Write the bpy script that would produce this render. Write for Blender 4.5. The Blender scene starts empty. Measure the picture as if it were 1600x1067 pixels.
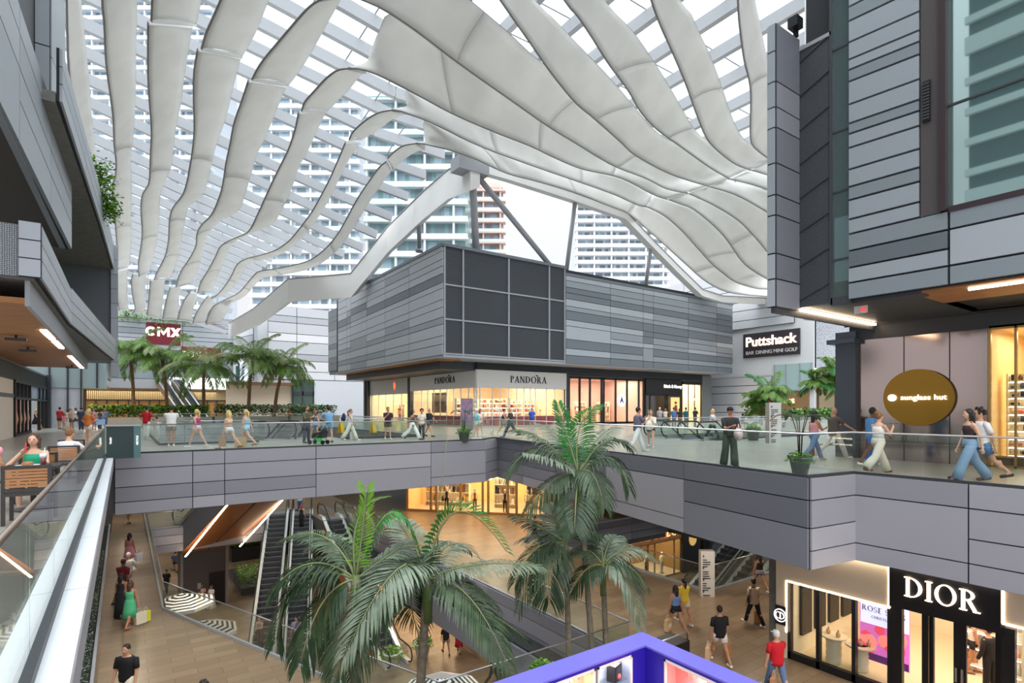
import bpy, bmesh, math, random
from mathutils import Vector, Matrix
scene = bpy.context.scene
COL = scene.collection
rnd = random.Random(7)
# ---------------------------------------------------------------- camera
F, HX, HY, CAMZ = 865.0, 800.0, 637.0, 1.7
YAW = math.radians(35.1)
CY, SY = math.cos(YAW), math.sin(YAW)
cam_d = bpy.data.cameras.new('camera')
cam_d.sensor_width = 36.0
cam_d.lens = F / 1600 * 36
cam_d.shift_y = (HY - 533.5) / 1600
cam_d.clip_start, cam_d.clip_end = 0.05, 2000
cam = bpy.data.objects.new('camera', cam_d)
COL.objects.link(cam)
cam.location = (0, 0, CAMZ)
cam.rotation_euler = (math.radians(90), 0, -YAW)
scene.camera = cam
# ---------------------------------------------------------------- sky, sun, exposure
world = bpy.data.worlds.new('sky')
scene.world = world
world.use_nodes = True
wn, wl = world.node_tree.nodes, world.node_tree.links
bg = wn['Background']
tc = wn.new('ShaderNodeTexCoord')
sep = wn.new('ShaderNodeSeparateXYZ')
rmp = wn.new('ShaderNodeValToRGB')
rmp.color_ramp.elements[0].position = 0.0
rmp.color_ramp.elements[0].color = (0.67, 0.68, 0.715, 1)
rmp.color_ramp.elements[1].position = 1.0
rmp.color_ramp.elements[1].color = (3.0, 3.04, 3.12, 1)
e = rmp.color_ramp.elements.new(0.35); e.color = (0.82, 0.835, 0.875, 1)
wl.new(tc.outputs['Generated'], sep.inputs[0])
wl.new(sep.outputs['Z'], rmp.inputs[0])
wl.new(rmp.outputs[0], bg.inputs[0])
bg.inputs[1].default_value = 1.0
sun_d = bpy.data.lights.new('sun', 'SUN')
sun_d.energy = 3.0
sun_d.angle = math.radians(70)
sun_d.color = (1, 0.985, 0.96)
sun = bpy.data.objects.new('sun', sun_d)
COL.objects.link(sun)
sun.rotation_euler = Vector((0.42, 0.34, -0.84)).to_track_quat('-Z', 'Y').to_euler()
scene.view_settings.view_transform = 'Standard'
scene.view_settings.look = 'None'
scene.view_settings.gamma = 1
scene.view_settings.exposure = 0.3
scene.view_settings.use_curve_mapping = False
scene.cycles.transparent_max_bounces = 24
scene.cycles.max_bounces = 7
scene.cycles.diffuse_bounces = 4
scene.cycles.use_denoising = True
scene.cycles.sample_clamp_indirect = 6.0
# ---------------------------------------------------------------- helpers
def srgb(r, g, b):
    def f(c):
        c /= 255.0
        return c / 12.92 if c <= 0.04045 else ((c + 0.055) / 1.055) ** 2.4
    return (f(r), f(g), f(b), 1.0)
MATS = {}
def mat(name, rgb=(200, 200, 200), rough=0.6, metal=0.0, emit=0.0, noise=None, bump=0.0, scale=8.0, spec=0.5):
    if name in MATS: return MATS[name]
    m = bpy.data.materials.new(name); m.use_nodes = True
    n, l = m.node_tree.nodes, m.node_tree.links
    b = n['Principled BSDF']
    c = srgb(*rgb)
    b.inputs['Base Color'].default_value = c
    b.inputs['Roughness'].default_value = rough
    b.inputs['Metallic'].default_value = metal
    b.inputs['Specular IOR Level'].default_value = spec
    if emit:
        b.inputs['Emission Color'].default_value = c
        b.inputs['Emission Strength'].default_value = emit
    if noise or bump:
        t = n.new('ShaderNodeTexCoord'); x = n.new('ShaderNodeTexNoise')
        x.inputs['Scale'].default_value = scale
        x.inputs['Detail'].default_value = 4
        l.new(t.outputs['Object'], x.inputs['Vector'])
        if noise:
            r = n.new('ShaderNodeValToRGB')
            r.color_ramp.elements[0].position = 0.3
            r.color_ramp.elements[1].position = 0.7
            r.color_ramp.elements[0].color = c
            r.color_ramp.elements[1].color = srgb(*noise)
            l.new(x.outputs['Fac'], r.inputs[0]); l.new(r.outputs[0], b.inputs['Base Color'])
        if bump:
            bp = n.new('ShaderNodeBump'); bp.inputs['Strength'].default_value = bump
            l.new(x.outputs['Fac'], bp.inputs['Height']); l.new(bp.outputs[0], b.inputs['Normal'])
    MATS[name] = m
    return m
def tile_mat(name, c1, c2, mortar, w, h, rough=0.35, off=0.5, rot=0.0, msize=0.01):
    m = bpy.data.materials.new(name); m.use_nodes = True
    n, l = m.node_tree.nodes, m.node_tree.links
    b = n['Principled BSDF']; t = n.new('ShaderNodeTexCoord'); mp = n.new('ShaderNodeMapping')
    mp.inputs['Rotation'].default_value = (0, 0, rot)
    k = n.new('ShaderNodeTexBrick')
    k.inputs['Scale'].default_value = 1.0
    k.inputs['Brick Width'].default_value = w; k.inputs['Row Height'].default_value = h
    k.inputs['Mortar Size'].default_value = msize
    k.inputs['Color1'].default_value = srgb(*c1); k.inputs['Color2'].default_value = srgb(*c2)
    k.inputs['Mortar'].default_value = srgb(*mortar); k.offset = off
    x = n.new('ShaderNodeTexNoise'); x.inputs['Scale'].default_value = 0.6; x.inputs['Detail'].default_value = 5
    mx = n.new('ShaderNodeMix'); mx.data_type = 'RGBA'; mx.blend_type = 'MULTIPLY'
    mx.inputs['Factor'].default_value = 0.35
    l.new(t.outputs['Object'], mp.inputs[0]); l.new(mp.outputs[0], k.inputs['Vector'])
    l.new(mp.outputs[0], x.inputs['Vector'])
    l.new(k.outputs['Color'], mx.inputs[6]); l.new(x.outputs['Color'], mx.inputs[7])
    hs = n.new('ShaderNodeRGBToBW'); l.new(x.outputs['Color'], hs.inputs[0]); l.new(hs.outputs[0], mx.inputs[7])
    l.new(mx.outputs[2], b.inputs['Base Color'])
    b.inputs['Roughness'].default_value = rough
    MATS[name] = m
    return m
def glass_mat(name, tint=(225, 240, 235), refl=0.12, rough=0.0, opac=0.0, body=(180, 200, 195)):
    m = bpy.data.materials.new(name); m.use_nodes = True
    n, l = m.node_tree.nodes, m.node_tree.links
    n.remove(n['Principled BSDF'])
    o = n['Material Output']
    tr = n.new('ShaderNodeBsdfTransparent'); tr.inputs[0].default_value = srgb(*tint)
    gl = n.new('ShaderNodeBsdfGlossy'); gl.inputs[0].default_value = (1, 1, 1, 1); gl.inputs['Roughness'].default_value = rough
    fr = n.new('ShaderNodeLayerWeight'); fr.inputs['Blend'].default_value = 0.5
    pw = n.new('ShaderNodeMath'); pw.operation = 'POWER'; pw.inputs[1].default_value = 3.4
    ma = n.new('ShaderNodeMath'); ma.operation = 'MULTIPLY_ADD'; ma.inputs[1].default_value = 0.75; ma.inputs[2].default_value = refl * 0.3
    mx = n.new('ShaderNodeMixShader')
    l.new(fr.outputs['Facing'], pw.inputs[0]); l.new(pw.outputs[0], ma.inputs[0]); l.new(ma.outputs[0], mx.inputs[0])
    l.new(tr.outputs[0], mx.inputs[1]); l.new(gl.outputs[0], mx.inputs[2])
    last = mx
    if opac:
        df = n.new('ShaderNodeBsdfDiffuse'); df.inputs[0].default_value = srgb(*body)
        m2 = n.new('ShaderNodeMixShader'); m2.inputs[0].default_value = opac
        l.new(mx.outputs[0], m2.inputs[1]); l.new(df.outputs[0], m2.inputs[2]); last = m2
    l.new(last.outputs[0], o.inputs[0])
    MATS[name] = m
    return m
def fabric_mat(name, rgb):
    m = bpy.data.materials.new(name); m.use_nodes = True
    n, l = m.node_tree.nodes, m.node_tree.links
    b = n['Principled BSDF']; o = n['Material Output']
    b.inputs['Base Color'].default_value = srgb(*rgb); b.inputs['Roughness'].default_value = 0.75
    b.inputs['Specular IOR Level'].default_value = 0.2
    t = n.new('ShaderNodeBsdfTranslucent'); t.inputs[0].default_value = srgb(*rgb)
    mx = n.new('ShaderNodeMixShader'); mx.inputs[0].default_value = 0.42
    l.new(b.outputs[0], mx.inputs[1]); l.new(t.outputs[0], mx.inputs[2]); l.new(mx.outputs[0], o.inputs[0])
    tx = n.new('ShaderNodeTexCoord'); x = n.new('ShaderNodeTexNoise'); x.inputs['Scale'].default_value = 0.5
    x.inputs['Detail'].default_value = 6
    r = n.new('ShaderNodeValToRGB'); r.color_ramp.elements[0].position = 0.35; r.color_ramp.elements[1].position = 0.6
    r.color_ramp.elements[0].color = srgb(*[int(c * 0.95) for c in rgb]); r.color_ramp.elements[1].color = srgb(*rgb)
    l.new(tx.outputs['Object'], x.inputs['Vector']); l.new(x.outputs['Fac'], r.inputs[0]); l.new(r.outputs[0], b.inputs['Base Color'])
    MATS[name] = m
    return m
def leaf_mat(name, a, bcol, rough=0.45):
    m = bpy.data.materials.new(name); m.use_nodes = True
    n, l = m.node_tree.nodes, m.node_tree.links
    b = n['Principled BSDF']; o = n['Material Output']
    b.inputs['Roughness'].default_value = rough
    t = n.new('ShaderNodeBsdfTranslucent')
    tx = n.new('ShaderNodeTexCoord'); x = n.new('ShaderNodeTexNoise'); x.inputs['Scale'].default_value = 3.0
    r = n.new('ShaderNodeValToRGB'); r.color_ramp.elements[0].position = 0.35; r.color_ramp.elements[1].position = 0.65
    r.color_ramp.elements[0].color = srgb(*a); r.color_ramp.elements[1].color = srgb(*bcol)
    l.new(tx.outputs['Object'], x.inputs['Vector']); l.new(x.outputs['Fac'], r.inputs[0])
    l.new(r.outputs[0], b.inputs['Base Color']); l.new(r.outputs[0], t.inputs[0])
    mx = n.new('ShaderNodeMixShader'); mx.inputs[0].default_value = 0.25
    l.new(b.outputs[0], mx.inputs[1]); l.new(t.outputs[0], mx.inputs[2]); l.new(mx.outputs[0], o.inputs[0])
    MATS[name] = m
    return m

class MB:
    """collects verts and faces, builds ONE mesh object"""
    def __init__(s): s.v = []; s.f = []; s.m = []; s.sm = []
    def face(s, idx, m=0, smooth=False): s.f.append(tuple(idx)); s.m.append(m); s.sm.append(smooth)
    def poly(s, pts, m=0):
        b = len(s.v); s.v += [tuple(p) for p in pts]; s.face(range(b, b + len(pts)), m)
    def box(s, x0, y0, z0, x1, y1, z1, m=0):
        s.hexa([(x0, y0, z0), (x1, y0, z0), (x1, y1, z0), (x0, y1, z0), (x0, y0, z1), (x1, y0, z1), (x1, y1, z1), (x0, y1, z1)], m)
    def hexa(s, p, m=0):
        b = len(s.v); s.v += [tuple(q) for q in p]
        for q in ((0, 3, 2, 1), (4, 5, 6, 7), (0, 1, 5, 4), (1, 2, 6, 5), (2, 3, 7, 6), (3, 0, 4, 7)): s.face([b + i for i in q], m)
    def wallbox(s, a, b, z0, z1, t, m=0, z0b=None, z1b=None):
        """box along plan line a->b, thickness t to the left of the direction"""
        z0b = z0 if z0b is None else z0b; z1b = z1 if z1b is None else z1b
        ax, ay = a[0], a[1]; bx, by = b[0], b[1]
        L = math.hypot(bx - ax, by - ay) or 1e-6
        nx, ny = -(by - ay) / L * t, (bx - ax) / L * t
        s.hexa([(ax, ay, z0), (bx, by, z0b), (bx + nx, by + ny, z0b), (ax + nx, ay + ny, z0),
                (ax, ay, z1), (bx, by, z1b), (bx + nx, by + ny, z1b), (ax + nx, ay + ny, z1)], m)
    def prism(s, pts, z0, z1, m=0):
        n = len(pts); b = len(s.v)
        s.v += [(p[0], p[1], z0) for p in pts] + [(p[0], p[1], z1) for p in pts]
        s.face([b + i for i in reversed(range(n))], m); s.face([b + n + i for i in range(n)], m)
        for i in range(n):
            j = (i + 1) % n; s.face([b + i, b + j, b + n + j, b + n + i], m)
    def extrude(s, pts, vec, m=0):
        n = len(pts); b = len(s.v); v = Vector(vec)
        s.v += [tuple(p) for p in pts] + [tuple(Vector(p) + v) for p in pts]
        s.face([b + i for i in reversed(range(n))], m); s.face([b + n + i for i in range(n)], m)
        for i in range(n):
            j = (i + 1) % n; s.face([b + i, b + j, b + n + j, b + n + i], m)
    def tube(s, pts, r, seg=8, m=0, cap=True, smooth=True, sy=1.0):
        pts = [Vector(p) for p in pts]; n = len(pts)
        rs = r if isinstance(r, (list, tuple)) else [r] * n
        b = len(s.v); ref = None
        for i in range(n):
            d = (pts[min(i + 1, n - 1)] - pts[max(i - 1, 0)])
            if d.length < 1e-9: d = Vector((0, 0, 1))
            d.normalize()
            if ref is None: ref = Vector((0, 0, 1)) if abs(d.z) < 0.9 else Vector((0, 1, 0))
            u = (ref - d * ref.dot(d))
            if u.length < 1e-6: u = Vector((1, 0, 0)) - d * d.x
            u.normalize(); w = d.cross(u); ref = u
            for k in range(seg):
                a = 2 * math.pi * k / seg
                s.v.append(tuple(pts[i] + u * math.cos(a) * rs[i] + w * math.sin(a) * rs[i] * sy))
        for i in range(n - 1):
            for k in range(seg):
                k2 = (k + 1) % seg
                s.face([b + i * seg + k, b + i * seg + k2, b + (i + 1) * seg + k2, b + (i + 1) * seg + k], m, smooth)
        if cap:
            s.face([b + k for k in reversed(range(seg))], m); s.face([b + (n - 1) * seg + k for k in range(seg)], m)
    def bar(s, a, b, w, h, m=0):
        """rectangular bar from a to b (h is the upright side)"""
        a, b = Vector(a), Vector(b); d = (b - a).normalized()
        up = Vector((0, 0, 1)) if abs(d.z) < 0.95 else Vector((0, 1, 0))
        x = d.cross(up).normalized() * w / 2; y = x.cross(d).normalized() * h / 2
        s.hexa([a - x - y, a + x - y, b + x - y, b - x - y, a - x + y, a + x + y, b + x + y, b - x + y], m)
    def lathe(s, c, prof, seg=16, m=0, smooth=True, sx=1, sy=1):
        b = len(s.v); n = len(prof)
        for r, z in prof:
            for k in range(seg):
                a = 2 * math.pi * k / seg
                s.v.append((c[0] + r * sx * math.cos(a), c[1] + r * sy * math.sin(a), c[2] + z))
        for i in range(n - 1):
            for k in range(seg):
                k2 = (k + 1) % seg
                s.face([b + i * seg + k, b + i * seg + k2, b + (i + 1) * seg + k2, b + (i + 1) * seg + k], m, smooth)
        s.face([b + k for k in reversed(range(seg))], m); s.face([b + (n - 1) * seg + k for k in range(seg)], m)
    def ball(s, c, r, seg=10, rings=6, m=0, sc=(1, 1, 1)):
        prof = [(max(1e-4, math.sin(math.pi * i / rings)), -math.cos(math.pi * i / rings)) for i in range(rings + 1)]
        b0 = len(s.v); s.lathe((0, 0, 0), prof, seg, m)
        for i in range(b0, len(s.v)):
            x, y, z = s.v[i]; s.v[i] = (c[0] + x * r * sc[0], c[1] + y * r * sc[1], c[2] + z * r * sc[2])
    def xform(s, M, i0=0):
        for i in range(i0, len(s.v)): s.v[i] = tuple(M @ Vector(s.v[i]))
    def mesh(s, name, mats):
        me = bpy.data.meshes.new(name)
        me.from_pydata(s.v, [], s.f)
        for m in (mats if isinstance(mats, (list, tuple)) else [mats]): me.materials.append(m)
        me.polygons.foreach_set('material_index', s.m)
        me.polygons.foreach_set('use_smooth', s.sm)
        me.update()
        return me
    def build(s, name, mats, parent=None, label=None, **kw):
        o = bpy.data.objects.new(name, s.mesh(name, mats)); COL.objects.link(o)
        if parent is not None: o.parent = parent
        if label: tag(o, label, **kw)
        return o
def tag(o, label=None, cat=None, group=None, kind=None):
    if label: o['label'] = label
    if cat: o['category'] = cat
    if group: o['group'] = group
    if kind: o['kind'] = kind
    return o
def empty(name, loc=(0, 0, 0), rz=0, label=None, cat=None, group=None):
    o = bpy.data.objects.new(name, None); COL.objects.link(o)
    o.location = loc; o.rotation_euler = (0, 0, rz); o.empty_display_size = 0.1
    return tag(o, label, cat, group)
def struct(mb, name, mats, label=None):
    o = mb.build(name, mats); o['kind'] = 'structure'
    o['category'] = name.split('_')[0]
    o['label'] = label or name.replace('_', ' ')
    return o
def ray(px, py):
    r, u = (px - HX) / F, (HY - py) / F
    return Vector((CY * r + SY, -SY * r + CY, u))        # per metre of depth
def at(px, py, X=None, Y=None, z=None, Z=None):
    d = ray(px, py)
    if X is not None: Z = X / d.x
    elif Y is not None: Z = Y / d.y
    elif z is not None: Z = (z - CAMZ) / d.z
    return Vector((0, 0, CAMZ)) + d * Z
def pix(p):
    xc = CY * p[0] - SY * p[1]; Z = SY * p[0] + CY * p[1]
    return HX + F * xc / Z, HY - F * (p[2] - CAMZ) / Z
def sstep(a, b, x):
    t = min(1, max(0, (x - a) / (b - a))); return t * t * (3 - 2 * t)
def area(name, loc, size, power, color=(1, 0.86, 0.68), rot=(0, 0, 0), sizey=None):
    d = bpy.data.lights.new(name, 'AREA'); d.energy = power; d.color = color
    d.shape = 'RECTANGLE'; d.size = size; d.size_y = sizey or size
    o = bpy.data.objects.new(name, d); COL.objects.link(o); o.location = loc; o.rotation_euler = rot
    return o
# ---------------------------------------------------------------- shared materials
WHITE = mat('white_paint', (236, 236, 234), 0.5)
CHARCOAL = mat('charcoal_metal', (62, 64, 68), 0.5)
BLACK = mat('black_metal', (24, 24, 26), 0.45)
STEEL = mat('brushed_steel', (188, 190, 192), 0.3, 0.9)
CONC = mat('concrete', (128, 128, 124), 0.8, noise=(112, 112, 108), scale=3)
PANEL = [mat('panel_pale', (184, 189, 196), 0.38, 0.35), mat('panel_light', (172, 179, 185), 0.38, 0.35),
         mat('panel_mid', (148, 156, 162), 0.4, 0.35), mat('panel_dark', (116, 123, 130), 0.42, 0.35),
         mat('panel_joint', (34, 36, 40), 0.7)]
WPANEL = [mat('white_panel', (232, 235, 240), 0.4, 0.1), mat('white_panel_cool', (214, 219, 226), 0.4, 0.1),
          mat('white_panel_grey', (186, 192, 200), 0.4, 0.15), mat('white_panel_dim', (204, 209, 216), 0.4, 0.1), MATS['panel_joint']]
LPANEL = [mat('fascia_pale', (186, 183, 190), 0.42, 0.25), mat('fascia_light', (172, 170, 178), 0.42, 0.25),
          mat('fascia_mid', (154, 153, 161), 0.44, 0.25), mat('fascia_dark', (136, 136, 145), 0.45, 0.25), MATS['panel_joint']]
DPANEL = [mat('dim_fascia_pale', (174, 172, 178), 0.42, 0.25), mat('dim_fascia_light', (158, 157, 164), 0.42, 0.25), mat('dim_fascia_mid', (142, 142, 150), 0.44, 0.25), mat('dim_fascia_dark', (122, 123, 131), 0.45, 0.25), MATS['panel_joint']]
FLOOR3 = tile_mat('pale_stone_paving', (184, 181, 172), (172, 169, 160), (150, 147, 140), 1.2, 0.6, 0.28)
FLOOR2 = tile_mat('tan_stone_paving', (164, 140, 112), (144, 121, 96), (120, 100, 80), 1.2, 0.4, 0.3)
FLOOR1 = tile_mat('brown_stone_paving', (158, 138, 114), (140, 120, 98), (116, 100, 82), 1.2, 0.4, 0.35)
WOOD = mat('soffit_wood', (176, 120, 70), 0.5, noise=(160, 104, 58), scale=2)
GLASSR = glass_mat('railing_glass', (247, 252, 250), 0.12)
GLASSROOF = glass_mat('roof_glass', (240, 247, 250), 0.10)
GLASSW = glass_mat('shop_glass', (238, 244, 243), 0.10)
GLASSD = glass_mat('green_wall_glass', (120, 150, 142), 0.35, 0.02, 0.35, (120, 150, 145))
LED = mat('led_strip', (255, 226, 190), 0.5, emit=9.0)
LEDW = mat('white_light_diffuser', (255, 244, 228), 0.5, emit=6.0)
FABRIC = fabric_mat('ribbon_fabric', (233, 232, 229))
EDGE = mat('ribbon_edge', (132, 132, 130), 0.5)
GREYSTEEL = mat('grey_steel_paint', (160, 162, 168), 0.45)

def cladding(name, a, b, z0, z1, heights, mats, seed=0, cols=None, t=0.08, tones=None, wave=0.0, kind=True, gap=0.03, label=None):
    """panelled facade along plan line a->b; outward side is to the right of a->b"""
    r = random.Random(seed); mb = MB()
    ax, ay = a; bx, by = b; L = math.hypot(bx - ax, by - ay)
    ux, uy = (bx - ax) / L, (by - ay) / L
    mb.wallbox(a, b, z0, z1, t, 4)
    cols = cols or [0, 1]
    P = lambda s, off: (ax + ux * s * L + uy * off, ay + uy * s * L - ux * off)
    rt = [r.choice(tones or [0, 1, 1, 2, 2, 3]) for _ in heights]
    for ci in range(len(cols) - 1):
        s0, s1 = cols[ci], cols[ci + 1]
        hh = [[h, rt[k] if r.random() < .72 else r.choice(tones or [0, 1, 2, 3])] for k, h in enumerate(heights)]
        tot = sum(heights); g = gap / L
        if r.random() < 0.4 and len(hh) > 3:
            k = r.randrange(len(hh) - 1); hh[k][0] += hh[k + 1][0]; del hh[k + 1]
        acc = 0
        for h, tone in hh:
            f0, f1 = acc / tot, (acc + h) / tot; acc += h
            def zz(f, s): return z0 + (z1 - z0) * f + wave * math.sin(f * math.pi) * (s - 0.5) * 2
            p0, p1 = P(s0 + g / 2, 0.0), P(s1 - g / 2, 0.0); q0, q1 = P(s0 + g / 2, t), P(s1 - g / 2, t)
            za0, za1, zb0, zb1 = zz(f0, s0) + gap / 2, zz(f0, s1) + gap / 2, zz(f1, s0) - gap / 2, zz(f1, s1) - gap / 2
            mb.hexa([(q0[0], q0[1], za0), (q1[0], q1[1], za1), (p1[0], p1[1], za1), (p0[0], p0[1], za0),
                     (q0[0], q0[1], zb0), (q1[0], q1[1], zb1), (p1[0], p1[1], zb1), (p0[0], p0[1], zb0)], tone)
    o = mb.build(name, mats)
    if kind:
        o['kind'] = 'structure'; o['category'] = 'wall'; o['label'] = label or name.replace('_', ' ')
    return o
def railing(pts, z, label, h=1.08, pane=1.5, post=False, base=True, group=None, hr=0.022, hm=None):
    """glass balustrade: handrail, base channel and each pane; pts are plan points"""
    root = empty('glass_railing', (0, 0, 0), 0, label, 'railing', group)
    hb = MB(); hb.tube([(p[0], p[1], z + h) for p in pts], hr, 8); hb.build('handrail', hm or STEEL, root)
    if base:
        bb = MB()
        for a, b in zip(pts, pts[1:]): bb.bar((a[0], a[1], z + 0.05), (b[0], b[1], z + 0.05), 0.06, 0.10)
        bb.build('base_channel', PANEL[0] if z < -1 else CHARCOAL, root)
    for a, b in zip(pts, pts[1:]):
        L = math.hypot(b[0] - a[0], b[1] - a[1]); n = max(1, round(L / pane))
        for i in range(n):
            f0, f1 = i / n + 0.012 / L, (i + 1) / n - 0.012 / L
            q0 = (a[0] + (b[0] - a[0]) * f0, a[1] + (b[1] - a[1]) * f0); q1 = (a[0] + (b[0] - a[0]) * f1, a[1] + (b[1] - a[1]) * f1)
            g = MB(); g.wallbox(q0, q1, z + 0.03, z + h - 0.02, 0.014)
            g.build('glass_panel', GLASSR, root)
    return root
# ================================================================ CANOPY
def zrib(X, Y):
    w = sstep(38, 58, Y)
    z = (1 - w) * 20.5 + w * min(22.0, 16.0 + 0.3 * (14 - X))
    return z - 6.2 * sstep(42, 57, X) * (1 - w) - 4.6 * sstep(92, 104, Y)
def on_roof(px, py, dz=0.0):
    d = ray(px, py); lo, hi = 5.0, 160.0
    f = lambda Z: CAMZ + d.z * Z - (zrib(d.x * Z, d.y * Z) + dz)
    for k in range(48):
        mid = (lo + hi) / 2
        if f(mid) > 0: hi = mid
        else: lo = mid
    return Vector((0, 0, CAMZ)) + d * lo
def resample(pts, n):
    pts = [Vector(p) for p in pts]; out = []
    # Catmull-Rom through the points, then n equal steps
    dense = []
    for i in range(len(pts) - 1):
        p0, p1, p2, p3 = pts[max(i - 1, 0)], pts[i], pts[i + 1], pts[min(i + 2, len(pts) - 1)]
        for k in range(8):
            t = k / 8
            dense.append(0.5 * ((2 * p1) + (p2 - p0) * t + (2 * p0 - 5 * p1 + 4 * p2 - p3) * t * t + (3 * p1 - p0 - 3 * p2 + p3) * t ** 3))
    dense.append(pts[-1])
    acc = [0]
    for a, b in zip(dense, dense[1:]): acc.append(acc[-1] + (b - a).length)
    j = 0
    for i in range(n):
        s = acc[-1] * i / (n - 1)
        while j < len(acc) - 2 and acc[j + 1] < s: j += 1
        q = (s - acc[j]) / max(1e-9, acc[j + 1] - acc[j]); out.append(dense[j].lerp(dense[j + 1], min(1, max(0, q))))
    return out
SEAM = mat('ribbon_seam', (186, 186, 182), 0.6)
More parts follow.
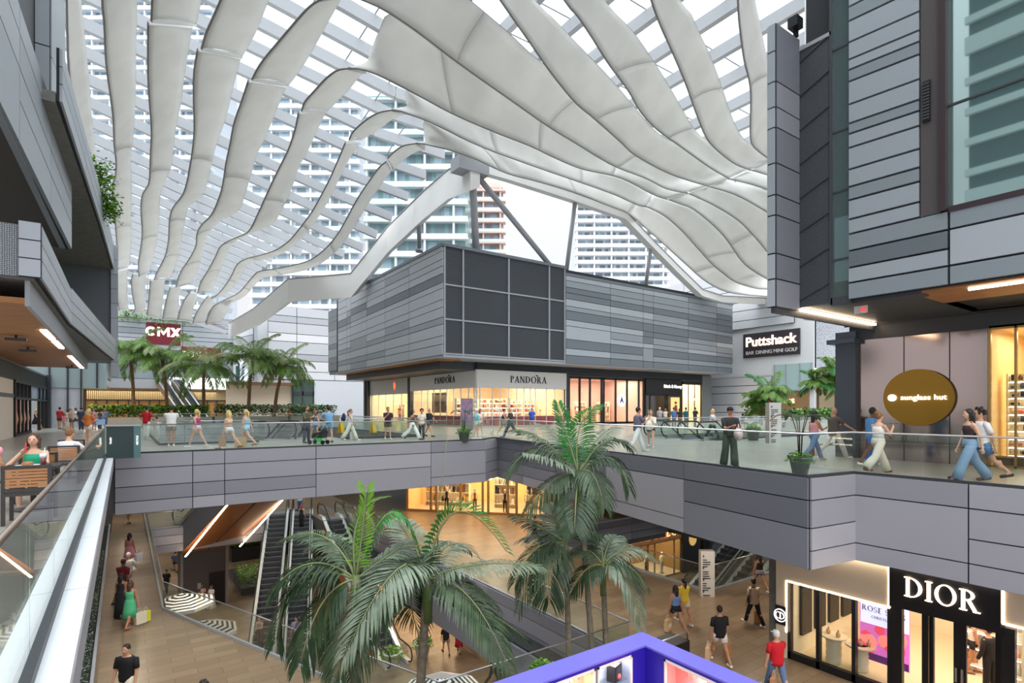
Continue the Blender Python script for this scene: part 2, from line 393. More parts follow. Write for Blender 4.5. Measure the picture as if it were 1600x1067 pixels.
# every ribbon: segments of (lower edge, upper edge) read off the photograph, lifted onto the roof's curved surface
RIB = {
 'H': [[[(100,-60),(104,0),(108,120),(122,200),(140,290),(158,380),(165,480)], [(122,-60),(126,0),(138,114),(144,192),(152,262),(166,380),(173,470)]],
       [[(1150,-70),(1153,0),(1155.5,38),(1163,94),(1173,142),(1173,217),(1184,235),(1203,249)], [(1176,-70),(1179.5,0),(1186,30),(1191,56),(1200,101),(1208,150),(1214,195),(1222,230)]]],
 'G': [[[(160,-70),(159.5,0),(163,38),(166,101),(176,177),(178.5,228),(181,250),(180.5,273),(176,290),(176,313),(180,351),(182,389),(178.5,421)], [(215,-70),(214,0),(212.5,76),(211,162),(207.5,217),(203,252),(205,265),(205,293),(205,330),(205,351),(204,389),(202.5,414),(199,418)]],
       [[(178.5,425),(178,452),(184,472),(186,485)], [(199,420),(199,450),(199,466),(201,483)]],
       [[(995,-70),(1017.6,0),(1031.5,38),(1051.8,83.5),(1072,131.5),(1090,182),(1107,220),(1133,245),(1152,258),(1173,265.5)], [(1042,-70),(1062,0),(1080,23),(1092,51),(1110,88.5),(1128,137),(1143,182),(1158,212.5),(1174,226),(1205,249)]],
       [[(1173,265.5),(1202,274),(1235,284)], [(1190,246),(1207,250),(1235,256)]]],
 'A': [[[(240,-70),(238,-5),(236.5,32)], [(322,-70),(314,0),(306,38)]],
       [[(231.5,36),(231.5,126),(236.5,202),(235,240),(234,272),(231.5,290),(223,303),(220,326),(222,364),(219,392),(216,412),(217,432)], [(300,42),(288.5,114),(282,164),(274.5,200),(271,228),(267,262),(255.5,288),(250.5,301),(249,326),(247,356),(242,392),(233,425)]],
       [[(207.5,428),(205,442),(207.5,465),(211,483),(206,490)], [(229,428),(227,445),(226,462),(226,478),(228,488)]],
       [[(862,-70),(882,0),(900,21),(925,58),(950.6,98.6),(982,141.6),(1001,174.5),(1026.5,202),(1062,227.7),(1107,260),(1140,279.5)], [(918,-70),(944,0),(983,43),(1001,66),(1021,96),(1042,129),(1062,164),(1087,205),(1110,224),(1150,255),(1173,264)]],
       [[(1140,279.5),(1171,287),(1202,297),(1240,309)], [(1152,266),(1175,268),(1203,275),(1240,285)]]],
 'B': [[[(372,-70),(345,0),(322.5,51),(315,76)], [(450,-70),(419.5,0),(400.5,48),(378,88.5)]],
       [[(309,78),(303,114),(302.5,157),(303.5,202),(300,240),(295,268),(293.5,278),(286,303),(269.5,326),(264.5,346),(263,376.5),(257,402),(245.5,424.5),(240.5,437)], [(376,91),(368,119),(353,182),(339,222.6),(331.5,250),(328,268),(320,296),(315,306),(295,323),(290,338.5),(286,359),(280,392),(274.5,412),(267,435)]],
       [[(235,438),(233,460),(231.5,478),(230,493)], [(258,436),(255.5,460),(252,490),(253,498)]],
       [[(735,-70),(782,0),(828,66),(863,116),(900,161),(925,182),(968,220),(995,244),(1050,273),(1107,291)], [(790,-70),(835,0),(868,33),(900,67),(938,106),(961,131.5),(988.5,164),(1021,202),(1042,217),(1068,230),(1110,262),(1140,278)]],
       [[(1107,291),(1153,306),(1203,334),(1240,360)], [(1118,276),(1155,287),(1203,299),(1240,311)]]],
 'C': [[[(499,0),(479,15),(443.5,55.6),(408,98.6),(394,124)], [(535,-6),(512,35),(486.6,81),(469,109),(451,133)]],
       [[(388,126.5),(378,157),(365,195),(360,222.6),(353,255),(348,288),(341.5,311),(330,336),(314,352.5),(307.5,366),(306,384),(296,404),(281,427),(274.5,448.6)], [(447,135),(436,162),(416,210),(400.6,243),(391,276),(383,302),(374.5,326),(360.5,336),(343,346),(330,358),(322.6,370),(318,390),(310,418),(300,442)]],
       [[(266,448.6),(260.6,465),(255.6,488),(254,499)], [(282,448),(279,468),(278.5,486),(279.6,499)]],
       [[(499,0),(525,-9),(552,-6),(567.6,0),(600,15),(650,48),(701,87),(752,124),(802,159),(853,195),(900,224),(958,258.5),(1010,279),(1042,295),(1074,301.5)], [(535,-6),(560,-25),(600,-60),(650,-60),(700,-30),(734,0),(764,25),(802,58),(828,83),(870,118),(905,160),(970,216),(1020,250),(1062,277),(1108,290)]],
       [[(1074,301.5),(1112,319),(1153,344),(1180,371),(1203,398),(1240,440)], [(1084,284),(1115,292),(1155,306),(1180,318),(1205,334),(1240,358)]]],
 'D': [[[(545,107),(527,110),(509,123),(491.6,141.7),(476.5,159),(471.5,173)], [(571,113),(562,119),(545,140),(532,152),(522,163),(511.5,173)]],
       [[(466.5,175.8),(461,202),(451,232.7),(438.5,258),(430,275),(416,305),(402,336),(388,362),(369,371),(352.5,379),(343,387),(336,402),(324,424),(314,440),(308,458)], [(510,174),(498,197),(482,233),(466,262),(457,290),(445,318),(430,345),(413,357),(398,362),(375,372),(362,382),(355,396),(345,420),(337,440),(331,455)]],
       [[(297,456.6),(288,468),(281,485),(277,500)], [(308,459),(305,472),(300,490),(303,503)]],
       [[(545,107),(565,108),(582.6,113.8),(600,121.4),(625,134),(663,154),(701,174.5),(739,192),(782,210),(828,228),(868,247),(910,264),(970,278),(1021,304),(1042,311)], [(571,113),(578,85),(592,50),(610,19),(650,42),(702,80),(752,117),(802,152),(853,188),(905,220),(958,252),(1010,272),(1042,290),(1076,300)]],
       [[(1042,311),(1064,319),(1087,329),(1130,367),(1163,412),(1203,438),(1240,452)], [(1052,294),(1075,301),(1112,318),(1153,343),(1182,371),(1205,397),(1240,435)]]],
 'E': [[[(613,172),(592.9,175.8),(572.6,187),(552.4,205),(546,217.5)], [(640,178),(622,181),(601,195),(582,208),(565,218)]],
       [[(539.7,222.6),(527,253),(515,280),(502,305),(488,330),(472,352),(455,373),(443,383),(428,392),(405,399),(383,405),(370,414),(362,430),(352,446),(340,460),(330,466)], [(561,222),(546,248),(533,272),(520,300),(506,325),(492,347),(475,368),(458,385),(440,396),(420,404),(398,408),(384,416),(376,430),(366,446),(352,460),(338,466)]],
       [[(324,463),(315,475),(306,490),(301,505)], [(334,467),(330,480),(322,495),(320,504)]],
       [[(613,172),(624,173),(633,176),(663,187),(696,202),(726.5,217.6),(764,234),(802,248),(858,268),(910,286),(960,304),(996,320),(1011,323)], [(640,178),(636,162),(632,145),(640,142),(665,155),(702,174),(740,191),(784,209),(830,227),(868,245),(912,263),(972,278),(1020,306)]],
       [[(1011,323),(1036.5,336),(1062,357),(1087,384),(1112,412),(1130,427),(1148,440),(1178,450),(1203,452),(1240,453)], [(1021,305),(1042,311),(1064,319),(1088,330),(1130,367),(1150,393),(1165,412),(1204,437),(1215,440),(1240,446)]]],
 'F': [[[(651,224),(630,228),(615,238),(606,247)], [(664,233),(648,238),(630,250),(616,264)]],
       [[(604,252),(592,262),(577,283),(560,308),(545,335),(530,362),(513,384),(496,399),(478,409),(455,415),(430,420),(405,424),(395,432),(386,443),(372,458),(352,468),(342,473)], [(612,266),(600,282),(584,305),(568,330),(553,355),(536,380),(520,397),(502,411),(482,420),(458,426),(435,430),(412,434),(402,441),(394,450),(380,464),(362,473),(352,476)]],
       [[(342,473),(332,480),(325,493),(322,507)], [(362,467),(358,478),(352,492),(345,503)]],
       [[(651,224),(664,225),(676,228),(701,234),(742,248),(790,270),(830,281),(870,292),(910,305),(950,321),(972,329),(982,334)], [(664,233),(664,215),(662,190),(676,192),(698,202),(728,217),(766,233),(804,247),(860,267),(912,285),(962,303),(993,315)]],
       [[(982,334),(1019,365),(1067,408.5),(1102,439),(1138,456.5),(1193,463),(1240,465)], [(993,315),(1012,323),(1038,337),(1064,358),(1088,384),(1112,411),(1131,426),(1149,439),(1178,449),(1204,451),(1240,453)]]],
}
RIBW = {'H': 'leftmost canopy ribbon, beside the left buildings, white fabric blade',
 'G': 'second white fabric canopy ribbon from the left, nearly straight above the walkway',
 'A': 'third white fabric canopy ribbon from the left, with a stepped joint near the picture top',
 'B': 'fourth white fabric canopy ribbon from the left, running out of the picture top',
 'C': 'fifth and broadest white canopy ribbon, its crest touching the picture top',
 'D': 'sixth white canopy ribbon from the left, its wide crest just below the broadest ribbon',
 'E': 'seventh white canopy ribbon from the left, second from the arched rim',
 'F': 'innermost white canopy ribbon, right along the arched rim beam'}
for key, segs in RIB.items():
    root = empty('canopy_ribbon', (0, 0, 20), 0, RIBW[key], 'canopy ribbon', 'white fabric ribbons of the climate canopy')
    for lo, up in segs:
        n = max(8, int(len(lo) * 4))
        L3 = resample([on_roof(*p) for p in lo], n)
        U3 = resample([on_roof(p[0], p[1], 1.5) for p in up], n)
        panels = max(1, n // 14)
        for k in range(panels):
            i0, i1 = k * (n - 1) // panels, (k + 1) * (n - 1) // panels
            mb = MB(); R = 6
            idx = []
            for i in range(i0, i1 + 1):
                row = []
                q, w = L3[i], U3[i]
                tang = (L3[min(i + 1, n - 1)] - L3[max(i - 1, 0)])
                nrm = tang.cross(w - q)
                nrm = nrm.normalized() if nrm.length > 1e-6 else Vector((0, 0, 0))
                if nrm.z > 0: nrm = -nrm
                for s in range(R + 1):
                    f = s / R
                    p = q.lerp(w, f) - nrm * 0.12 * (w - q).length * math.sin(math.pi * f) * 0.5
                    mb.v.append(tuple(p)); row.append(len(mb.v) - 1)
                idx.append(row)
            for a, b in zip(idx, idx[1:]):
                for s in range(R): mb.face((a[s], a[s + 1], b[s + 1], b[s]), 0, True)
            o = mb.build('fabric_panel', FABRIC, root); o.location = (0, 0, -20)
            so = o.modifiers.new('thickness', 'SOLIDIFY'); so.thickness = 0.05; so.offset = 0
        for which, r in ((L3, 0.055), (U3, 0.02)):
            tb = MB(); tb.tube(which, r, 6); o = tb.build('edge_tube', EDGE, root); o.location = (0, 0, -20)
        for i in (0, n - 1):
            tb = MB(); tb.bar(L3[i], U3[i], 0.10, 0.16); o = tb.build('end_batten', WHITE, root); o.location = (0, 0, -20)
        for k in range(1, panels):
            i = k * (n - 1) // panels
            tang = L3[min(i + 1, n - 1)] - L3[max(i - 1, 0)]; wq = U3[i] - L3[i]; nm = tang.cross(wq)
            nm = nm.normalized() if nm.length > 1e-6 else Vector((0, 0, -1))
            if nm.z > 0: nm = -nm
            tb = MB(); tb.tube([L3[i].lerp(U3[i], s_ / 6) - nm * 0.06 * wq.length * math.sin(math.pi * s_ / 6) + nm * .028 for s_ in range(7)], 0.012, 5); o = tb.build('seam', SEAM, root); o.location = (0, 0, -20)

# ---- arched rim beam along the inner edge of the roof
RIMP = [at(357, 505, X=14), at(395, 483, X=14), at(450, 436, z=15.6), at(548, 427, z=15.6), at(605, 355, X=21.2), at(660, 300, X=22.0),
        at(700, 265, X=22.6), at(735, 249, Y=38), at(800, 268, Y=38), at(896, 300, Y=38), at(978, 330, Y=38), at(1018, 372, Y=38), at(1060, 415, Y=38),
        at(1098, 452, Y=38), at(1130, 462, Y=37.5), at(1205, 466, Y=36), at(1330, 470, Y=33)]
rim = empty('rim_beam', (22.7, 38, 14), 0, 'white box rim beam arching over the dark central building', 'roof beam')
for a, b in zip(RIMP, RIMP[1:]):
    mb = MB(); d = (b - a); side = Vector((d.y, -d.x, 0)).normalized() if Vector((d.x, d.y, 0)).length > .01 else Vector((1, 0, 0))
    ins = -side * 0.9          # towards the building
    if ins.dot(Vector((1, 1, 0))) < 0: ins = -ins
    dn = Vector((0, 0, -2.5 if a.x < 21 or b.x < 23 else -0.75)); dn2 = Vector((0, 0, dn.z * 0.8))
    mb.hexa([a + dn, b + dn, b + ins + dn2, a + ins + dn2, a, b, b + ins, a + ins], 0)
    o = mb.build('beam_section', WHITE, rim); o.location = (-22.7, -38, -14)
tb = MB(); tb.tube(RIMP, 0.07, 6); o = tb.build('edge_tube', GREYSTEEL, rim); o.location = (-22.7, -38, -14)

# ---- glass roof and its cross beams
def zroof(X, Y): return zrib(X, Y) + 3.0 + 0.16 * max(0, 16 - X) * (1 - sstep(38, 58, Y))
def rim_x(Y):
    if Y > 64: return 14.2
    if Y > 56: return 14.8 + (64 - Y) / 8 * 4.5
    return 19.5 + (56 - Y) / 18 * 3.2
def diag_x(Y): return 22.7 - (38 - Y) * 0.62
nb = 0
def ceiling_beam(a, b, h=0.75):
    mb = MB(); n = 5; P = [Vector(a).lerp(Vector(b), i / n) for i in range(n + 1)]
    for p in P: p.z = zroof(p.x, p.y)
    for p, q in zip(P, P[1:]): mb.bar(p, q, 0.34, h)
    global nb; nb += 1
    struct(mb, 'ceiling_beam', mat('beam_grey', (186, 188, 193), .45), 'grey steel beam under the glass roof')
Y = -8.0
while Y < 104:
    x1 = rim_x(Y) if Y > 38 else diag_x(Y)
    if x1 > -7: ceiling_beam((-9, Y, 0), (x1, Y, 0))
    Y += 2.6 if Y < 60 else 3.2
X = -3.0
while X < 57:
    y1 = 38 if X > 22.7 else 38 - (22.7 - X) / 0.62
    if y1 > -12: ceiling_beam((X, -14, 0), (X, min(y1, 38), 0))
    X += 3.0
mb = MB()
P = [Vector((22.7 - (38 - y) * 0.62, y, 0)) for y in (38, 30, 20, 8, -8)]
for p in P: p.z = zroof(p.x, p.y) - 0.1
for p, q in zip(P, P[1:]): mb.bar(p, q, 0.5, 1.0)
struct(mb, 'ceiling_beam', GREYSTEEL, 'diagonal grey steel beam at the roof corner')
mb = MB(); bars = MB()
def zg(X, Y): return zroof(X, Y) + 0.5
def gcell(x0, y0, x1, y1):
    b = len(mb.v); mb.v += [(x0, y0, zg(x0, y0)), (x1, y0, zg(x1, y0)), (x1, y1, zg(x1, y1)), (x0, y1, zg(x0, y1))]
    mb.face((b, b + 1, b + 2, b + 3), 0, True)
ys = [-14 + 4 * i for i in range(31)]
for y0, y1 in zip(ys, ys[1:]):
    xm = rim_x(y0) if y0 >= 38 else 57.0
    x = -10.0
    while x < xm - 0.5:
        x2 = min(x + 4, xm); gcell(x, y0, x2, y1); x = x2
for X in range(-9, 20, 3):
    bars.tube([(X, y, zg(X, y) - .05) for y in range(-14, 105, 4) if X < (rim_x(y) if y >= 38 else 99)], 0.045, 4, cap=False)
for Yk in range(-12, 38, 3):
    bars.tube([(x, Yk, zg(x, Yk) - .05) for x in range(int(max(-2, diag_x(Yk))), 58, 4)], 0.045, 4, cap=False)
g = mb.build('ceiling_glass', GLASSROOF); g['kind'] = 'structure'; g['label'] = 'clear glass roof above the ribbons'; g['category'] = 'ceiling'
struct(bars, 'ceiling_bars', GREYSTEEL, 'thin glazing bars of the glass roof')
# ---- struts that carry the rim
def strut(p, q, r, label):
    root = empty('roof_strut', q, 0, label, 'strut')
    mb = MB(); mb.tube([Vector(p) - Vector(q), Vector((0, 0, 0))], r, 12); mb.build('strut_tube', GREYSTEEL, root)
    mb = MB(); mb.lathe((0, 0, 0), [(r * 1.8, -.1), (r * 1.8, .12), (r, .3)], 12); mb.build('base_collar', GREYSTEEL, root)
    mb = MB(); dv = (Vector(p) - Vector(q)); mb.ball(dv, r * 1.25); mb.build('head_joint', GREYSTEEL, root)
strut(at(738, 272, Y=38.6), at(744, 398, Y=40.2), 0.30, 'upright grey steel strut under the apex of the rim beam')
strut(at(745, 274, Y=38.6), at(868, 425, Y=40.0), 0.24, 'slanted grey steel strut running from the rim apex to the roof edge')
strut(at(899, 312, Y=38.4), at(884, 432, Y=40.0), 0.20, 'grey steel strut in front of the white tower, left edge of the tower')
strut(at(1018, 378, Y=38.4), at(1008, 455, Y=40.0), 0.20, 'short grey steel strut before the right side of the white tower')
strut(at(655, 335, X=22.2), at(655, 392, X=23.0), 0.20, 'thin grey steel strut before the teal glass tower')
ap = at(738, 262, Y=38.4)
mb = MB(); mb.box(-1.5, -.5, -.5, 1.3, .9, .55); mb.build('apex_bracket', GREYSTEEL, rim).location = ap - Vector((22.7, 38, 14))

# ================================================================ TOWERS BEHIND
def tower(label, name, px0, px1, ytop, dist, z0, fh, slabm, wallm, colw, balc, seed, tilt=0.0):
    r = random.Random(seed)
    a, b = at(px0, ytop, Z=dist), at(px1, ytop + tilt, Z=dist)
    H = a.z - z0
    L = (Vector((b.x, b.y)) - Vector((a.x, a.y))).length
    ang = math.atan2(b.y - a.y, b.x - a.x)
    root = empty(name, (a.x, a.y, z0), ang, label, 'building', None)
    w = MB(); w.box(0, 0, 0, L, 18, H); w.build('wall', wallm, root)
    n = int(H / fh)
    sl = MB()
    for k in range(n + 1): sl.box(-.8, -balc, k * fh - .22, L + .8, 1, k * fh + .22)
    sl.build('balcony_slabs', slabm, root)
    rl = MB()
    for k in range(n): rl.box(-.7, -balc, k * fh + .2, L + .7, -balc + .08, k * fh + 1.1)
    rl.build('balcony_rails', MATS['tower_rail'], root)
    fin = MB(); x = 0.0
    while x <= L + .1:
        fin.box(x - .25, -balc + .3, 0, x + .25, 0.3, H); x += colw
    fin.build('columns', slabm, root)
    wd = MB()
    for k in range(n):
        x = 0.6
        while x < L - 1.5:
            ww = r.uniform(1.2, 2.8); wd.box(x, -.08, k * fh + .4, min(L, x + ww), .02, k * fh + fh - .5, r.randrange(2)); x += ww + r.uniform(.5, 1.3)
    wd.build('windows', [MATS['tower_pane'], MATS['tower_pane_blue']], root)
    cap = MB(); cap.box(2, 2, H, L * .6, 12, H + 4); cap.box(L * .1, 0, H, L * .9, 14, H + 1.2); cap.build('roof', slabm, root)
mat('tower_rail', (214, 224, 228), 0.3); mat('tower_pane', (120, 140, 150), 0.15); mat('tower_pane_blue', (160, 182, 196), 0.15)
TW = mat('tower_white', (236, 238, 242), 0.6); TWG = mat('tower_wall_grey', (206, 212, 220), 0.6)
TT = mat('tower_teal', (126, 160, 160), 0.25); TTS = mat('tower_teal_slab', (206, 216, 216), 0.5)
TO = mat('tower_peach', (214, 190, 178), 0.7); TOW = mat('tower_peach_wall', (196, 164, 156), 0.7, noise=(160, 156, 176), scale=.3)
tower('teal glass tower rising behind the central building', 'glass_tower', 575, 727, 150, 135, -12, 4.2, TTS, TT, 7.0, 1.6, 1)
tower('peach coloured tower under construction beside the teal tower', 'construction_tower', 729, 786, 292, 170, -12, 3.2, TO, TOW, 5.2, 1.4, 2)
tower('white apartment tower with stacked balconies behind the arched rim', 'apartment_tower', 901, 1042, 322, 210, -12, 3.1, TW, TWG, 6.5, 1.8, 3)
tower('white apartment tower seen only through the glass roof at left', 'apartment_tower', 395, 560, 150, 170, -12, 3.4, TW, TWG, 6, 1.2, 4)
rt = empty('glass_tower', (-80, 25.0, -12), math.radians(-90), 'dark teal tower that shows only as a reflection in the upper right window', 'building')
m_ = MB(); m_.box(-0, 0, 0, 60, 20, 170); m_.build('wall', mat('tower_deep_teal', (52, 88, 96), .2), rt)
m_ = MB()
for k_ in range(42): m_.box(-.3, 20, k_ * 4.0, 60.3, 20.6, k_ * 4.0 + (.9 if k_ % 5 else 2.2))
m_.build('balcony_slabs', TTS, rt)
tower('pale tower seen through the glass roof above the far mall end', 'apartment_tower', 120, 330, -40, 190, -12, 3.4, TW, TWG, 6, 1.5, 5)
# ================================================================ FLOORS
def slab(name, polys, ztop, zbot, matf, mats, label):
    mb = MB()
    for p in polys:
        n = len(p); b = len(mb.v)
        mb.v += [(q[0], q[1], ztop) for q in p] + [(q[0], q[1], zbot) for q in p]
        mb.face(range(b, b + n), 0); mb.face([b + n + i for i in reversed(range(n))], 1)
        for i in range(n):
            j = (i + 1) % n; mb.face([b + n + i, b + n + j, b + j, b + i], 1)
    return struct(mb, name, [matf, mats], label)
SOFFIT = mat('dark_soffit', (96, 94, 92), 0.7)
R_ = lambda x0, y0, x1, y1: [(x0, y0), (x1, y0), (x1, y1), (x0, y1)]
slab('floor', [R_(-5.4, 4.0, -0.27, 24.1)], 0.0, -0.32, FLOOR3, SOFFIT, 'left walkway floor of pale stone paving')
slab('floor', [R_(-9, 24.1, 1.4, 118), R_(1.4, 24.1, 15.2, 29.6), [(15.2, 24.1), (16.8, 25.4), (16.8, 29.6), (15.2, 29.6)],
     R_(14.2, 29.6, 25.2, 66.5), [(13.2, 6.65), (15, 6.45), (25.2, 6.45), (25.2, 29.6), (16.8, 29.6), (16.8, 25.4)], R_(15, -6, 25.2, 6.45),
     R_(1.4, 66, 25.2, 118), R_(25.2, -6, 90, 17.4), R_(37, 17.4, 90, 21.6), R_(25.2, 21.6, 90, 66)], 0.0, -2.02, FLOOR3, SOFFIT, 'upper level floor of pale stone paving with the bridge')
slab('floor', [[(-0.6, -3), (40, -3), (40, 12), (6.3, 12), (1.3, 24.9), (1.3, 75), (-0.6, 75)], R_(1.3, 41.3, 8.2, 75), R_(8.2, 43.8, 12.8, 75), R_(12.8, 12, 20, 75), R_(20, 12, 60, 14.2),
     R_(33, 14.2, 60, 26.9), R_(20, 26.9, 60, 75)], -6.0, -7.5, FLOOR2, SOFFIT, 'middle level floor of tan stone paving around the opening')
slab('floor', [R_(5.2, 29.6, 9.9, 32.4)], 0, -1.2, FLOOR3, SOFFIT, 'landing of the escalators behind the bridge')
slab('floor', [R_(-12, -3, 60, 80)], -12.0, -12.4, FLOOR1, SOFFIT, 'ground level floor of brown stone paving')
# fascias
FH = [0.42, 0.5, 0.62, 0.5]
def fascia(a, b, seed, cols=None, z0=-2.1, z1=0.06, label='grey panelled edge of the upper level', tones=None, mats=None, heights=None):
    o = cladding('trim_fascia', a, b, z0, z1, heights or FH, mats or LPANEL, seed, cols, 0.05, tones, gap=0.03, label=label)
    o['category'] = 'trim'
fascia((-0.24, 24.05), (15.2, 24.05), 11, [0, .155, .225, .45, .8, 1.0], tones=[0, 0, 1, 1, 2], label='grey panelled front edge of the bridge')
fascia((15.2, 24.05), (16.85, 25.4), 12, tones=[0, 1], label='short grey panelled corner at the end of the bridge')
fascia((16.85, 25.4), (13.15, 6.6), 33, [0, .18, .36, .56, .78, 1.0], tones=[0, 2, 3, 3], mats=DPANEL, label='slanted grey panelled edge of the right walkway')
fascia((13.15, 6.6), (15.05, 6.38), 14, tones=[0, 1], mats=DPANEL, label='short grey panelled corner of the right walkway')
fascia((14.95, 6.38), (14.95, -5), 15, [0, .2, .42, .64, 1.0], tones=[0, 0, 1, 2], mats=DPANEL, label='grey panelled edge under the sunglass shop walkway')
fascia((1.35, 66), (14.2, 66), 16, [0, .3, .6, 1], mats=WPANEL, tones=[2, 3], label='pale panelled far edge of the second opening')
fascia((1.4, 29.7), (1.4, 66), 17, [0, .3, .6, 1], tones=[1, 2], label='left edge of the second opening')
fascia((14.2, 66), (14.2, 29.7), 18, [0, .3, .6, 1], tones=[1, 2], label='right edge of the second opening')
F2 = [0.5, 0.55, 0.45]
fascia((1.3, 75), (1.3, 24.9), 21, None, -7.5, -5.95, 'edge of the middle level, left walkway', heights=F2)
fascia((1.3, 24.9), (6.3, 12.0), 22, None, -7.5, -5.95, 'slanted edge of the middle level', heights=F2)
fascia((6.3, 12.0), (12.8, 12.0), 23, None, -7.5, -5.95, 'front edge of the middle level', heights=F2)
fascia((12.8, 44), (12.8, 12), 24, [0, .25, .5, .75, 1], -7.5, -5.95, 'grey panelled edge of the middle level, right side of the opening', heights=F2, tones=[1, 2])
fascia((1.3, 41.3), (8.2, 41.3), 25, [0, .4, 1], -7.5, -5.95, 'grey panelled back edge of the middle level', heights=F2)
fascia((20, 26.9), (33, 26.9), 26, [0, .35, .7, 1], -7.5, -5.95, 'grey edge above the boutique with lit letters', heights=F2, tones=[2, 3])
fascia((20, 14.2), (33, 14.2), 27, None, -7.5, -5.95, 'near edge of the small right opening', heights=F2)
mb = MB(); mb.box(11.95, 12.3, -8.4, 12.78, 44, -7.2, 0); mb.box(12.05, 12.4, -7.2, 12.76, 44, -7.12, 1); struct(mb, 'trim_gravel', [LPANEL[3], mat('black_gravel', (30, 30, 32), .9, noise=(62, 62, 64), scale=14)], 'grey ledge with black gravel under the right middle walkway')
# ---- white ledge and planting strip below the left railing
mb = MB()
for i in range(8): mb.box(-0.455, 4.0 + i * 2.5, -0.04, -0.265, 6.48 + i * 2.5, 0.03)
struct(mb, 'trim_ledge', mat('ledge_white', (226, 230, 234), 0.45), 'white ledge outside the left railing')
mb = MB(); mb.box(-0.32, 3.0, -0.34, -0.262, 24.0, -0.045); struct(mb, 'trim_ledge', GREYSTEEL, 'grey face under the white ledge')
mb = MB(); mb.box(-1.25, 4, -6, -1.05, 75, -2.05); mb.box(-1.25, 4, -2.05, -1.05, 24, -.33); struct(mb, 'wall_left', PANEL[2], 'left wall of the middle level')
mb = MB(); mb.box(-1.05, 6, -6, -0.72, 44, -5.85); mb.box(-0.74, 6, -6, -0.66, 44, -5.78, 1)
struct(mb, 'trim_planter', [mat('planting_soil', (40, 42, 38), 0.9), GREYSTEEL], 'narrow planting strip along the left wall')
r = random.Random(3); mb = MB()
for i in range(4200):
    x, y = r.uniform(-.99, -0.79), 8 + 28 * r.random(); s = r.uniform(.014, .04)
    z = -5.85 + r.uniform(0, .12); a = r.uniform(0, 6.28); dx, dy = math.cos(a) * s, math.sin(a) * s
    mb.poly([(x - dx, y - dy, z), (x + dy, y - dx, z + s * .6), (x + dx, y + dy, z + .01), (x - dy, y + dx, z + s * .4)], r.choice((0, 0, 1, 2)))
o = mb.build('ground_cover_foliage', [leaf_mat('dark_foliage', (30, 46, 30), (48, 70, 44)), leaf_mat('grey_foliage', (70, 84, 76), (104, 118, 110)), leaf_mat('pale_foliage', (150, 166, 158), (190, 200, 196))],
             None, label='dark speckled ground cover in the strip along the left wall', cat='plants', kind='stuff')

# ================================================================ CENTRAL BUILDING
HB = [.62, .5, .7, .42, .62, .5, .75, .4, .62, .55, .5, .62, .45]
cladding('wall_central_left', (20.8, 65), (20.8, 39), 5.9, 14.6, HB, PANEL, 31, [0, .12, .17, .36, .55, .76, 1], .12, [1, 1, 2, 2, 3], 0.35, gap=.05, label='grey panelled left face of the central building')
cladding('wall_central_front', (33.4, 39), (59.5, 39), 5.8, 13.9, HB, PANEL, 34, [0, .22, .4, .46, .68, .88, 1], .12, [1, 2, 2, 3, 3], -.3, gap=.05, label='grey panelled right half of the central building front')
mb = MB(); mb.box(20.85, 39.1, 5.85, 59.5, 66, 14.5, 0); mb.box(20.7, 38.85, 14.5, 33.5, 39.6, 14.75, 1); mb.box(20.6, 38.9, 14.5, 21.2, 65, 14.75, 1); mb.box(33.4, 38.85, 13.9, 59.6, 39.6, 14.15, 1)
mb.box(20.8, 39.06, 5.9, 33.4, 39.12, 14.6, 2)
struct(mb, 'wall_central_core', [mat('panel_joint2', (44, 46, 50), .7), PANEL[3], mat('dark_perforated', (66, 70, 76), .55)], 'dark perforated centre of the central building')
mb = MB()
for x in (20.86, 22.55, 27.05, 31.5, 33.33): mb.box(x - .07, 38.93, 5.9, x + .07, 39.08, 14.6)
for z in (6.0, 8.75, 11.5): mb.box(20.8, 38.94, z - .06, 33.4, 39.08, z + .06)
struct(mb, 'trim_grid', GREYSTEEL, 'grey framing over the dark perforated panels')
mb = MB(); n = 0
for k in range(60):
    z = 6.1 + k * .142
    mb.box(20.9, 39.02, z, 33.3, 39.06, z + .05)
struct(mb, 'trim_mesh', mat('dark_mesh_rib', (80, 84, 90), .5), 'fine dark ribs of the perforated panels')
mb = MB(); mb.box(20.75, 38.95, 5.72, 59.5, 66, 5.9, 0); mb.box(22.0, 41.95, 5.0, 59.5, 66, 5.72, 1)
mb.box(20.95, 40.5, 5.66, 23.2, 66, 5.73, 2)
struct(mb, 'ceiling_central', [GREYSTEEL, CHARCOAL, WOOD], 'soffit under the central building')
mb = MB()
for k in range(5): mb.box(25.45, 41.75, 5.1 + k * .13, 59, 41.95, 5.17 + k * .13); mb.box(25.4, 41.75, 5.1 + k * .13, 25.6, 66, 5.17 + k * .13)
struct(mb, 'trim_louvre', CHARCOAL, 'dark louvre band above the shopfronts')
t = MB(); t.box(22.3, 42, 5.60, 22.42, 64, 5.65); o = t.build('led_strip', LED, None, label='long warm light strip under the left edge of the central building', cat='light')
mb = MB(); mb.box(59.0, 41.9, 0, 59.4, 66, 5.72); mb.box(57.6, 41.7, 0, 59.4, 41.95, 5.6, 1)
struct(mb, 'wall_central_end', [CHARCOAL, mat('grey_stone_clad', (120, 124, 126), .5)], 'grey end wall of the shops')
cladding('wall_central_step', (21.6, 71.5), (21.6, 65), 6.3, 14.0, HB[:9], PANEL, 36, None, .1, [2, 3, 3], label='dark recessed panels at the far left of the central building')
mb = MB(); mb.box(21.65, 64.9, 5.9, 30, 71.5, 14.0); struct(mb, 'wall_central_rear', PANEL[3])
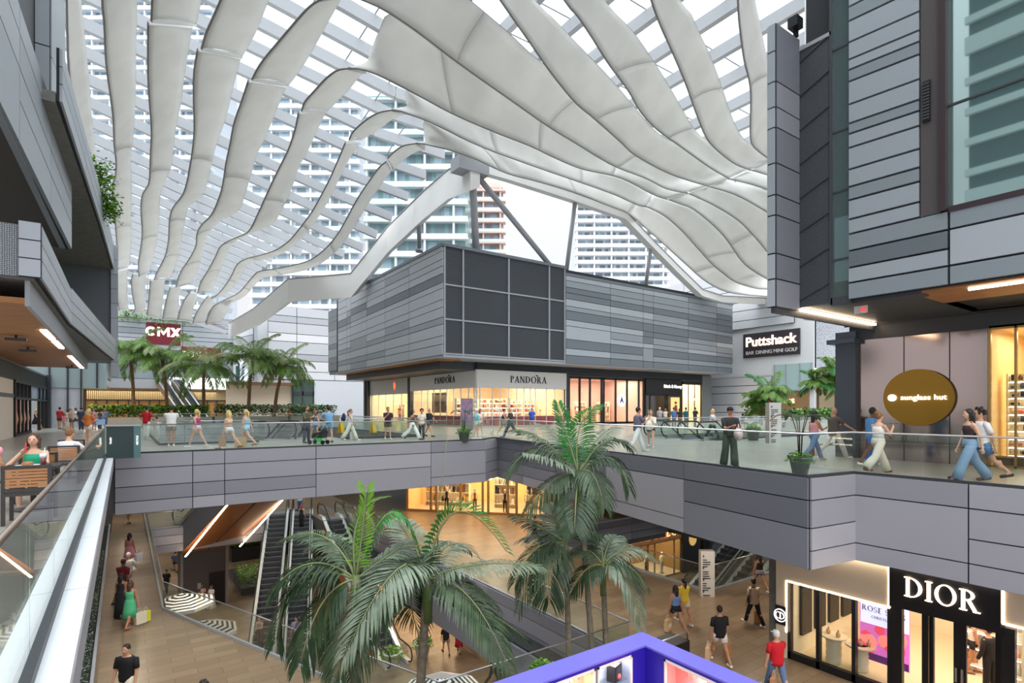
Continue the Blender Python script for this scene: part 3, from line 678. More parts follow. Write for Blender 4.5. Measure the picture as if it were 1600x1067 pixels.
# white panel building behind
cladding('wall_far_white', (17.6, 88), (34, 88), 6.0, 17.0, [.6, .8, .5, .9, .6, .8, .5, .7], WPANEL, 37, [0, .25, .6, 1], .1, [0, 1, 2, 3], gap=.09, label='white panelled building behind the palms')
mb = MB(); mb.box(17.6, 88.1, 0, 34, 96, 17.0); struct(mb, 'wall_far_white_core', WPANEL[1])
mb = MB(); mb.box(21.0, 87.7, 0, 24.2, 88.1, 6.0, 1); mb.box(24.2, 87.8, 0, 34, 88.1, 5.9, 0)
for x in (21.0, 22.5, 24.1): mb.box(x - .1, 87.6, 0, x + .1, 87.7, 6, 2)
mb.box(21, 87.6, 3.6, 24.2, 87.7, 4.2, 2); mb.box(12.0, 88.0, 0, 21, 88.1, 5, 3); mb.box(12, 86, 5.0, 21, 88.2, 5.4, 4)
struct(mb, 'wall_far_shop', [mat('blank_shop_white', (214, 220, 228), .5), GLASSD, CHARCOAL, mat('cream_hoarding', (236, 222, 200), .6), MATS['far_timber'] if 'far_timber' in MATS else mat('far_timber', (112, 86, 62), .6)], 'blank white shop wall beside a grey glass lift lobby')

# ================================================================ FAR END (cinema)
cladding('wall_cinema', (-16, 115), (17, 115), 11.0, 18.2, [.6, .5, .8, .5, .7, .6, .5, .8], PANEL, 41, [0, .2, .45, .75, 1], .12, [0, 1, 1, 2], gap=.09, label='pale panelled cinema wall at the far end of the mall')
mb = MB(); mb.box(-16, 115.1, 0, 30, 120, 18.2, 0); mb.box(-16, 113.0, 5.0, 17, 115, 6.6, 1); mb.box(-16, 112.9, 4.7, 17, 115, 5.0, 2)
struct(mb, 'wall_cinema_core', [PANEL[2], PANEL[0], mat('far_timber', (112, 86, 62), .6)], 'cinema wall and upper gallery edge')
cladding('wall_far_right', (17, 115), (17, 96), 6.0, 17.0, [.6, .8, .5, .9, .6, .8, .5], WPANEL, 42, [0, .5, 1], .1, [1, 2, 3], -.8, gap=.09, label='grey panelled wall right of the far palms')
mb = MB(); mb.box(17.1, 96, 0, 30, 115, 17, 0); mb.box(16.9, 100, 6.3, 17.0, 112, 9.3, 1)
struct(mb, 'wall_far_right_core', [WPANEL[2], GLASSD])
s = MB(); s.box(16.8, 97.5, 6.3, 16.95, 107, 9.6); o = s.build('video_wall', mat('screen_pale_blue', (214, 226, 246), .4, emit=1.3), None, label='pale glowing video wall right of the palms at the far end', cat='screen')
s = MB(); s.box(6.6, 112.4, 5.05, 15.8, 112.85, 7.0); o = s.build('light_band', mat('white_glow_sign', (255, 255, 255), .4, emit=1.6), None, label='long glowing white band over the far restaurants', cat='sign')
# restaurants under the cinema
mb = MB(); mb.box(-16, 114.6, 0, 17, 115, 4.7, 0)
for i in range(22):
    x = -15.6 + i * 1.48; mb.box(x, 114.3, 0, x + .18, 114.6, 3.0, 1)
mb.box(-16, 114.3, 2.9, 17, 114.6, 3.1, 1)
struct(mb, 'wall_restaurants', [mat('restaurant_amber', (206, 150, 84), .6), CHARCOAL], 'dark framed restaurant fronts at the far end')
mb = MB()
for i in range(130): mb.box(-15.9 + i * .252, 114.2, 3.1, -15.9 + i * .252 + .14, 114.32, 4.65)
struct(mb, 'trim_slats', mat('cream_slats', (222, 210, 170), .6), 'cream vertical slats over the restaurant fronts')
area('restaurant_light', (0, 113.6, 4.5), 28, 300, (1, .8, .5), (0, 0, 0), 1.2)

# ================================================================ RIGHT: building with the golden sign
mb = MB()
mb.box(20.5, 5.2, 0, 20.7, 8.7, 4.05, 0); mb.box(20.42, -4, 4.0, 20.75, 8.9, 4.45, 1)
struct(mb, 'wall_sunglass', [mat('mirror_panel', (176, 158, 152), .12, .9, bump=.06, scale=.55), CHARCOAL], 'polished bronze mirror wall behind the golden oval sign')
mb = MB()
for y in (7.3, 6.1): mb.box(20.485, y - .012, 0, 20.5, y + .012, 4.0)
struct(mb, 'trim_mirror_joints', CHARCOAL)
mb = MB(); mb.box(20.3, 8.65, 0, 20.8, 9.3, 4.3, 0); mb.box(20.1, 8.6, 3.9, 21, 9.5, 4.05, 0)
struct(mb, 'wall_corner_post', mat('blue_grey_post', (84, 90, 100), .45), 'blue grey corner post of the sunglass shop')
mb = MB()
for k in range(9): mb.hexa([(20.3, -4, 4.45 + k * .1), (20.45, -4, 4.5 + k * .1), (20.45, 9, 4.5 + k * .1), (20.3, 9, 4.45 + k * .1), (20.3, -4, 4.5 + k * .1), (20.45, -4, 4.55 + k * .1), (20.45, 9, 4.55 + k * .1), (20.3, 9, 4.5 + k * .1)])
mb.box(20.46, -4, 4.4, 20.7, 8.9, 5.4)
struct(mb, 'trim_louvre', mat('louvre_brown', (58, 50, 46), .5), 'brown louvre band over the sunglass shop')
def mesh_mat(name, c, hole, sc):
    m = bpy.data.materials.new(name); m.use_nodes = True
    n, l = m.node_tree.nodes, m.node_tree.links; b = n['Principled BSDF']
    t = n.new('ShaderNodeTexCoord'); v = n.new('ShaderNodeTexVoronoi'); v.inputs['Scale'].default_value = sc; v.inputs['Randomness'].default_value = .15
    r = n.new('ShaderNodeValToRGB'); r.color_ramp.interpolation = 'CONSTANT'
    r.color_ramp.elements[0].color = srgb(*hole); r.color_ramp.elements[1].position = .34; r.color_ramp.elements[1].color = srgb(*c)
    l.new(t.outputs['Object'], v.inputs['Vector']); l.new(v.outputs['Distance'], r.inputs[0]); l.new(r.outputs[0], b.inputs['Base Color'])
    b.inputs['Roughness'].default_value = .5; b.inputs['Metallic'].default_value = .3; MATS[name] = m
    return m
MESHD = mesh_mat('dark_expanded_mesh', (92, 94, 98), (26, 27, 30), 26.0)
MESHL = mesh_mat('light_expanded_mesh', (164, 168, 174), (58, 60, 66), 22.0)
mb = MB(); mb.box(15.6, -4, 4.46, 17.7, 5.4, 4.58, 0); mb.box(15.6, 5.4, 4.5, 20.6, 8.0, 4.62, 1); mb.box(15.55, 5.2, 4.42, 16.1, 6.7, 4.5, 2); mb.box(17.7, -4, 5.4, 20.6, 5.4, 5.5, 2)
struct(mb, 'ceiling_right', [WOOD, MESHD, mat('dark_plank', (60, 62, 68), .5)], 'timber soffit above the right walkway')
mb = MB(); mb.box(17.7, -4, 4.46, 17.78, 5.4, 5.4); mb.box(17.7, 5.4, 4.5, 20.4, 5.48, 5.4); struct(mb, 'trim_soffit', MATS['dark_plank'])
t = MB(); t.box(15.95, -4, 4.41, 16.03, 4.4, 4.455); t.build('led_strip', LED, None, label='warm light strip in the timber soffit over the sunglass shop', cat='light')
mb = MB(); mb.box(15.75, -4, 4.6, 24, 8.0, 17, 0); struct(mb, 'wall_right_core', MATS['panel_joint2'])
HR = [.42, .55, .38, .5, .62, .4, .3, .55, .66, .34, .3, .5, .62, .42, .36, .5, .7, .4, .62, .3, .5, .6]
cladding('wall_right_upper', (15.5, 6.75), (15.5, 5.15), 6.2, 15.6, HR, PANEL, 51, None, .1, [1, 1, 2], -.05, gap=.055, label='pale panels left of the big window')
cladding('wall_right_band', (15.5, 6.75), (15.5, -4), 4.5, 6.2, [.5, .45, .5, .5], PANEL, 52, [0, .2, .6, 1], .1, [0, 1, 2, 3], gap=.05, label='grey panels under the big window')
mb = MB(); mb.box(15.42, 4.72, 6.2, 15.72, 5.15, 16, 0); mb.box(15.32, 4.64, 6.2, 15.72, 4.76, 16, 1); mb.box(15.38, 4.6, 6.15, 15.72, -4, 6.28, 1)
struct(mb, 'trim_window', [mat('bronze_reveal', (92, 84, 84), .45, .3), mat('burgundy_frame', (58, 44, 48), .4)], 'bronze reveal of the big window')
v = MB(); v.box(15.37, 4.95, 8.4, 15.42, 5.1, 9.35, 0)
for k in range(12): v.box(15.35, 4.96, 8.45 + k * .073, 15.38, 5.09, 8.49 + k * .073, 1)
v.build('vent_grille', [BLACK, CHARCOAL], None, label='small black vent grille left of the big window', cat='vent')
mb = MB(); mb.box(15.5, -4, 6.28, 15.53, 4.66, 16)
w = mb.build('window_1', mat('reflective_glass', (150, 172, 170), .02, .8, spec=1.0)); w['kind'] = 'structure'; w['category'] = 'window'; w['label'] = 'big reflective window at upper right'
mb = MB(); mb.box(15.46, 2.2, 6.28, 15.5, 2.25, 16); mb.box(15.46, -4, 8.6, 15.5, 4.66, 8.64); mb.box(15.46, -4, 11.1, 15.5, 4.66, 11.14)
struct(mb, 'trim_mullions', CHARCOAL)
HB2 = [.55, .5, .75, .4, .62, .7, .4, .5, .6, .55]
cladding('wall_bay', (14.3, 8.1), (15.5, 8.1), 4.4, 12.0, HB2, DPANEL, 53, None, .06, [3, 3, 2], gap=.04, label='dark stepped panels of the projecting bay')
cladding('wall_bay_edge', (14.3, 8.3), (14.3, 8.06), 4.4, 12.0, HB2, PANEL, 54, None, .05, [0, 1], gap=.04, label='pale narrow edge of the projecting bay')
mb = MB(); mb.hexa([(15.5, 8.1, 4.5), (15.5, 7.22, 4.5), (15.62, 7.22, 4.5), (15.62, 8.1, 4.5), (15.5, 8.1, 11.7), (15.5, 7.22, 11.7), (15.62, 7.22, 11.7), (15.62, 8.1, 11.7)], 0)
for k in range(8): mb.bar((15.48, 8.05, 4.7 + k * .95), (15.48, 7.25, 5.05 + k * .95), .03, .04, 1)
mb.box(15.46, 7.2, 11.66, 15.64, 8.1, 11.76, 2)
struct(mb, 'wall_bay_mesh', [MESHD, CHARCOAL, GREYSTEEL], 'dark metal mesh side of the projecting bay')
mb = MB(); mb.box(15.52, 6.75, 4.6, 15.56, 7.2, 14, 0)
for z in (5.6, 7.4, 9.0, 11.2): mb.box(15.49, 6.75, z, 15.53, 7.2, z + .05, 1)
mb.box(15.46, 7.16, 4.45, 15.6, 7.24, 15, 1); mb.box(15.46, 6.7, 4.42, 15.62, 7.2, 4.62, 1)
struct(mb, 'wall_bay_glass', [MATS['reflective_glass'], CHARCOAL], 'narrow green glass strip between mesh and panels')
t = MB(); t.box(15.5, 7.98, 4.40, 20.2, 8.05, 4.47); t.build('led_strip', LED, None, label='warm light strip along the lower edge of the projecting mesh bay', cat='light')
mb = MB(); mb.box(14.3, 8.08, 4.25, 20.3, 8.2, 4.5); struct(mb, 'trim_bay_foot', CHARCOAL, 'dark foot beam of the projecting bay')
mb = MB(); mb.lathe((0, 0, 0), [(.55, 0), (.5, 11)], 20); o = mb.build('white_column', WHITE, None, label='thick white round column rising behind the dark mesh bay', cat='column'); o.location = at(1285, 10, X=18.2); o.location.z = 4.55
fl = empty('flood_light', (15.3, 8.05, 12.0), 0, 'small black flood light on top of the projecting bay', 'light')
m_ = MB(); m_.box(-.05, -.05, 0, .05, .05, .25); m_.build('bracket', BLACK, fl)
m_ = MB(); m_.box(-.22, -.15, .2, .1, .12, .48); m_.build('lamp_head', BLACK, fl)
ex = empty('exit_sign', at(1345, 478, X=16.4), 0, 'small white and red exit sign under the right timber soffit', 'sign')
m_ = MB(); m_.box(-.03, -.16, -.2, .03, .16, 0); m_.build('housing', WHITE, ex)
m_ = MB(); m_.box(-.036, -.13, -.16, -.03, -.02, -.05); m_.build('red_panel', mat('exit_red', (226, 60, 60), .5, emit=1.5), ex)
# far right: white wall with black sign
cladding('wall_minigolf_top', (62, 70.2), (62, 32.8), 11.3, 18.5, [.5, .6, .5, .7, .5, .6], WPANEL, 61, [0, .2, .6, 1], .1, [0, 1, 1, 2], -.2, gap=.08, label='white panelled top of the mini golf building')
mb = MB(); mb.box(62.2, 30.7, 0, 62.6, 70, 12.5, 0)
struct(mb, 'wall_minigolf', [mat('white_render', (226, 230, 236), .7)], 'white rendered wall with the black mini golf sign')
cladding('wall_minigolf_low', (61.9, 70), (61.9, 35.4), 0, 5.4, [.6, .5, .8, .5, .6], WPANEL, 62, [0, .4, 1], .1, [0, 1, 1, 2], .1, gap=.08, label='white panels at the foot of the mini golf building')
mb = MB(); mb.box(62.15, 30.9, 3.7, 62.2, 35.2, 6.7, 0)
for y in (30.9, 32.2, 33.8, 35.2): mb.box(62.05, y - .05, 3.7, 62.15, y + .05, 6.7, 1)
mb.box(62.0, 31.2, 0, 62.2, 35.2, 3.6, 2); mb.box(61.9, 30.7, 3.6, 62.2, 35.3, 3.75, 1)
struct(mb, 'wall_minigolf_glass', [mat('pale_aqua_glass', (176, 204, 206), .15), GREYSTEEL, mat('amber_shop', (150, 118, 84), .5)], 'pale aqua glazing over a small shop entrance')
mb = MB(); mb.box(62.3, 30.7, 6.1, 76, 30.9, 14.0, 0); struct(mb, 'wall_grey_texture', mat('grey_pebbled_wall', (120, 124, 132), .8, noise=(176, 180, 188), scale=6), 'grey speckled wall right of the white building')
mb = MB(); mb.box(62.7, 31.2, 0, 80, 32, 6, 0); mb.box(62, 24, 4.9, 80, 31, 5.2, 1)
struct(mb, 'wall_far_right_shops', [mat('warm_far_shop', (206, 184, 150), .6), WPANEL[1]], 'low shops with a pale canopy at far right')

# ================================================================ LEFT BUILDINGS
def wall_poly(pts): return [(p[0], p[1]) for p in pts]
cladding('wall_left_parapet', (-2.6, 15.5), (-2.05, 32.6), 9.0, 12.8, [.9, .7, .75, .6], PANEL, 71, [0, .28, .62, 1], .12, [0, 1, 1], gap=.05, label='pale panelled parapet of the upper left terrace')
mb = MB(); mb.prism([(-9, 10), (-2.75, 10), (-2.2, 32.5), (-9, 32.5)], 9.0, 9.4, 0); mb.prism([(-2.72, 12), (-2.6, 12), (-2.15, 32.4), (-2.35, 32.4)], 8.95, 12.6, 1)
struct(mb, 'ceiling_terrace', [mat('dark_terrace_soffit', (70, 64, 58), .8), PANEL[2]], 'dark underside of the upper left terrace')
mb = MB(); mb.box(-3.1, 10, 9.5, -2.8, 28.1, 26); struct(mb, 'wall_left_mesh', MESHD, 'dark metal mesh on the upper left building')
cladding('wall_left_column', (-2.8, 28.1), (-2.32, 28.1), 9.5, 27, [.9, .5, .9, .5, 1.1], PANEL, 72, None, .06, [0, 1], gap=.05, label='narrow pale panel column at upper left')
cladding('wall_left_tall', (-2.34, 28.1), (-2.22, 32.5), 9.5, 27, [.9, .5, .9, .5, 1.1], PANEL, 73, [0, 1], .06, [0, 1], .4, gap=.05, label='tall pale panels at upper left')
# lower balcony with curved fascia
bal = [(-1.75, 18.5), (-1.72, 28), (-1.22, 36), (-0.85, 42), (-0.5, 47.5)]
for i in range(len(bal) - 1):
    cladding('wall_balcony', bal[i], bal[i + 1], 5.0 if i else 5.0, 6.35 + (.1 if i else 0), [.45, .4, .5], PANEL, 80 + i, [0, .5, 1], .06, [0, 0, 1], gap=.03, label='pale curved balcony fascia on the left, section %s the corner' % ['nearest', 'second from', 'third from', 'farthest from'][i])
mb = MB(); mb.prism([(-6, 18.6), (-1.85, 18.6), (-1.82, 28), (-1.32, 36), (-.95, 42), (-.6, 47.4), (-6, 47.4)], 4.95, 5.2, 0)
struct(mb, 'ceiling_balcony', CONC, 'raw concrete underside of the left balcony')
cladding('wall_balcony_end', (-2.15, 18.45), (-1.7, 18.45), 5.0, 6.4, [.4, .4, .4], PANEL, 86, None, .05, [0], label='pale end of the left balcony')
mb = MB(); mb.box(-6, 18.5, 5.0, -2.15, 18.6, 6.3); struct(mb, 'wall_balcony_mesh', MESHL, 'light metal mesh screen on the left balcony')
# upper slab behind with its end wall
for i, (a, b) in enumerate([((-1.75, 24), (-1.1, 38)), ((-1.1, 38), (-.6, 51))]):
    cladding('wall_upper_slab', a, b, 12.0, 13.8, [.6, .6, .6], PANEL, 90 + i, [0, .5, 1], .08, [0, 0, 1], gap=.04, label='pale edge of the high slab at left, %s half' % ['near', 'far'][i])
mb = MB(); mb.prism([(-8, 24), (-1.85, 24), (-1.2, 38), (-.7, 51), (-8, 51)], 11.95, 12.3); struct(mb, 'ceiling_high', CONC, 'dark concrete underside of the high slab')
mb = MB(); mb.box(-8, 50.8, 5, -.7, 51.2, 12); struct(mb, 'wall_left_grey', mat('grey_wall_panel', (112, 116, 122), .5), 'grey panelled wall under the high slab')
cladding('wall_left_sliver', (-.75, 50.7), (-.3, 50.7), 4.0, 13.8, [.5] * 9, PANEL, 95, None, .06, [0, 1], label='pale panel strip at the end of the left buildings')
mb = MB(); mb.box(-4.2, 32.8, 6, -3.9, 50.8, 12); struct(mb, 'wall_left_glass', GLASSD, 'green glass wall behind the left balcony')
# walkway ceiling and shops at left
mb = MB(); mb.box(-5.4, 18.7, 4.35, -2.05, 47, 4.5, 0); mb.box(-2.05, 18.7, 4.3, -1.95, 47, 4.95, 1); mb.box(-5.4, 18.7, 4.3, -5.2, 60, 4.4, 1)
struct(mb, 'ceiling_left', [WOOD, GREYSTEEL], 'timber ceiling over the left walkway')
for i, (y0, y1) in enumerate([(24.5, 27.5), (28.2, 31.4), (36, 38.4), (39, 41.4), (42, 44), (44.6, 46.4)]):
    t = MB(); t.box(-2.3, y0, 4.30, -2.12, y1, 4.345)
    t.build('linear_ceiling_light', LEDW, None, label='%s linear light from the camera in the left timber ceiling' % ['first', 'second', 'third', 'fourth', 'fifth', 'sixth'][i], cat='light', group='linear lights in the left ceiling')
for i, (x, y) in enumerate([(-3.4, 32), (-2.6, 44), (-3.2, 27)]):
    d = empty('ceiling_camera', (x, y, 4.35), 0, ['small dark ceiling device between the third and second strip lights', 'small dark ceiling device at the far end of the left ceiling', 'small dark ceiling device nearest the viewer in the left ceiling'][i], 'ceiling fitting', 'small ceiling devices at left')
    m_ = MB(); m_.lathe((0, 0, -.1), [(.04, 0), (.04, .1)], 8); m_.build('stem', BLACK, d)
    m_ = MB(); m_.box(-.3, -.12, -.2, .3, .12, -.1); m_.build('body', CHARCOAL, d)
mb = MB(); mb.box(-5.6, 30, 3.3, -5.2, 60, 4.3, 0)
for k in range(8): mb.box(-5.2, 30, 3.38 + k * .11, -5.14, 60, 3.43 + k * .11, 1)
struct(mb, 'wall_left_louvre', [CHARCOAL, BLACK], 'dark louvres above the left shop')
mb = MB(); mb.box(-8.5, 30, 0, -8.3, 60, 4.3, 0); mb.box(-5.3, 30, 0, -5.2, 43, 3.3, 1); mb.box(-5.5, 59.5, 0, -4.9, 60.2, 4.4, 2); mb.box(-5.3, 30, 2.3, -5.15, 43, 2.5, 2)
struct(mb, 'wall_left_shop', [BLACK, mat('cream_shop_wall', (238, 226, 210), .5), mat('dark_green_grey', (62, 72, 76), .4)], 'left shop wall with cream front')
mb = MB()
for y in (43, 44.6, 46.2, 47.8, 49.6, 54.8, 57, 59.4): mb.box(-5.28, y - .09, 0, -5.1, y + .09, 3.3)
mb.box(-5.28, 43, 2.2, -5.1, 59.4, 2.35); mb.box(-5.28, 43, 3.2, -5.1, 59.4, 3.35); mb.box(-5.28, 43, 0, -5.1, 50, .15)
struct(mb, 'window_2', BLACK, 'black window frames of the left shop'); bpy.data.objects['window_2']['category'] = 'window'
for i, (y0, y1, c) in enumerate([(43.1, 44.5, (226, 170, 176)), (44.7, 46.1, (238, 214, 210)), (46.3, 47.7, (214, 178, 172)), (47.9, 49.5, (238, 224, 222))]):
    p = empty('window_poster', (-5.25, y0, .2), 0, ['first pink window poster from the left in the dark shopfront', 'second window poster, pale, in the dark shopfront', 'third window poster, dusky pink, in the dark shopfront', 'fourth window poster, whitish, beside the black doorway'][i], 'poster', 'posters in the left shop window')
    m_ = MB(); m_.box(0, 0, 0, .03, y1 - y0, 2.0); m_.build('sheet', mat('poster%d' % i, c, .5, noise=[(200, 110, 126), (250, 236, 232), (186, 120, 110), (250, 244, 244)][i], scale=1.1), p)
    m_ = MB(); m_.tube([(.04, .3, .2), (.04, .5, .8), (.04, .45, 1.3)], [.06, .16, .1], 8); m_.ball((.04, .5, 1.55), .15, sc=(.3, 1, 1)); m_.build('printed_figure', mat('poster_skin', (222, 176, 150), .5), p)
mb = MB(); mb.box(-5.3, 50, 2.4, -5.2, 59.4, 3.2); struct(mb, 'window_3', mat('transom_blue', (150, 172, 200), .15)); bpy.data.objects['window_3']['category'] = 'window'
# far left block with restaurant canopy
mb = MB(); mb.box(-9, 60.4, 0, -3.0, 64, 3.4, 0); mb.box(-9, 60.3, 3.4, -1.2, 64, 6.6, 1)
for x in (-5.1, -3.9, -3.0, -1.9): mb.box(x, 60.15, 0 if x < -2.9 else 3.4, x + .12, 60.32, 6.6, 2)
struct(mb, 'wall_left_far', [WPANEL[1], mat('pale_green_glass', (168, 186, 188), .2), CHARCOAL], 'pale glass block at the end of the left walkway')
cladding('wall_left_terrace', (-1.5, 62), (-1.1, 75), 4.6, 6.6, [.6, .5, .5], PANEL, 97, [0, .5, 1], .08, [1, 2], label='grey terrace edge beyond the left walkway')
cladding('wall_left_terrace_end', (-3.2, 62), (-1.5, 62), 4.6, 6.6, [.6, .5, .5], PANEL, 98, None, .08, [0, 1], label='pale end of the far left terrace')
mb = MB(); mb.box(-7, 62, 4.4, -1.6, 100, 4.6, 0); mb.box(-4.6, 64, 0, -4.4, 100, 4.4, 1)
for i in range(9): mb.box(-4.4, 65 + i * 4, 0, -4.2, 65.3 + i * 4, 4.4, 2)
struct(mb, 'wall_left_restaurant', [WOOD, mat('amber_wall', (190, 146, 92), .6), CHARCOAL], 'amber restaurant front under the far left terrace')
t = MB(); t.box(-1.95, 64.2, 4.33, -1.75, 84, 4.39); t.build('led_strip', LED, None, label='warm light strip under the far left terrace', cat='light')
mb = MB(); mb.box(-9, 75, 5.0, -3.2, 115, 11, 0); struct(mb, 'wall_left_end', WPANEL[2])
area('left_terrace_light', (-3, 80, 4.3), 2, 500, (1, .8, .55), (0, 0, 0), 30)
# ================================================================ LETTERING
def sans(name, body, size, mat_, parent, depth=.03, bold=0.0, spacing=1.0, center=True):
    """letters standing in the local xz plane, facing -y"""
    c = bpy.data.curves.new('text_tmp', 'FONT'); c.body = body; c.size = size; c.extrude = depth / 2; c.offset = bold
    c.space_character = spacing; c.align_x = 'CENTER' if center else 'LEFT'; c.align_y = 'CENTER'
    o = bpy.data.objects.new('text_tmp', c); COL.objects.link(o)
    dg = bpy.context.evaluated_depsgraph_get(); me = bpy.data.meshes.new_from_object(o.evaluated_get(dg))
    bpy.data.objects.remove(o); bpy.data.curves.remove(c)
    me.transform(Matrix.Rotation(math.radians(90), 4, 'X')); me.materials.clear(); me.materials.append(mat_)
    ob = bpy.data.objects.new(name, me); COL.objects.link(ob); ob.parent = parent
    return ob
TK, TN, SF = .155, .05, .045
def glyph(ch):
    """serif capital, height 1: list of polygons and its advance width"""
    P = []; q = lambda *a: P.append(list(a))
    def stem(x, w=TK, y0=0, y1=1, se=.09):
        q((x, y0), (x + w, y0), (x + w, y1), (x, y1))
        if se:
            q((x - se, y0), (x + w + se, y0), (x + w + se, y0 + SF), (x - se, y0 + SF)); q((x - se, y1 - SF), (x + w + se, y1 - SF), (x + w + se, y1), (x - se, y1))
    def ring(cx, cy, rx, ry, ix, iy, a0=0, a1=360, n=22):
        for i in range(n):
            t0, t1 = math.radians(a0 + (a1 - a0) * i / n), math.radians(a0 + (a1 - a0) * (i + 1) / n)
            q((cx + ix * math.cos(t0), cy + iy * math.sin(t0)), (cx + rx * math.cos(t0), cy + ry * math.sin(t0)), (cx + rx * math.cos(t1), cy + ry * math.sin(t1)), (cx + ix * math.cos(t1), cy + iy * math.sin(t1)))
    def dia(x0, y0, x1, y1, w): q((x0, y0), (x0 + w, y0), (x1 + w, y1), (x1, y1))
    if ch == 'I': stem(.1); w = .36
    elif ch == 'D': stem(.1); ring(.28, .5, .58, .5, .42, .455, -90, 90); q((.2, 0), (.3, 0), (.3, SF), (.2, SF)); q((.2, 1 - SF), (.3, 1 - SF), (.3, 1), (.2, 1)); w = .94
    elif ch == 'O': ring(.52, .5, .48, .52, .33, .47); w = 1.06
    elif ch == 'P': stem(.1); ring(.3, .75, .34, .25, .2, .205, -90, 90, 14); q((.2, .5), (.3, .5), (.3, .545), (.2, .545)); q((.2, .955), (.3, .955), (.3, 1), (.2, 1)); w = .7
    elif ch == 'R': stem(.1); ring(.3, .75, .36, .25, .21, .205, -90, 90, 14); q((.2, .5), (.36, .5), (.36, .545), (.2, .545)); q((.2, .955), (.3, .955), (.3, 1), (.2, 1)); dia(.62, 0, .32, .52, .17); q((.6, 0), (.9, 0), (.9, SF), (.6, SF)); w = .9
    elif ch == 'A': dia(.08, 0, .42, 1, .06); dia(.66, 0, .36, 1, .15); q((.2, .3), (.66, .3), (.66, .35), (.2, .35)); q((-.02, 0), (.24, 0), (.24, SF), (-.02, SF)); q((.58, 0), (.9, 0), (.9, SF), (.58, SF)); w = .88
    elif ch == 'N': stem(.1, TN, 0, 1, .08); dia(.66, 0, .08, 1, .16); stem(.74, TN, .0, 1, .0); q((.66, 1 - SF), (.88, 1 - SF), (.88, 1), (.66, 1)); w = .92
    elif ch == 'L': stem(.1); q((.2, 0), (.62, 0), (.62, .22), (.58, .22), (.54, SF), (.2, SF)); w = .68
    elif ch == 'M': stem(.08, TN, 0, 1, .07); stem(.86, TK, 0, 1, .07); dia(.46, .06, .1, 1, .13); dia(.48, .06, .86, 1, .06); w = 1.12
    elif ch == 'E': stem(.1); q((.2, 0), (.6, 0), (.6, SF), (.2, SF)); q((.2, .48), (.5, .48), (.5, .52), (.2, .52)); q((.2, 1 - SF), (.6, 1 - SF), (.6, 1), (.2, 1)); w = .68
    elif ch == 'U': stem(.1, TK, .3, 1, .0); ring(.44, .32, .34, .33, .22, .28, 180, 360, 14); stem(.72, TN, .3, 1, .0); q((.02, 1 - SF), (.34, 1 - SF), (.34, 1), (.02, 1)); q((.62, 1 - SF), (.9, 1 - SF), (.9, 1), (.62, 1)); w = .92
    elif ch == 'S': ring(.33, .74, .28, .27, .19, .22, 20, 270, 14); ring(.33, .26, .3, .27, .19, .22, -160, 90, 14); w = .68
    elif ch == 'T': stem(.32, TK, 0, 1, .08); q((0, 1 - SF), (.8, 1 - SF), (.8, 1), (0, 1)); w = .82
    elif ch == 'C': ring(.5, .5, .48, .52, .33, .47, 45, 315); w = .9
    elif ch == 'H': stem(.1); stem(.7); q((.2, .48), (.75, .48), (.75, .53), (.2, .53)); w = 1.0
    else: w = .4
    return P, w
def serif(name, body, h, mat_, parent, depth=.04, spacing=.08, center=True, xs=1.0):
    mb = MB(); x = 0; items = []
    for ch in body:
        P, w = glyph(ch); items.append((P, x)); x += w + spacing
    off = -(x - spacing) / 2 if center else 0
    for P, x0 in items:
        for p in P: mb.extrude([((a + x0 + off) * h * xs, -depth / 2, (b - .5) * h) for a, b in p], (0, depth, 0))
    return mb.build(name, mat_, parent)
def sign_root(name, a, b, f, z, off, label):
    ang = math.atan2(b[1] - a[1], b[0] - a[0])
    p = Vector((a[0] + (b[0] - a[0]) * f, a[1] + (b[1] - a[1]) * f, z)); n = Vector((math.sin(ang), -math.cos(ang), 0))
    return empty(name, p + n * off, ang, label, 'sign')
LETW = mat('letter_white', (255, 250, 244), .5, emit=1.6); LETK = mat('letter_black', (26, 26, 28), .5); LETG = mat('letter_gold', (255, 214, 150), .4, emit=1.2)
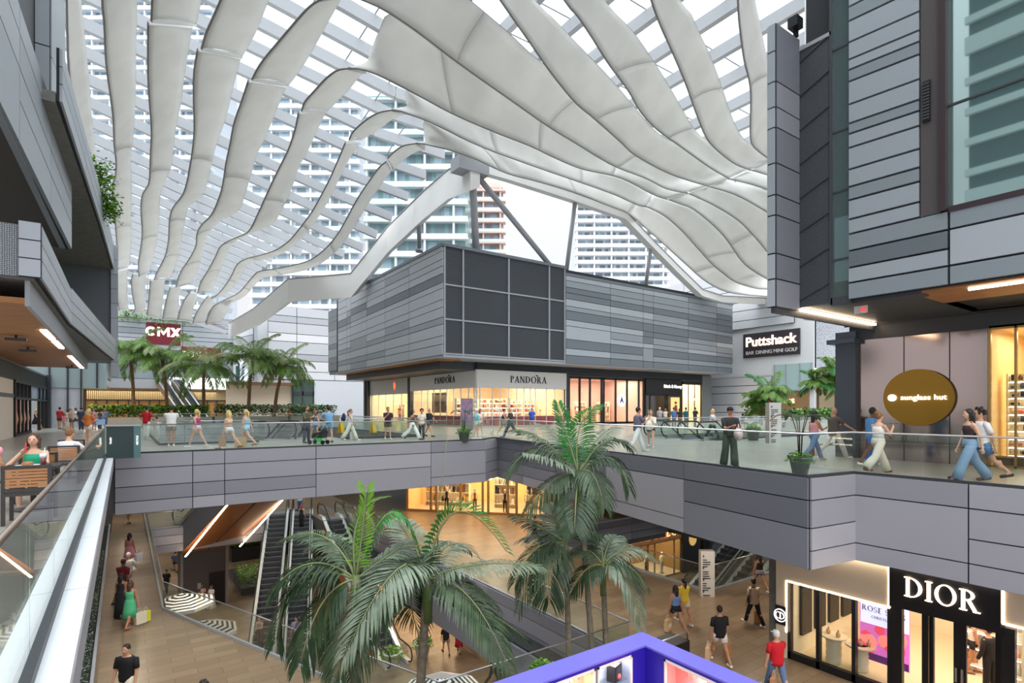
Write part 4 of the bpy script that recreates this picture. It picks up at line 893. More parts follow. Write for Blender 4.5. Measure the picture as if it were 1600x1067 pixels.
# ================================================================ SHOPFRONTS
def storefront(label, a, b, z0, z1, band, frame, bandm, panes, wallc, power, depth=5, lightc=(1, .8, .58), doors=(), kick=0.0, kickm=None, fw=.06, floorm=None, sides=(1, 1), back=True):
    ang = math.atan2(b[1] - a[1], b[0] - a[0]); L = math.hypot(b[0] - a[0], b[1] - a[1]); H = z1 - z0
    root = empty('storefront', (a[0], a[1], z0), ang, label, 'shopfront')
    gh = H - band
    if band > 0.01:
        m = MB(); m.box(0, -.08, gh, L, .25, H); m.build('sign_band', bandm, root)
    fr = MB(); xs = panes if isinstance(panes, (list, tuple)) else [i / panes for i in range(panes + 1)]
    for x in xs: fr.box(x * L - fw / 2, -.04, 0, x * L + fw / 2, .08, gh)
    fr.box(0, -.04, gh - fw, L, .08, gh); fr.box(0, -.04, 0, L, .08, max(fw, .06))
    if kick: fr.box(0, -.05, kick, L, .08, kick + .05)
    fr.build('frame', frame, root)
    g = MB()
    for x0, x1 in zip(xs, xs[1:]): g.box(x0 * L + fw / 2, .0, .06, x1 * L - fw / 2, .015, gh - fw)
    g.build('glazing', GLASSW, root)
    if kick and kickm:
        k = MB(); k.box(fw, .03, .06, L - fw, .05, kick); k.build('kick_panel', kickm, root)
    for dx in doors:
        d = MB(); d.box(dx * L - .03, -.1, .9, dx * L + .03, -.05, 1.5); d.build('door_handle', STEEL, root)
    w = MB(); D = depth
    w.box(0, .1, H - .05, L, D, H + .05, 0)
    if back: w.box(0, D, 0, L, D + .1, H, 0)
    if sides[0]: w.box(-.1, .1, 0, 0, D, H, 0)
    if sides[1]: w.box(L, .1, 0, L + .1, D, H, 0); w.box(0, .1, -.02, L, D, .015, 1)
    w.build('interior_walls', [wallc, floorm or mat('shop_floor', (196, 176, 150), .4)], root)
    li = MB()
    n = max(2, int(L / 2.5))
    for i in range(n):
        x = (i + .5) * L / n; li.box(x - .25, D * .4 - .06, H - .1, x + .25, D * .4 + .06, H - .06)
    li.build('ceiling_lamps', LEDW, root)
    p = root.matrix_basis if False else Matrix.Translation((a[0], a[1], z0)) @ Matrix.Rotation(ang, 4, 'Z')
    c = p @ Vector((L / 2, D * .42, H - .15))
    o = area('shop_light', c, max(.5, L - .6), power, lightc, (0, 0, ang), max(.5, D * .5))
    return root
r4 = random.Random(44)
GOODS = [mat('goods_%d' % i, c, .5) for i, c in enumerate([(214, 90, 84), (240, 236, 228), (40, 38, 42), (226, 180, 120), (120, 84, 60), (236, 160, 150), (96, 120, 150), (200, 200, 196)])]
SHELFW = mat('shelf_cream', (240, 228, 208), .5)
def display_unit(label, a, b, f0, f1, off, z0, h, shelves, group=None, shelfm=None, pal=None, dep=.4, backm=None, fill=.8, litm=None):
    """shelving behind a shopfront: back, shelves and goods"""
    ang = math.atan2(b[1] - a[1], b[0] - a[0]); L = math.hypot(b[0] - a[0], b[1] - a[1])
    M = Matrix.Translation((a[0], a[1], z0)) @ Matrix.Rotation(ang, 4, 'Z'); loc = M @ Vector((f0 * L, off, 0)); W = (f1 - f0) * L
    root = empty('display_unit', loc, ang, label, 'display', group)
    m = MB(); m.box(0, dep - .04, 0, W, dep, h); m.box(-.04, 0, 0, 0, dep, h); m.box(W, 0, 0, W + .04, dep, h); m.build('carcass', backm or shelfm or SHELFW, root)
    s = MB()
    for k in range(shelves): s.box(0, 0, .3 + k * (h - .3) / shelves, W, dep - .04, .34 + k * (h - .3) / shelves)
    s.build('shelf', shelfm or SHELFW, root)
    if litm:
        s = MB()
        for k in range(shelves): s.box(.02, .02, .27 + k * (h - .3) / shelves, W - .02, .05, .295 + k * (h - .3) / shelves)
        s.build('shelf_light', litm, root)
    g = MB(); pal = pal or [0, 1, 2, 3, 4, 5, 6, 7]
    for k in range(shelves):
        x = .05; z = .34 + k * (h - .3) / shelves; sp = (h - .3) / shelves
        while x < W - .12:
            w = r4.uniform(.06, .22); hh = r4.uniform(.3, .8) * sp
            if r4.random() < fill:
                if r4.random() < .5: g.box(x, .08, z, min(W, x + w), dep - .1, z + hh, r4.choice(pal))
                else: g.lathe((x + w / 2, dep * .4, z), [(w * .4, 0), (w * .45, hh * .6), (w * .2, hh * .85), (w * .2, hh)], 8, r4.choice(pal))
            x += w + r4.uniform(.02, .12)
    g = g.build('goods', GOODS, root); g['kind'] = 'stuff'
    return root
def mannequin(label, loc, rz, cloth, skin=(232, 220, 206), h=1.7):
    root = empty('mannequin', loc, rz, label, 'mannequin', None)
    m = MB(); s = h / 1.7
    m.tube([(0, 0, .9 * s), (0, 0, 1.1 * s), (0, 0, 1.3 * s), (0, 0, 1.42 * s)], [.15, .12, .17, .1], 10, sy=.65)
    m.build('top', mat('cloth_%d_%d_%d' % cloth, cloth, .8), root)
    m = MB()
    for x in (-.08, .08): m.tube([(x, 0, .9 * s), (x * 1.1, 0, .45 * s), (x * 1.2, 0, .03)], [.09, .06, .04], 8)
    m.build('legs', mat('cloth_%d_%d_%d' % tuple(int(c * .8) for c in cloth), tuple(int(c * .8) for c in cloth), .8), root)
    m = MB(); m.tube([(0, 0, 1.4 * s), (0, 0, 1.52 * s)], .05, 8); m.ball((0, 0, 1.6 * s), .1, sc=(.85, 1, 1.2))
    for x in (-1, 1): m.tube([(x * .17, 0, 1.38 * s), (x * .22, .02, 1.12 * s), (x * .2, -.05, .88 * s)], [.045, .035, .03], 7)
    m.build('figure', mat('mannequin_%d' % skin[0], skin, .5), root)
    m = MB(); m.lathe((0, 0, 0), [(.2, 0), (.2, .02)], 14); m.build('base_plate', STEEL, root)
WHITEBAND = mat('shop_white_band', (240, 238, 236), .5); PEACH = mat('peach_wall', (244, 214, 180), .6); CORAL = mat('coral_red', (232, 96, 92), .6); CREAMW = mat('cream_wall', (244, 226, 196), .6)
BLKW = mat('shop_black', (30, 29, 30), .5); PINKW = mat('blush_wall', (226, 190, 180), .6)
# jeweller on the corner (two faces)
A, B = (25.6, 41.9), (36.0, 41.9)
storefront('white jeweller shopfront facing the bridge, front face with black serif letters', A, B, 0, 5.1, 1.55, WHITE, WHITEBAND, [0, .035, .16, .24, .33, .42, .5, .575, .63, .76, .86, .96, 1], PEACH, 1300, 13, kick=.9, kickm=CORAL, doors=(.555,), sides=(0, 1))
s = sign_root('shop_sign', A, B, .55, 4.33, .1, 'black serif letters on the front band of the corner jeweller'); serif('lettering', 'PANDORA', .62, LETK, s, .06, .1)
k = MB(); k.lathe((0, 0, 0), [(.1, 0), (.1, .1)], 8); k = k.build('crown_mark', LETK, s); k.location = (.95, 0, .36)
A2, B2 = (25.6, 55.6), (25.6, 41.9)
storefront('white jeweller shopfront, left side face running away from the bridge', A2, B2, 0, 5.1, 1.55, WHITE, WHITEBAND, [0, .06, .2, .3, .4, .5, .6, .7, .8, .9, .97, 1], PEACH, 700, 6, kick=.9, kickm=CORAL, sides=(1, 0), back=False)
s = sign_root('shop_sign', A2, B2, .58, 4.38, .1, 'black serif letters on the side band of the jeweller, left of the corner'); serif('lettering', 'PANDORA', .6, LETK, s, .06, .1)
k = MB(); k.lathe((0, 0, 0), [(.1, 0), (.1, .1)], 8); k = k.build('crown_mark', LETK, s); k.location = (.92, 0, .35)
for i, (f0, f1) in enumerate([(.06, .2), (.3, .42), (.66, .8), (.84, .96)]): display_unit('peach jewellery shelf %s the jeweller door' % ['far left of', 'just left of', 'just right of', 'far right of'][i], A, B, f0, f1, 4.6, 0, 2.6, 5, 'shelves in the jeweller front', SHELFW, [0, 1, 5, 4, 3], litm=LEDW)
for i, (f0, f1) in enumerate([(.1, .3), (.36, .56), (.62, .86)]): display_unit('peach jewellery shelf in the left side window, %s the corner' % ['farthest from', 'second from', 'nearest'][i], A2, B2, f0, f1, 4.6, 0, 2.6, 5, 'shelves in the jeweller side', SHELFW, [0, 1, 5, 4, 3], litm=LEDW)
for i, (f, off) in enumerate([(.1, .5), (.25, .5), (.4, .5), (.72, .5), (.9, .5)]):
    p = (A[0] + (B[0] - A[0]) * f, 41.9 + off); d = empty('jewel_stand', (p[0], p[1], .95), 0, 'coral jewellery stand in the front window, %s from the corner' % ['first', 'second', 'third', 'fourth', 'fifth'][i], 'display', 'coral stands in the jeweller window')
    m = MB(); m.box(-.35, -.2, -.9, .35, .2, 0); m.build('plinth', CORAL, d); m = MB(); m.lathe((0, 0, 0), [(.12, 0), (.05, .1), (.04, .3), (.14, .45), (.1, .6)], 10); m.build('bust', GOODS[1], d)
pp = empty('picture_panel', (25.9, 49.5, 1.2), 0, 'dark photo poster in the side window of the jeweller', 'poster'); m = MB(); m.box(0, -1.6, 0, .05, 1.6, 2.0); m.build('sheet', mat('brown_poster', (120, 84, 66), .5, noise=(214, 170, 140), scale=1.3), pp)
# small shop with the orange leaf
A3, B3 = (25.6, 67.5), (25.6, 56.2)
storefront('white shopfront with an orange leaf mark, left of the jeweller', A3, B3, 0, 5.0, 1.7, WHITE, mat('white_band_grey', (214, 214, 214), .5), [0, .05, .24, .44, .64, .84, 1], CREAMW, 900, 6)
s = sign_root('shop_sign', A3, B3, .68, 4.2, .1, 'glowing orange leaf mark on the white shop band'); m = MB()
for k in range(9):
    a = math.radians(k * 40); m.extrude([(0, 0, 0), (.18 * math.cos(a - .3), 0, .22 * math.sin(a - .3)), (.42 * math.cos(a), 0, .5 * math.sin(a)), (.18 * math.cos(a + .3), 0, .22 * math.sin(a + .3))], (0, .05, 0))
m.build('leaf_mark', mat('orange_glow', (255, 96, 50), .5, emit=1.6), s)
for i, f in enumerate((.12, .5, .84)): display_unit('clothes rack behind the orange leaf shopfront, %s pane' % ['first', 'middle', 'last'][i], A3, B3, f - .09, f + .09, 3.5, 0, 2.3, 3, 'racks in the orange leaf shop', None, [2, 0, 1, 4])
m = MB(); m.box(25.2, 68.3, 0, 25.75, 68.9, 5.6); m.box(25.2, 67.5, 0, 25.75, 67.8, 5.6); m.box(25.5, 55.6, 0, 25.75, 56.2, 5.1); m.box(36.0, 41.8, 0, 36.35, 42.2, 5.1); struct(m, 'trim_pilasters', CHARCOAL)
# front shops right of the jeweller
A4, B4 = (36.4, 41.9), (47.3, 41.9)
storefront('black framed shopfront with warm light and a round pink logo, right of the jeweller', A4, B4, 0, 4.9, .05, BLKW, BLKW, [0, .13, .26, .41, .44, .6, .76, .93, 1], PINKW, 900, 6, (1, .74, .55), fw=.22)
s = sign_root('shop_sign', A4, B4, .68, 2.55, .045, 'round white logo disc in the window of the black framed shop'); m = MB(); m.extrude([(.62 * math.cos(t * .2618), 0, .72 * math.sin(t * .2618)) for t in range(24)], (0, .04, 0)); m.build('disc', mat('logo_disc', (255, 236, 240), .5, emit=1.6), s)
m = MB()
for sx in (-1, 1): m.extrude([(0, -.03, .45), (sx * .12, -.03, .1), (sx * .34, -.03, -.4), (sx * .16, -.03, -.34), (0, -.03, -.1)][::sx], (0, .02, 0))
m.build('bird_mark', mat('logo_violet', (52, 40, 90), .5), s)
for i, f in enumerate((.2, .52, .86)): display_unit('dim shelf behind the %s window of the black framed shop' % ['left', 'middle', 'right'][i], A4, B4, f - .08, f + .08, 4.6, 0, 2.4, 4, None, None, [4, 3, 1, 5])
A5, B5 = (47.6, 41.9), (53.8, 41.9)
storefront('black shopfront with a white script sign, second from the right end', A5, B5, 0, 4.9, 1.7, BLKW, BLKW, [0, .12, .55, .6, 1], mat('dark_shop_wall', (70, 60, 54), .6), 260, 5, fw=.15)
s = sign_root('shop_sign', A5, B5, .74, 4.15, .12, 'white script letters on the black shopfront'); o = sans('lettering', 'Stitch & Honey', .52, LETW, s, .04, .006)
o.data.transform(Matrix.Shear('XZ', 4, (.25, 0)))
s = sign_root('shop_poster', A5, B5, .8, 1.6, .15, 'gold lit poster panel in the black script shopfront'); m = MB(); m.box(-.75, 0, -1.4, .75, .05, 1.3); m.build('sheet', mat('gold_poster', (240, 198, 130), .5, emit=.7), s); s['category'] = 'poster'
m = MB(); m.tube([(0, -.05, -1.2), (0, -.05, -.2), (0, -.05, .4)], [.1, .22, .14], 8); m.ball((0, -.05, .68), .16); m.build('printed_figure', mat('poster_red', (150, 70, 60), .6), s)
mannequin('pale mannequin in the dark script shopfront', (49.2, 42.7, .1), 0, (226, 214, 190))
A6, B6 = (54.0, 41.9), (57.5, 41.9)
storefront('narrow amber lit shopfront at the right end of the central building', A6, B6, 0, 4.9, .4, mat('bronze_frame', (84, 70, 58), .5), BLKW, 3, CREAMW, 420, 5)
s = sign_root('shop_sign', A6, B6, .5, 3.0, .03, 'small white glowing letters in the narrow amber shop window'); sans('lettering', 'new\nlooks', .5, LETW, s, .03, .01)
# golden oval sign
s = empty('oval_sign', (20.36, 6.89, 2.02), math.radians(-90), 'large golden oval sign with white letters on the mirror wall', 'sign')
m = MB(); m.extrude([(.95 * math.cos(i * math.pi / 32), 0, .89 * math.sin(i * math.pi / 32)) for i in range(64)], (0, .1, 0)); m.build('oval_plate', mat('golden_plate', (176, 132, 46), .35, .55), s)
o = sans('lettering', 'sunglass hut', .235, mat('sign_glow_white', (255, 255, 255), .5, emit=1.3), s, .05, .0, 1.06); o.location = (.16, -.03, 0)
m = MB(); m.extrude([(.12 * math.cos(i * math.pi / 12), 0, .11 * math.sin(i * math.pi / 12)) for i in range(24)], (0, .04, 0)); m = m.build('dot_mark', MATS['sign_glow_white'], s); m.location = (-.68, -.06, 0)
# sunglass interior at the right edge of the picture
A7, B7 = (20.5, 5.15), (20.5, -2)
storefront('gold framed sunglass shop window at the right edge', A7, B7, 0, 4.05, .05, mat('gold_frame', (196, 160, 104), .3, .8), BLKW, [0, .08, .3, .55, .8, 1], mat('amber_interior', (238, 206, 150), .5), 300, 4, (1, .8, .55), kick=.28, kickm=mat('walnut', (150, 104, 66), .5))
display_unit('tall backlit shelves of sunglasses behind the gold framed window', A7, B7, .03, .9, .8, 0, 2.7, 10, None, mat('lit_shelf', (250, 232, 196), .5), [2, 4, 2, 0, 3], .35, fill=.9, litm=LEDW)
s = sign_root('shop_sign', A7, B7, .17, 3.0, -.2, 'small white script sign inside the sunglass shop'); o = sans('lettering', 'Ray-Ban', .3, LETW, s, .03, .004); o.data.transform(Matrix.Shear('XZ', 4, (.25, 0)))
# black mini golf sign
pa, pb = at(1161, 540, X=61.95), at(1249, 534, X=61.95)
s = empty('golf_sign', (62.09, (pa.y + pb.y) / 2, (pa.z + pb.z) / 2), math.radians(-90), 'black mini golf sign with cream letters on the white rendered wall', 'sign'); W2 = abs(pa.y - pb.y) / 2
m = MB(); m.box(-W2, -.12, -1.45, W2, .1, 1.45); m.build('board', mat('sign_black', (56, 54, 60), .5), s)
PUT = mat('putt_letters', (255, 222, 204), .5, emit=1.0)
o = sans('lettering', 'Puttshack', W2 * .46, PUT, s, .12, .03); o.location = (0, -.2, .38)
for tx, fx in (('BAR', -.74), ('DINING', -.22), ('MINI GOLF', .53)): o = sans('small_lettering', tx, W2 * .17, mat('putt_small', (226, 222, 222), .5), s, .06, .005); o.location = (fx * W2, -.16, -.9)
s = empty('shop_sign', (61.95, 33.4, 2.55), math.radians(-90), 'small cream letters over a far amber shop', 'sign'); sans('lettering', 'tns', 1.1, mat('tns_cream', (255, 236, 190), .5, emit=.8), s, .06, .02)
# cinema signs
pa, pb = at(228, 503, Y=114.8), at(282, 540, Y=114.8)
s = empty('cinema_sign', ((pa.x + pb.x) / 2, 114.7, (pa.z + pb.z) / 2), 0, 'dark red cinema sign with white block letters, upper of two red signs', 'sign'); W2 = (pb.x - pa.x) / 2; H2 = (pa.z - pb.z) / 2
m = MB(); m.box(-W2, 0, -H2, W2, .2, H2); m.build('board', mat('cinema_red', (112, 24, 36), .5), s); m = MB(); u = H2 * .42
def bold(pts, dx): m.extrude([((x + dx) * u, -.1, y * u) for x, y in pts], (0, .08, 0))
for k in range(16):
    a, b = math.radians(45 + k * 16.875), math.radians(45 + (k + 1) * 16.875)
    bold([(math.cos(a), math.sin(a)), (math.cos(b), math.sin(b)), (.5 * math.cos(b), .5 * math.sin(b)), (.5 * math.cos(a), .5 * math.sin(a))], -2.35)
for q in ([(-1.15, -1), (-.7, -1), (-.7, 1), (-1.15, 1)], [(.7, -1), (1.15, -1), (1.15, 1), (.7, 1)], [(-.7, 1), (-.7, .3), (0, -.75), (0, -.05)], [(.7, 1), (0, -.05), (0, -.75), (.7, .3)]): bold(q, 0)
for q in ([(-1, -1), (-.35, -1), (1, 1), (.35, 1)], [(-1, 1), (-.35, 1), (1, -1), (.35, -1)]): bold(q, 2.3)
o = m.build('lettering', LETW, s); o.location = (0, -.1, H2 * .18)
pa, pb = at(283, 541, Y=114.8), at(345, 566, Y=114.8)
s = empty('cinema_sign', ((pa.x + pb.x) / 2, 114.6, (pa.z + pb.z) / 2), 0, 'lower dark red panel with white serif letters beside the cinema sign', 'sign'); W2 = (pb.x - pa.x) / 2; H2 = (pa.z - pb.z) / 2
m = MB(); m.box(-W2, 0, -H2, W2, .2, H2); m.build('board', MATS['cinema_red'], s); o = serif('lettering', 'TON', H2 * .8, LETW, s, .1, .1); o.location = (-W2 * .5, -.1, -.1)
# ---------------------------------------------------------------- middle level: perfume shop
DX = 16.8
A8, B8 = (DX, 9.4), (DX, 3.0); DL = 6.4
def dy(px): return (at(px, 900, X=DX)).y
cream_panel = mat('cream_light_panel', (240, 222, 196), .5)
root = empty('storefront', (DX, 9.4, -6), math.radians(-90), 'black framed perfume shop with cream glowing surround at lower right', 'shopfront')
f_ = lambda px: 9.4 - dy(px)
zt = -2.12
x1, x2, x3, x4 = f_(1393), f_(1567), f_(1232), f_(1407)
m = MB(); m.box(x3, -.12, -3.62 + 6, x1 + .02, .2, zt + 6); m.box(-.0, -.12, -4.43 + 6, x3 + .001, .2, zt + 6); m.build('cream_surround', cream_panel, root)
m = MB(); m.box(0, -.12, 0, x3, .2, -5.0 + 6); m.build('cream_plinth', cream_panel, root)
m = MB(); m.box(x2, -.12, -3.3 + 6, DL, .2, zt + 6); m.build('cream_surround', cream_panel, root)
m = MB(); m.box(x3, -.135, -3.64 + 6, x1, -.115, -3.60 + 6); m.box(x1 - .03, -.135, -3.61 + 6, x1, -.115, -2.45 + 6); m.box(x3 - .02, -.135, -5.2 + 6, x3 + .02, -.115, -3.61 + 6); m.build('glow_edge', LED, root)
m = MB(); m.box(x2 + .02, -.135, -3.32 + 6, DL, -.115, -3.28 + 6); m.box(x2 + .01, -.135, -3.3 + 6, x2 + .05, -.115, -2.4 + 6); m.build('glow_edge', LED, root)
m = MB(); m.box(x1, -.16, -3.55 + 6, x2, .2, -2.35 + 6); m.box(x1, -.1, -2.35 + 6, x2, .2, zt + 6); m.build('sign_board', BLACK, root)
m = MB()
for x in (x3 + .05, f_(1279), f_(1335), f_(1391), f_(1407)): m.box(x - .05, -.06, 0, x + .05, .1, 2.45)
m.box(x3, -.06, 0, f_(1407), .1, .22); m.box(x3, -.06, 2.33, f_(1391), .1, 2.4); m.box(f_(1391), -.05, 0, f_(1407), .1, 2.6)
m.build('frame', BLACK, root); m = MB(); m.box(f_(1407) + .5, .4, 0, f_(1407) + .6, .5, 2.6); m.build('entrance_post', BLACK, root); m = MB(); m.box(f_(1565), -.06, 0, f_(1565) + .25, .1, 2.6)
m.build('corner_post', BLACK, root)
m = MB(); m.box(x3 + .1, 0, .22, f_(1391), .015, 2.33); m.build('glazing', GLASSW, root); m = MB(); m.box(f_(1565) + .3, 0, .1, DL, .015, 2.7); m.build('glazing', GLASSW, root)
for i, (p0, p1) in enumerate([(1433, 1493), (1493, 1560)]):
    q0, q1 = f_(p0), f_(p1); m = MB(); m.box(q0, .3, 0, q0 + .13, .38, 2.55); m.box(q1 - .13, .3, 0, q1, .38, 2.55); m.box(q0, .3, 0, q1, .38, .2); m.box(q0, .3, 2.4, q1, .38, 2.55); d = m.build('door', BLACK, root)
    h = MB(); hx = q1 - .06 if i == 0 else q0 + .06; h.box(hx - .02, .22, .85, hx + .02, .28, 1.2); h.build('door_handle', STEEL, d)
m = MB(); m.box(0, 6, 0, DL + 3, 6.1, 3.9); m.box(.3, .1, 0, .4, 6, 3.9); m.box(0, .2, 3.6, DL + 3, 6, 3.8); m.box(.3, .1, .0, DL + 3, 6, .02, 1); m.build('interior_walls', [CREAMW, mat('cream_stone', (226, 204, 172), .3)], root)
m = MB()
for k in range(4): m.box(.42, .5 + k * .9, .6, .5, 1.1 + k * .9, 2.3)
m.build('side_mirror_panels', BLACK, root)
s = empty('shop_sign', (DX - .2, 9.4 - (x1 + x2) / 2, -2.93), math.radians(-90), 'large glowing white letters on the black sign board of the perfume shop', 'sign'); serif('lettering', 'DIOR', .5, mat('dior_glow', (255, 236, 214), .5, emit=1.7), s, .05, .05, xs=.92)
s = empty('blade_logo', (DX - .14, 9.4 - x3 / 2, -4.715), math.radians(-90), 'black square with a white round logo at the perfume shop corner', 'sign')
m = MB(); m.box(-x3 / 2, -.03, -.285, x3 / 2, .03, .285); m.build('plate', BLACK, s); m = MB()
for i in range(24):
    a, b = i * math.pi / 12, (i + 1) * math.pi / 12
    m.extrude([(.2 * math.cos(a), -.05, .2 * math.sin(a)), (.2 * math.cos(b), -.05, .2 * math.sin(b)), (.175 * math.cos(b), -.05, .175 * math.sin(b)), (.175 * math.cos(a), -.05, .175 * math.sin(a))], (0, .02, 0))
m.build('ring', LETW, s); o = serif('initials', 'CD', .2, LETW, s, .02, -.25); o.location = (0, -.05, 0)
area('perfume_light', (DX + 2.2, 6.0, -2.5), 5, 210, (1, .86, .66), (0, 0, 0), 4)
area('perfume_light', (DX + 2.0, 2.0, -2.5), 4, 100, (1, .86, .66), (0, 0, 0), 4)
scr = empty('video_screen', (DX + .9, dy(1362) + .05, -5.6), math.radians(-90), 'tall video screen with rose perfume picture in the shop window', 'screen')
m = MB(); m.box(-.62, 0, 0, .62, .06, 2.25); m.build('panel', mat('screen_rose', (206, 100, 176), .4, emit=1.0, noise=None), scr)
m = MB(); m.box(-.6, -.012, 1.05, .62, 0, 1.75); m.build('picture_sky', mat('screen_pale', (222, 214, 250), .4, emit=1.1), scr)
m = MB()
for i in range(9):
    m.ball((r4.uniform(-.5, .5), 0, r4.uniform(.25, .95)), r4.uniform(.14, .26), 10, 6, i % 2, (1, .06, 1))
m.build('picture_roses', [mat('screen_red', (224, 70, 96), .4, emit=1.0), mat('screen_salmon', (240, 130, 120), .4, emit=1.0)], scr)
m = MB(); m.box(-.55, -.02, .02, .62, -.01, .22); m.box(-.55, -.02, 1.9, .55, -.01, 2.1); m.build('picture_dark_band', mat('screen_plum', (90, 40, 100), .4, emit=.6), scr)
o = serif('lettering', 'ROSE STAR', .15, LETK, scr, .01, .06); o.location = (0, -.03, 1.5)
o = serif('small_lettering', 'CHRISTIAN D', .07, LETK, scr, .01, .06); o.location = (0, -.03, 1.28)
tb = empty('display_table', (DX + .75, 9.4 - f_(1303), -6), math.radians(-90), 'cream scalloped display table in the perfume shop window', 'table')
m = MB(); m.lathe((-.35, 0, 0), [(.33, .78), (.36, .8), (.36, .84)], 20); m.lathe((.35, .1, 0), [(.38, .72), (.4, .74), (.4, .78)], 20); m.build('table_top', cream_panel, tb)
for i, (x, y) in enumerate([(-.35, 0), (.35, .1)]): m = MB(); m.lathe((x, y, 0), [(.2 + .02 * (k % 2), 0 if k == 0 else .78 * k / 8) for k in range(9)], 14); m.build('pedestal', SHELFW, tb)
for i, (x, y, c) in enumerate([(-.5, 0, 3), (-.2, -.05, 3), (.2, .05, 1), (.4, 0, 5), (.55, .15, 3)]):
    b = empty('perfume_bottle', (DX + .75 + y, 9.4 - f_(1303) - x, -6 + (.845 if x < 0 else .785)), 0, ['round amber bottle at the left end of the display table', 'amber bottle second from left on the display table', 'white bottle in the middle of the display table', 'pink bottle second from right on the display table', 'amber bottle at the right end of the display table'][i], 'bottle', 'bottles on the perfume display table')
    m = MB(); m.lathe((0, 0, 0), [(.05, 0), (.065, .05), (.06, .12), (.02, .14)], 10); m.build('flask', GOODS[c], b); m = MB(); m.lathe((0, 0, .14), [(.022, 0), (.025, .06)], 8); m.build('cap', STEEL, b)
display_unit('lit perfume shelves seen through the open shop door', A8, B8, f_(1440) / DL, f_(1475) / DL + .12, 3.2, -6, 2.7, 5, None, SHELFW, [1, 3, 5, 7], .4, litm=LEDW)
display_unit('cosmetic shelves at the right edge of the perfume shop', A8, B8, f_(1580) / DL, 1.05, 1.2, -6, 2.4, 6, None, SHELFW, [0, 5, 1, 6], .4, litm=LEDW)
display_unit('cream back wall shelves of the perfume shop', A8, B8, .62, .98, 5.4, -6, 3.0, 6, None, SHELFW, [1, 3, 7, 5], .4, litm=LEDW)
mb = MB(); mb.box(16.8, 9.4, -6, 24, 9.7, -2); struct(mb, 'wall_perfume_side', CONC, 'side wall of the perfume shop')
# ---------------------------------------------------------------- middle level: clothes shops in the back
SA, SB = (13.6, 44.0), (17.6, 38.2)
C1, C2 = (17.4, 38.4), (24.4, 30.6)
storefront('warm lit fashion shop on the middle level behind the palms', C1, C2, -6, -2.02, .3, mat('tan_frame', (176, 130, 80), .5), mat('tan_band', (206, 160, 104), .5), [0, .18, .22, .4, .56, .6, .74, .8, 1], mat('amber_wall2', (250, 206, 146), .6), 700, 6, (1, .74, .45), fw=.16)
for i, f in enumerate((.12, .3, .66, .9)): display_unit('clothes rail and shelves in the warm fashion shop, %s bay' % ['leftmost', 'second', 'third', 'rightmost'][i], C1, C2, f - .08, f + .08, 2.6, -6, 2.5, 3, 'racks in the warm fashion shop', None, [1, 2, 7, 4, 3])
for i, (f, c) in enumerate([(.27, (30, 30, 34)), (.48, (150, 104, 64)), (.7, (40, 40, 46)), (.86, (226, 220, 210))]):
    p = Vector((C1[0] + (C2[0] - C1[0]) * f, C1[1] + (C2[1] - C1[1]) * f, -5.98)) + Vector((.75, .67, 0)) * .8
    mannequin('mannequin in the warm fashion shop, %s' % ['in black at the left', 'in brown beside the middle post', 'in charcoal right of the middle', 'in white at the right'][i], p, math.radians(-48), c)
area('back_lobby_light', (19, 33, -2.15), 9, 170, (1, .76, .5), (0, 0, 0), 5)
C3, C4 = (24.6, 30.5), (33, 30.5)
mb = MB(); mb.box(24.5, 30.4, -6, 40, 30.8, -2); struct(mb, 'wall_mid_tan', mat('tan_stone_wall', (190, 140, 90), .5), 'tan wall right of the fashion shop')
s = empty('shop_sign', (25.6, 30.2, -3.0), 0, 'small white letters on the tan wall behind the palm', 'sign'); sans('lettering', 'GANT', .5, LETW, s, .04, .01)
mb = MB(); mb.box(-12, 75, -12, 40, 75.3, -2); mb.box(-12, 20, -12, -11.8, 80, -6); struct(mb, 'wall_low_back', mat('low_grey_wall', (120, 116, 112), .7), 'back wall of the lower levels')
# ground level boutique with lit letters, under the slab at right
E1, E2 = (20.6, 29.6), (34, 29.6)
def ex(px): return at(px, 860, Y=29.6).x
storefront('gold boutique with lit letters below the right slab', (ex(962), 29.6), (ex(1068), 29.6), -12, -7.5, 1.6, mat('gold_brown', (120, 92, 50), .5), mat('tan_sign_band', (206, 164, 116), .5), [0, .08, .2, .45, .55, .85, 1], mat('gold_inside', (150, 116, 66), .5), 420, 4)
s = empty('shop_sign', (ex(1022), 29.4, -8.4), 0, 'small gold lit capitals on the tan boutique band', 'sign'); serif('lettering', 'DANUA PALOMO', .62, LETG, s, .05, .32)
for i, px in enumerate((1022, 1046)): mannequin('%s mannequin in the gold boutique window' % ['dark clad', 'white clad'][i], (ex(px), 30.4, -11.95), 0, [(90, 70, 40), (236, 226, 206)][i])
mb = MB(); mb.box(ex(1064), 29.4, -12, ex(1092), 29.7, -7.5, 0); mb.box(ex(1092), 31, -12, ex(1130), 31.3, -7.5, 1); mb.box(ex(1106), 30.8, -12, ex(1112), 31, -7.6, 2); mb.box(ex(1092), 29.6, -7.7, 45, 40, -7.5, 1)
mb.box(ex(1118), 30.8, -12, ex(1124), 31, -7.6, 1); mb.box(ex(1128), 30.6, -12, ex(1150), 31, -7.6, 3)
struct(mb, 'wall_boutique_right', [BLACK, mat('near_black', (22, 21, 22), .6), mat('gold_lit_strip', (236, 190, 120), .5, emit=.8), mat('cool_grey_wall', (150, 156, 166), .5)], 'dark recess right of the gold boutique')
mb = MB(); mb.extrude([(.5 * math.cos(i * math.pi / 12), 0, .6 * math.sin(i * math.pi / 12)) for i in range(24)], (0, .03, 0)); o = mb.build('round_mark', mat('amber_disc', (236, 190, 110), .5, emit=.5), None, label='round amber mark on the black doors beside the gold boutique', cat='sign'); o.location = (ex(1079), 29.35, -9.3)
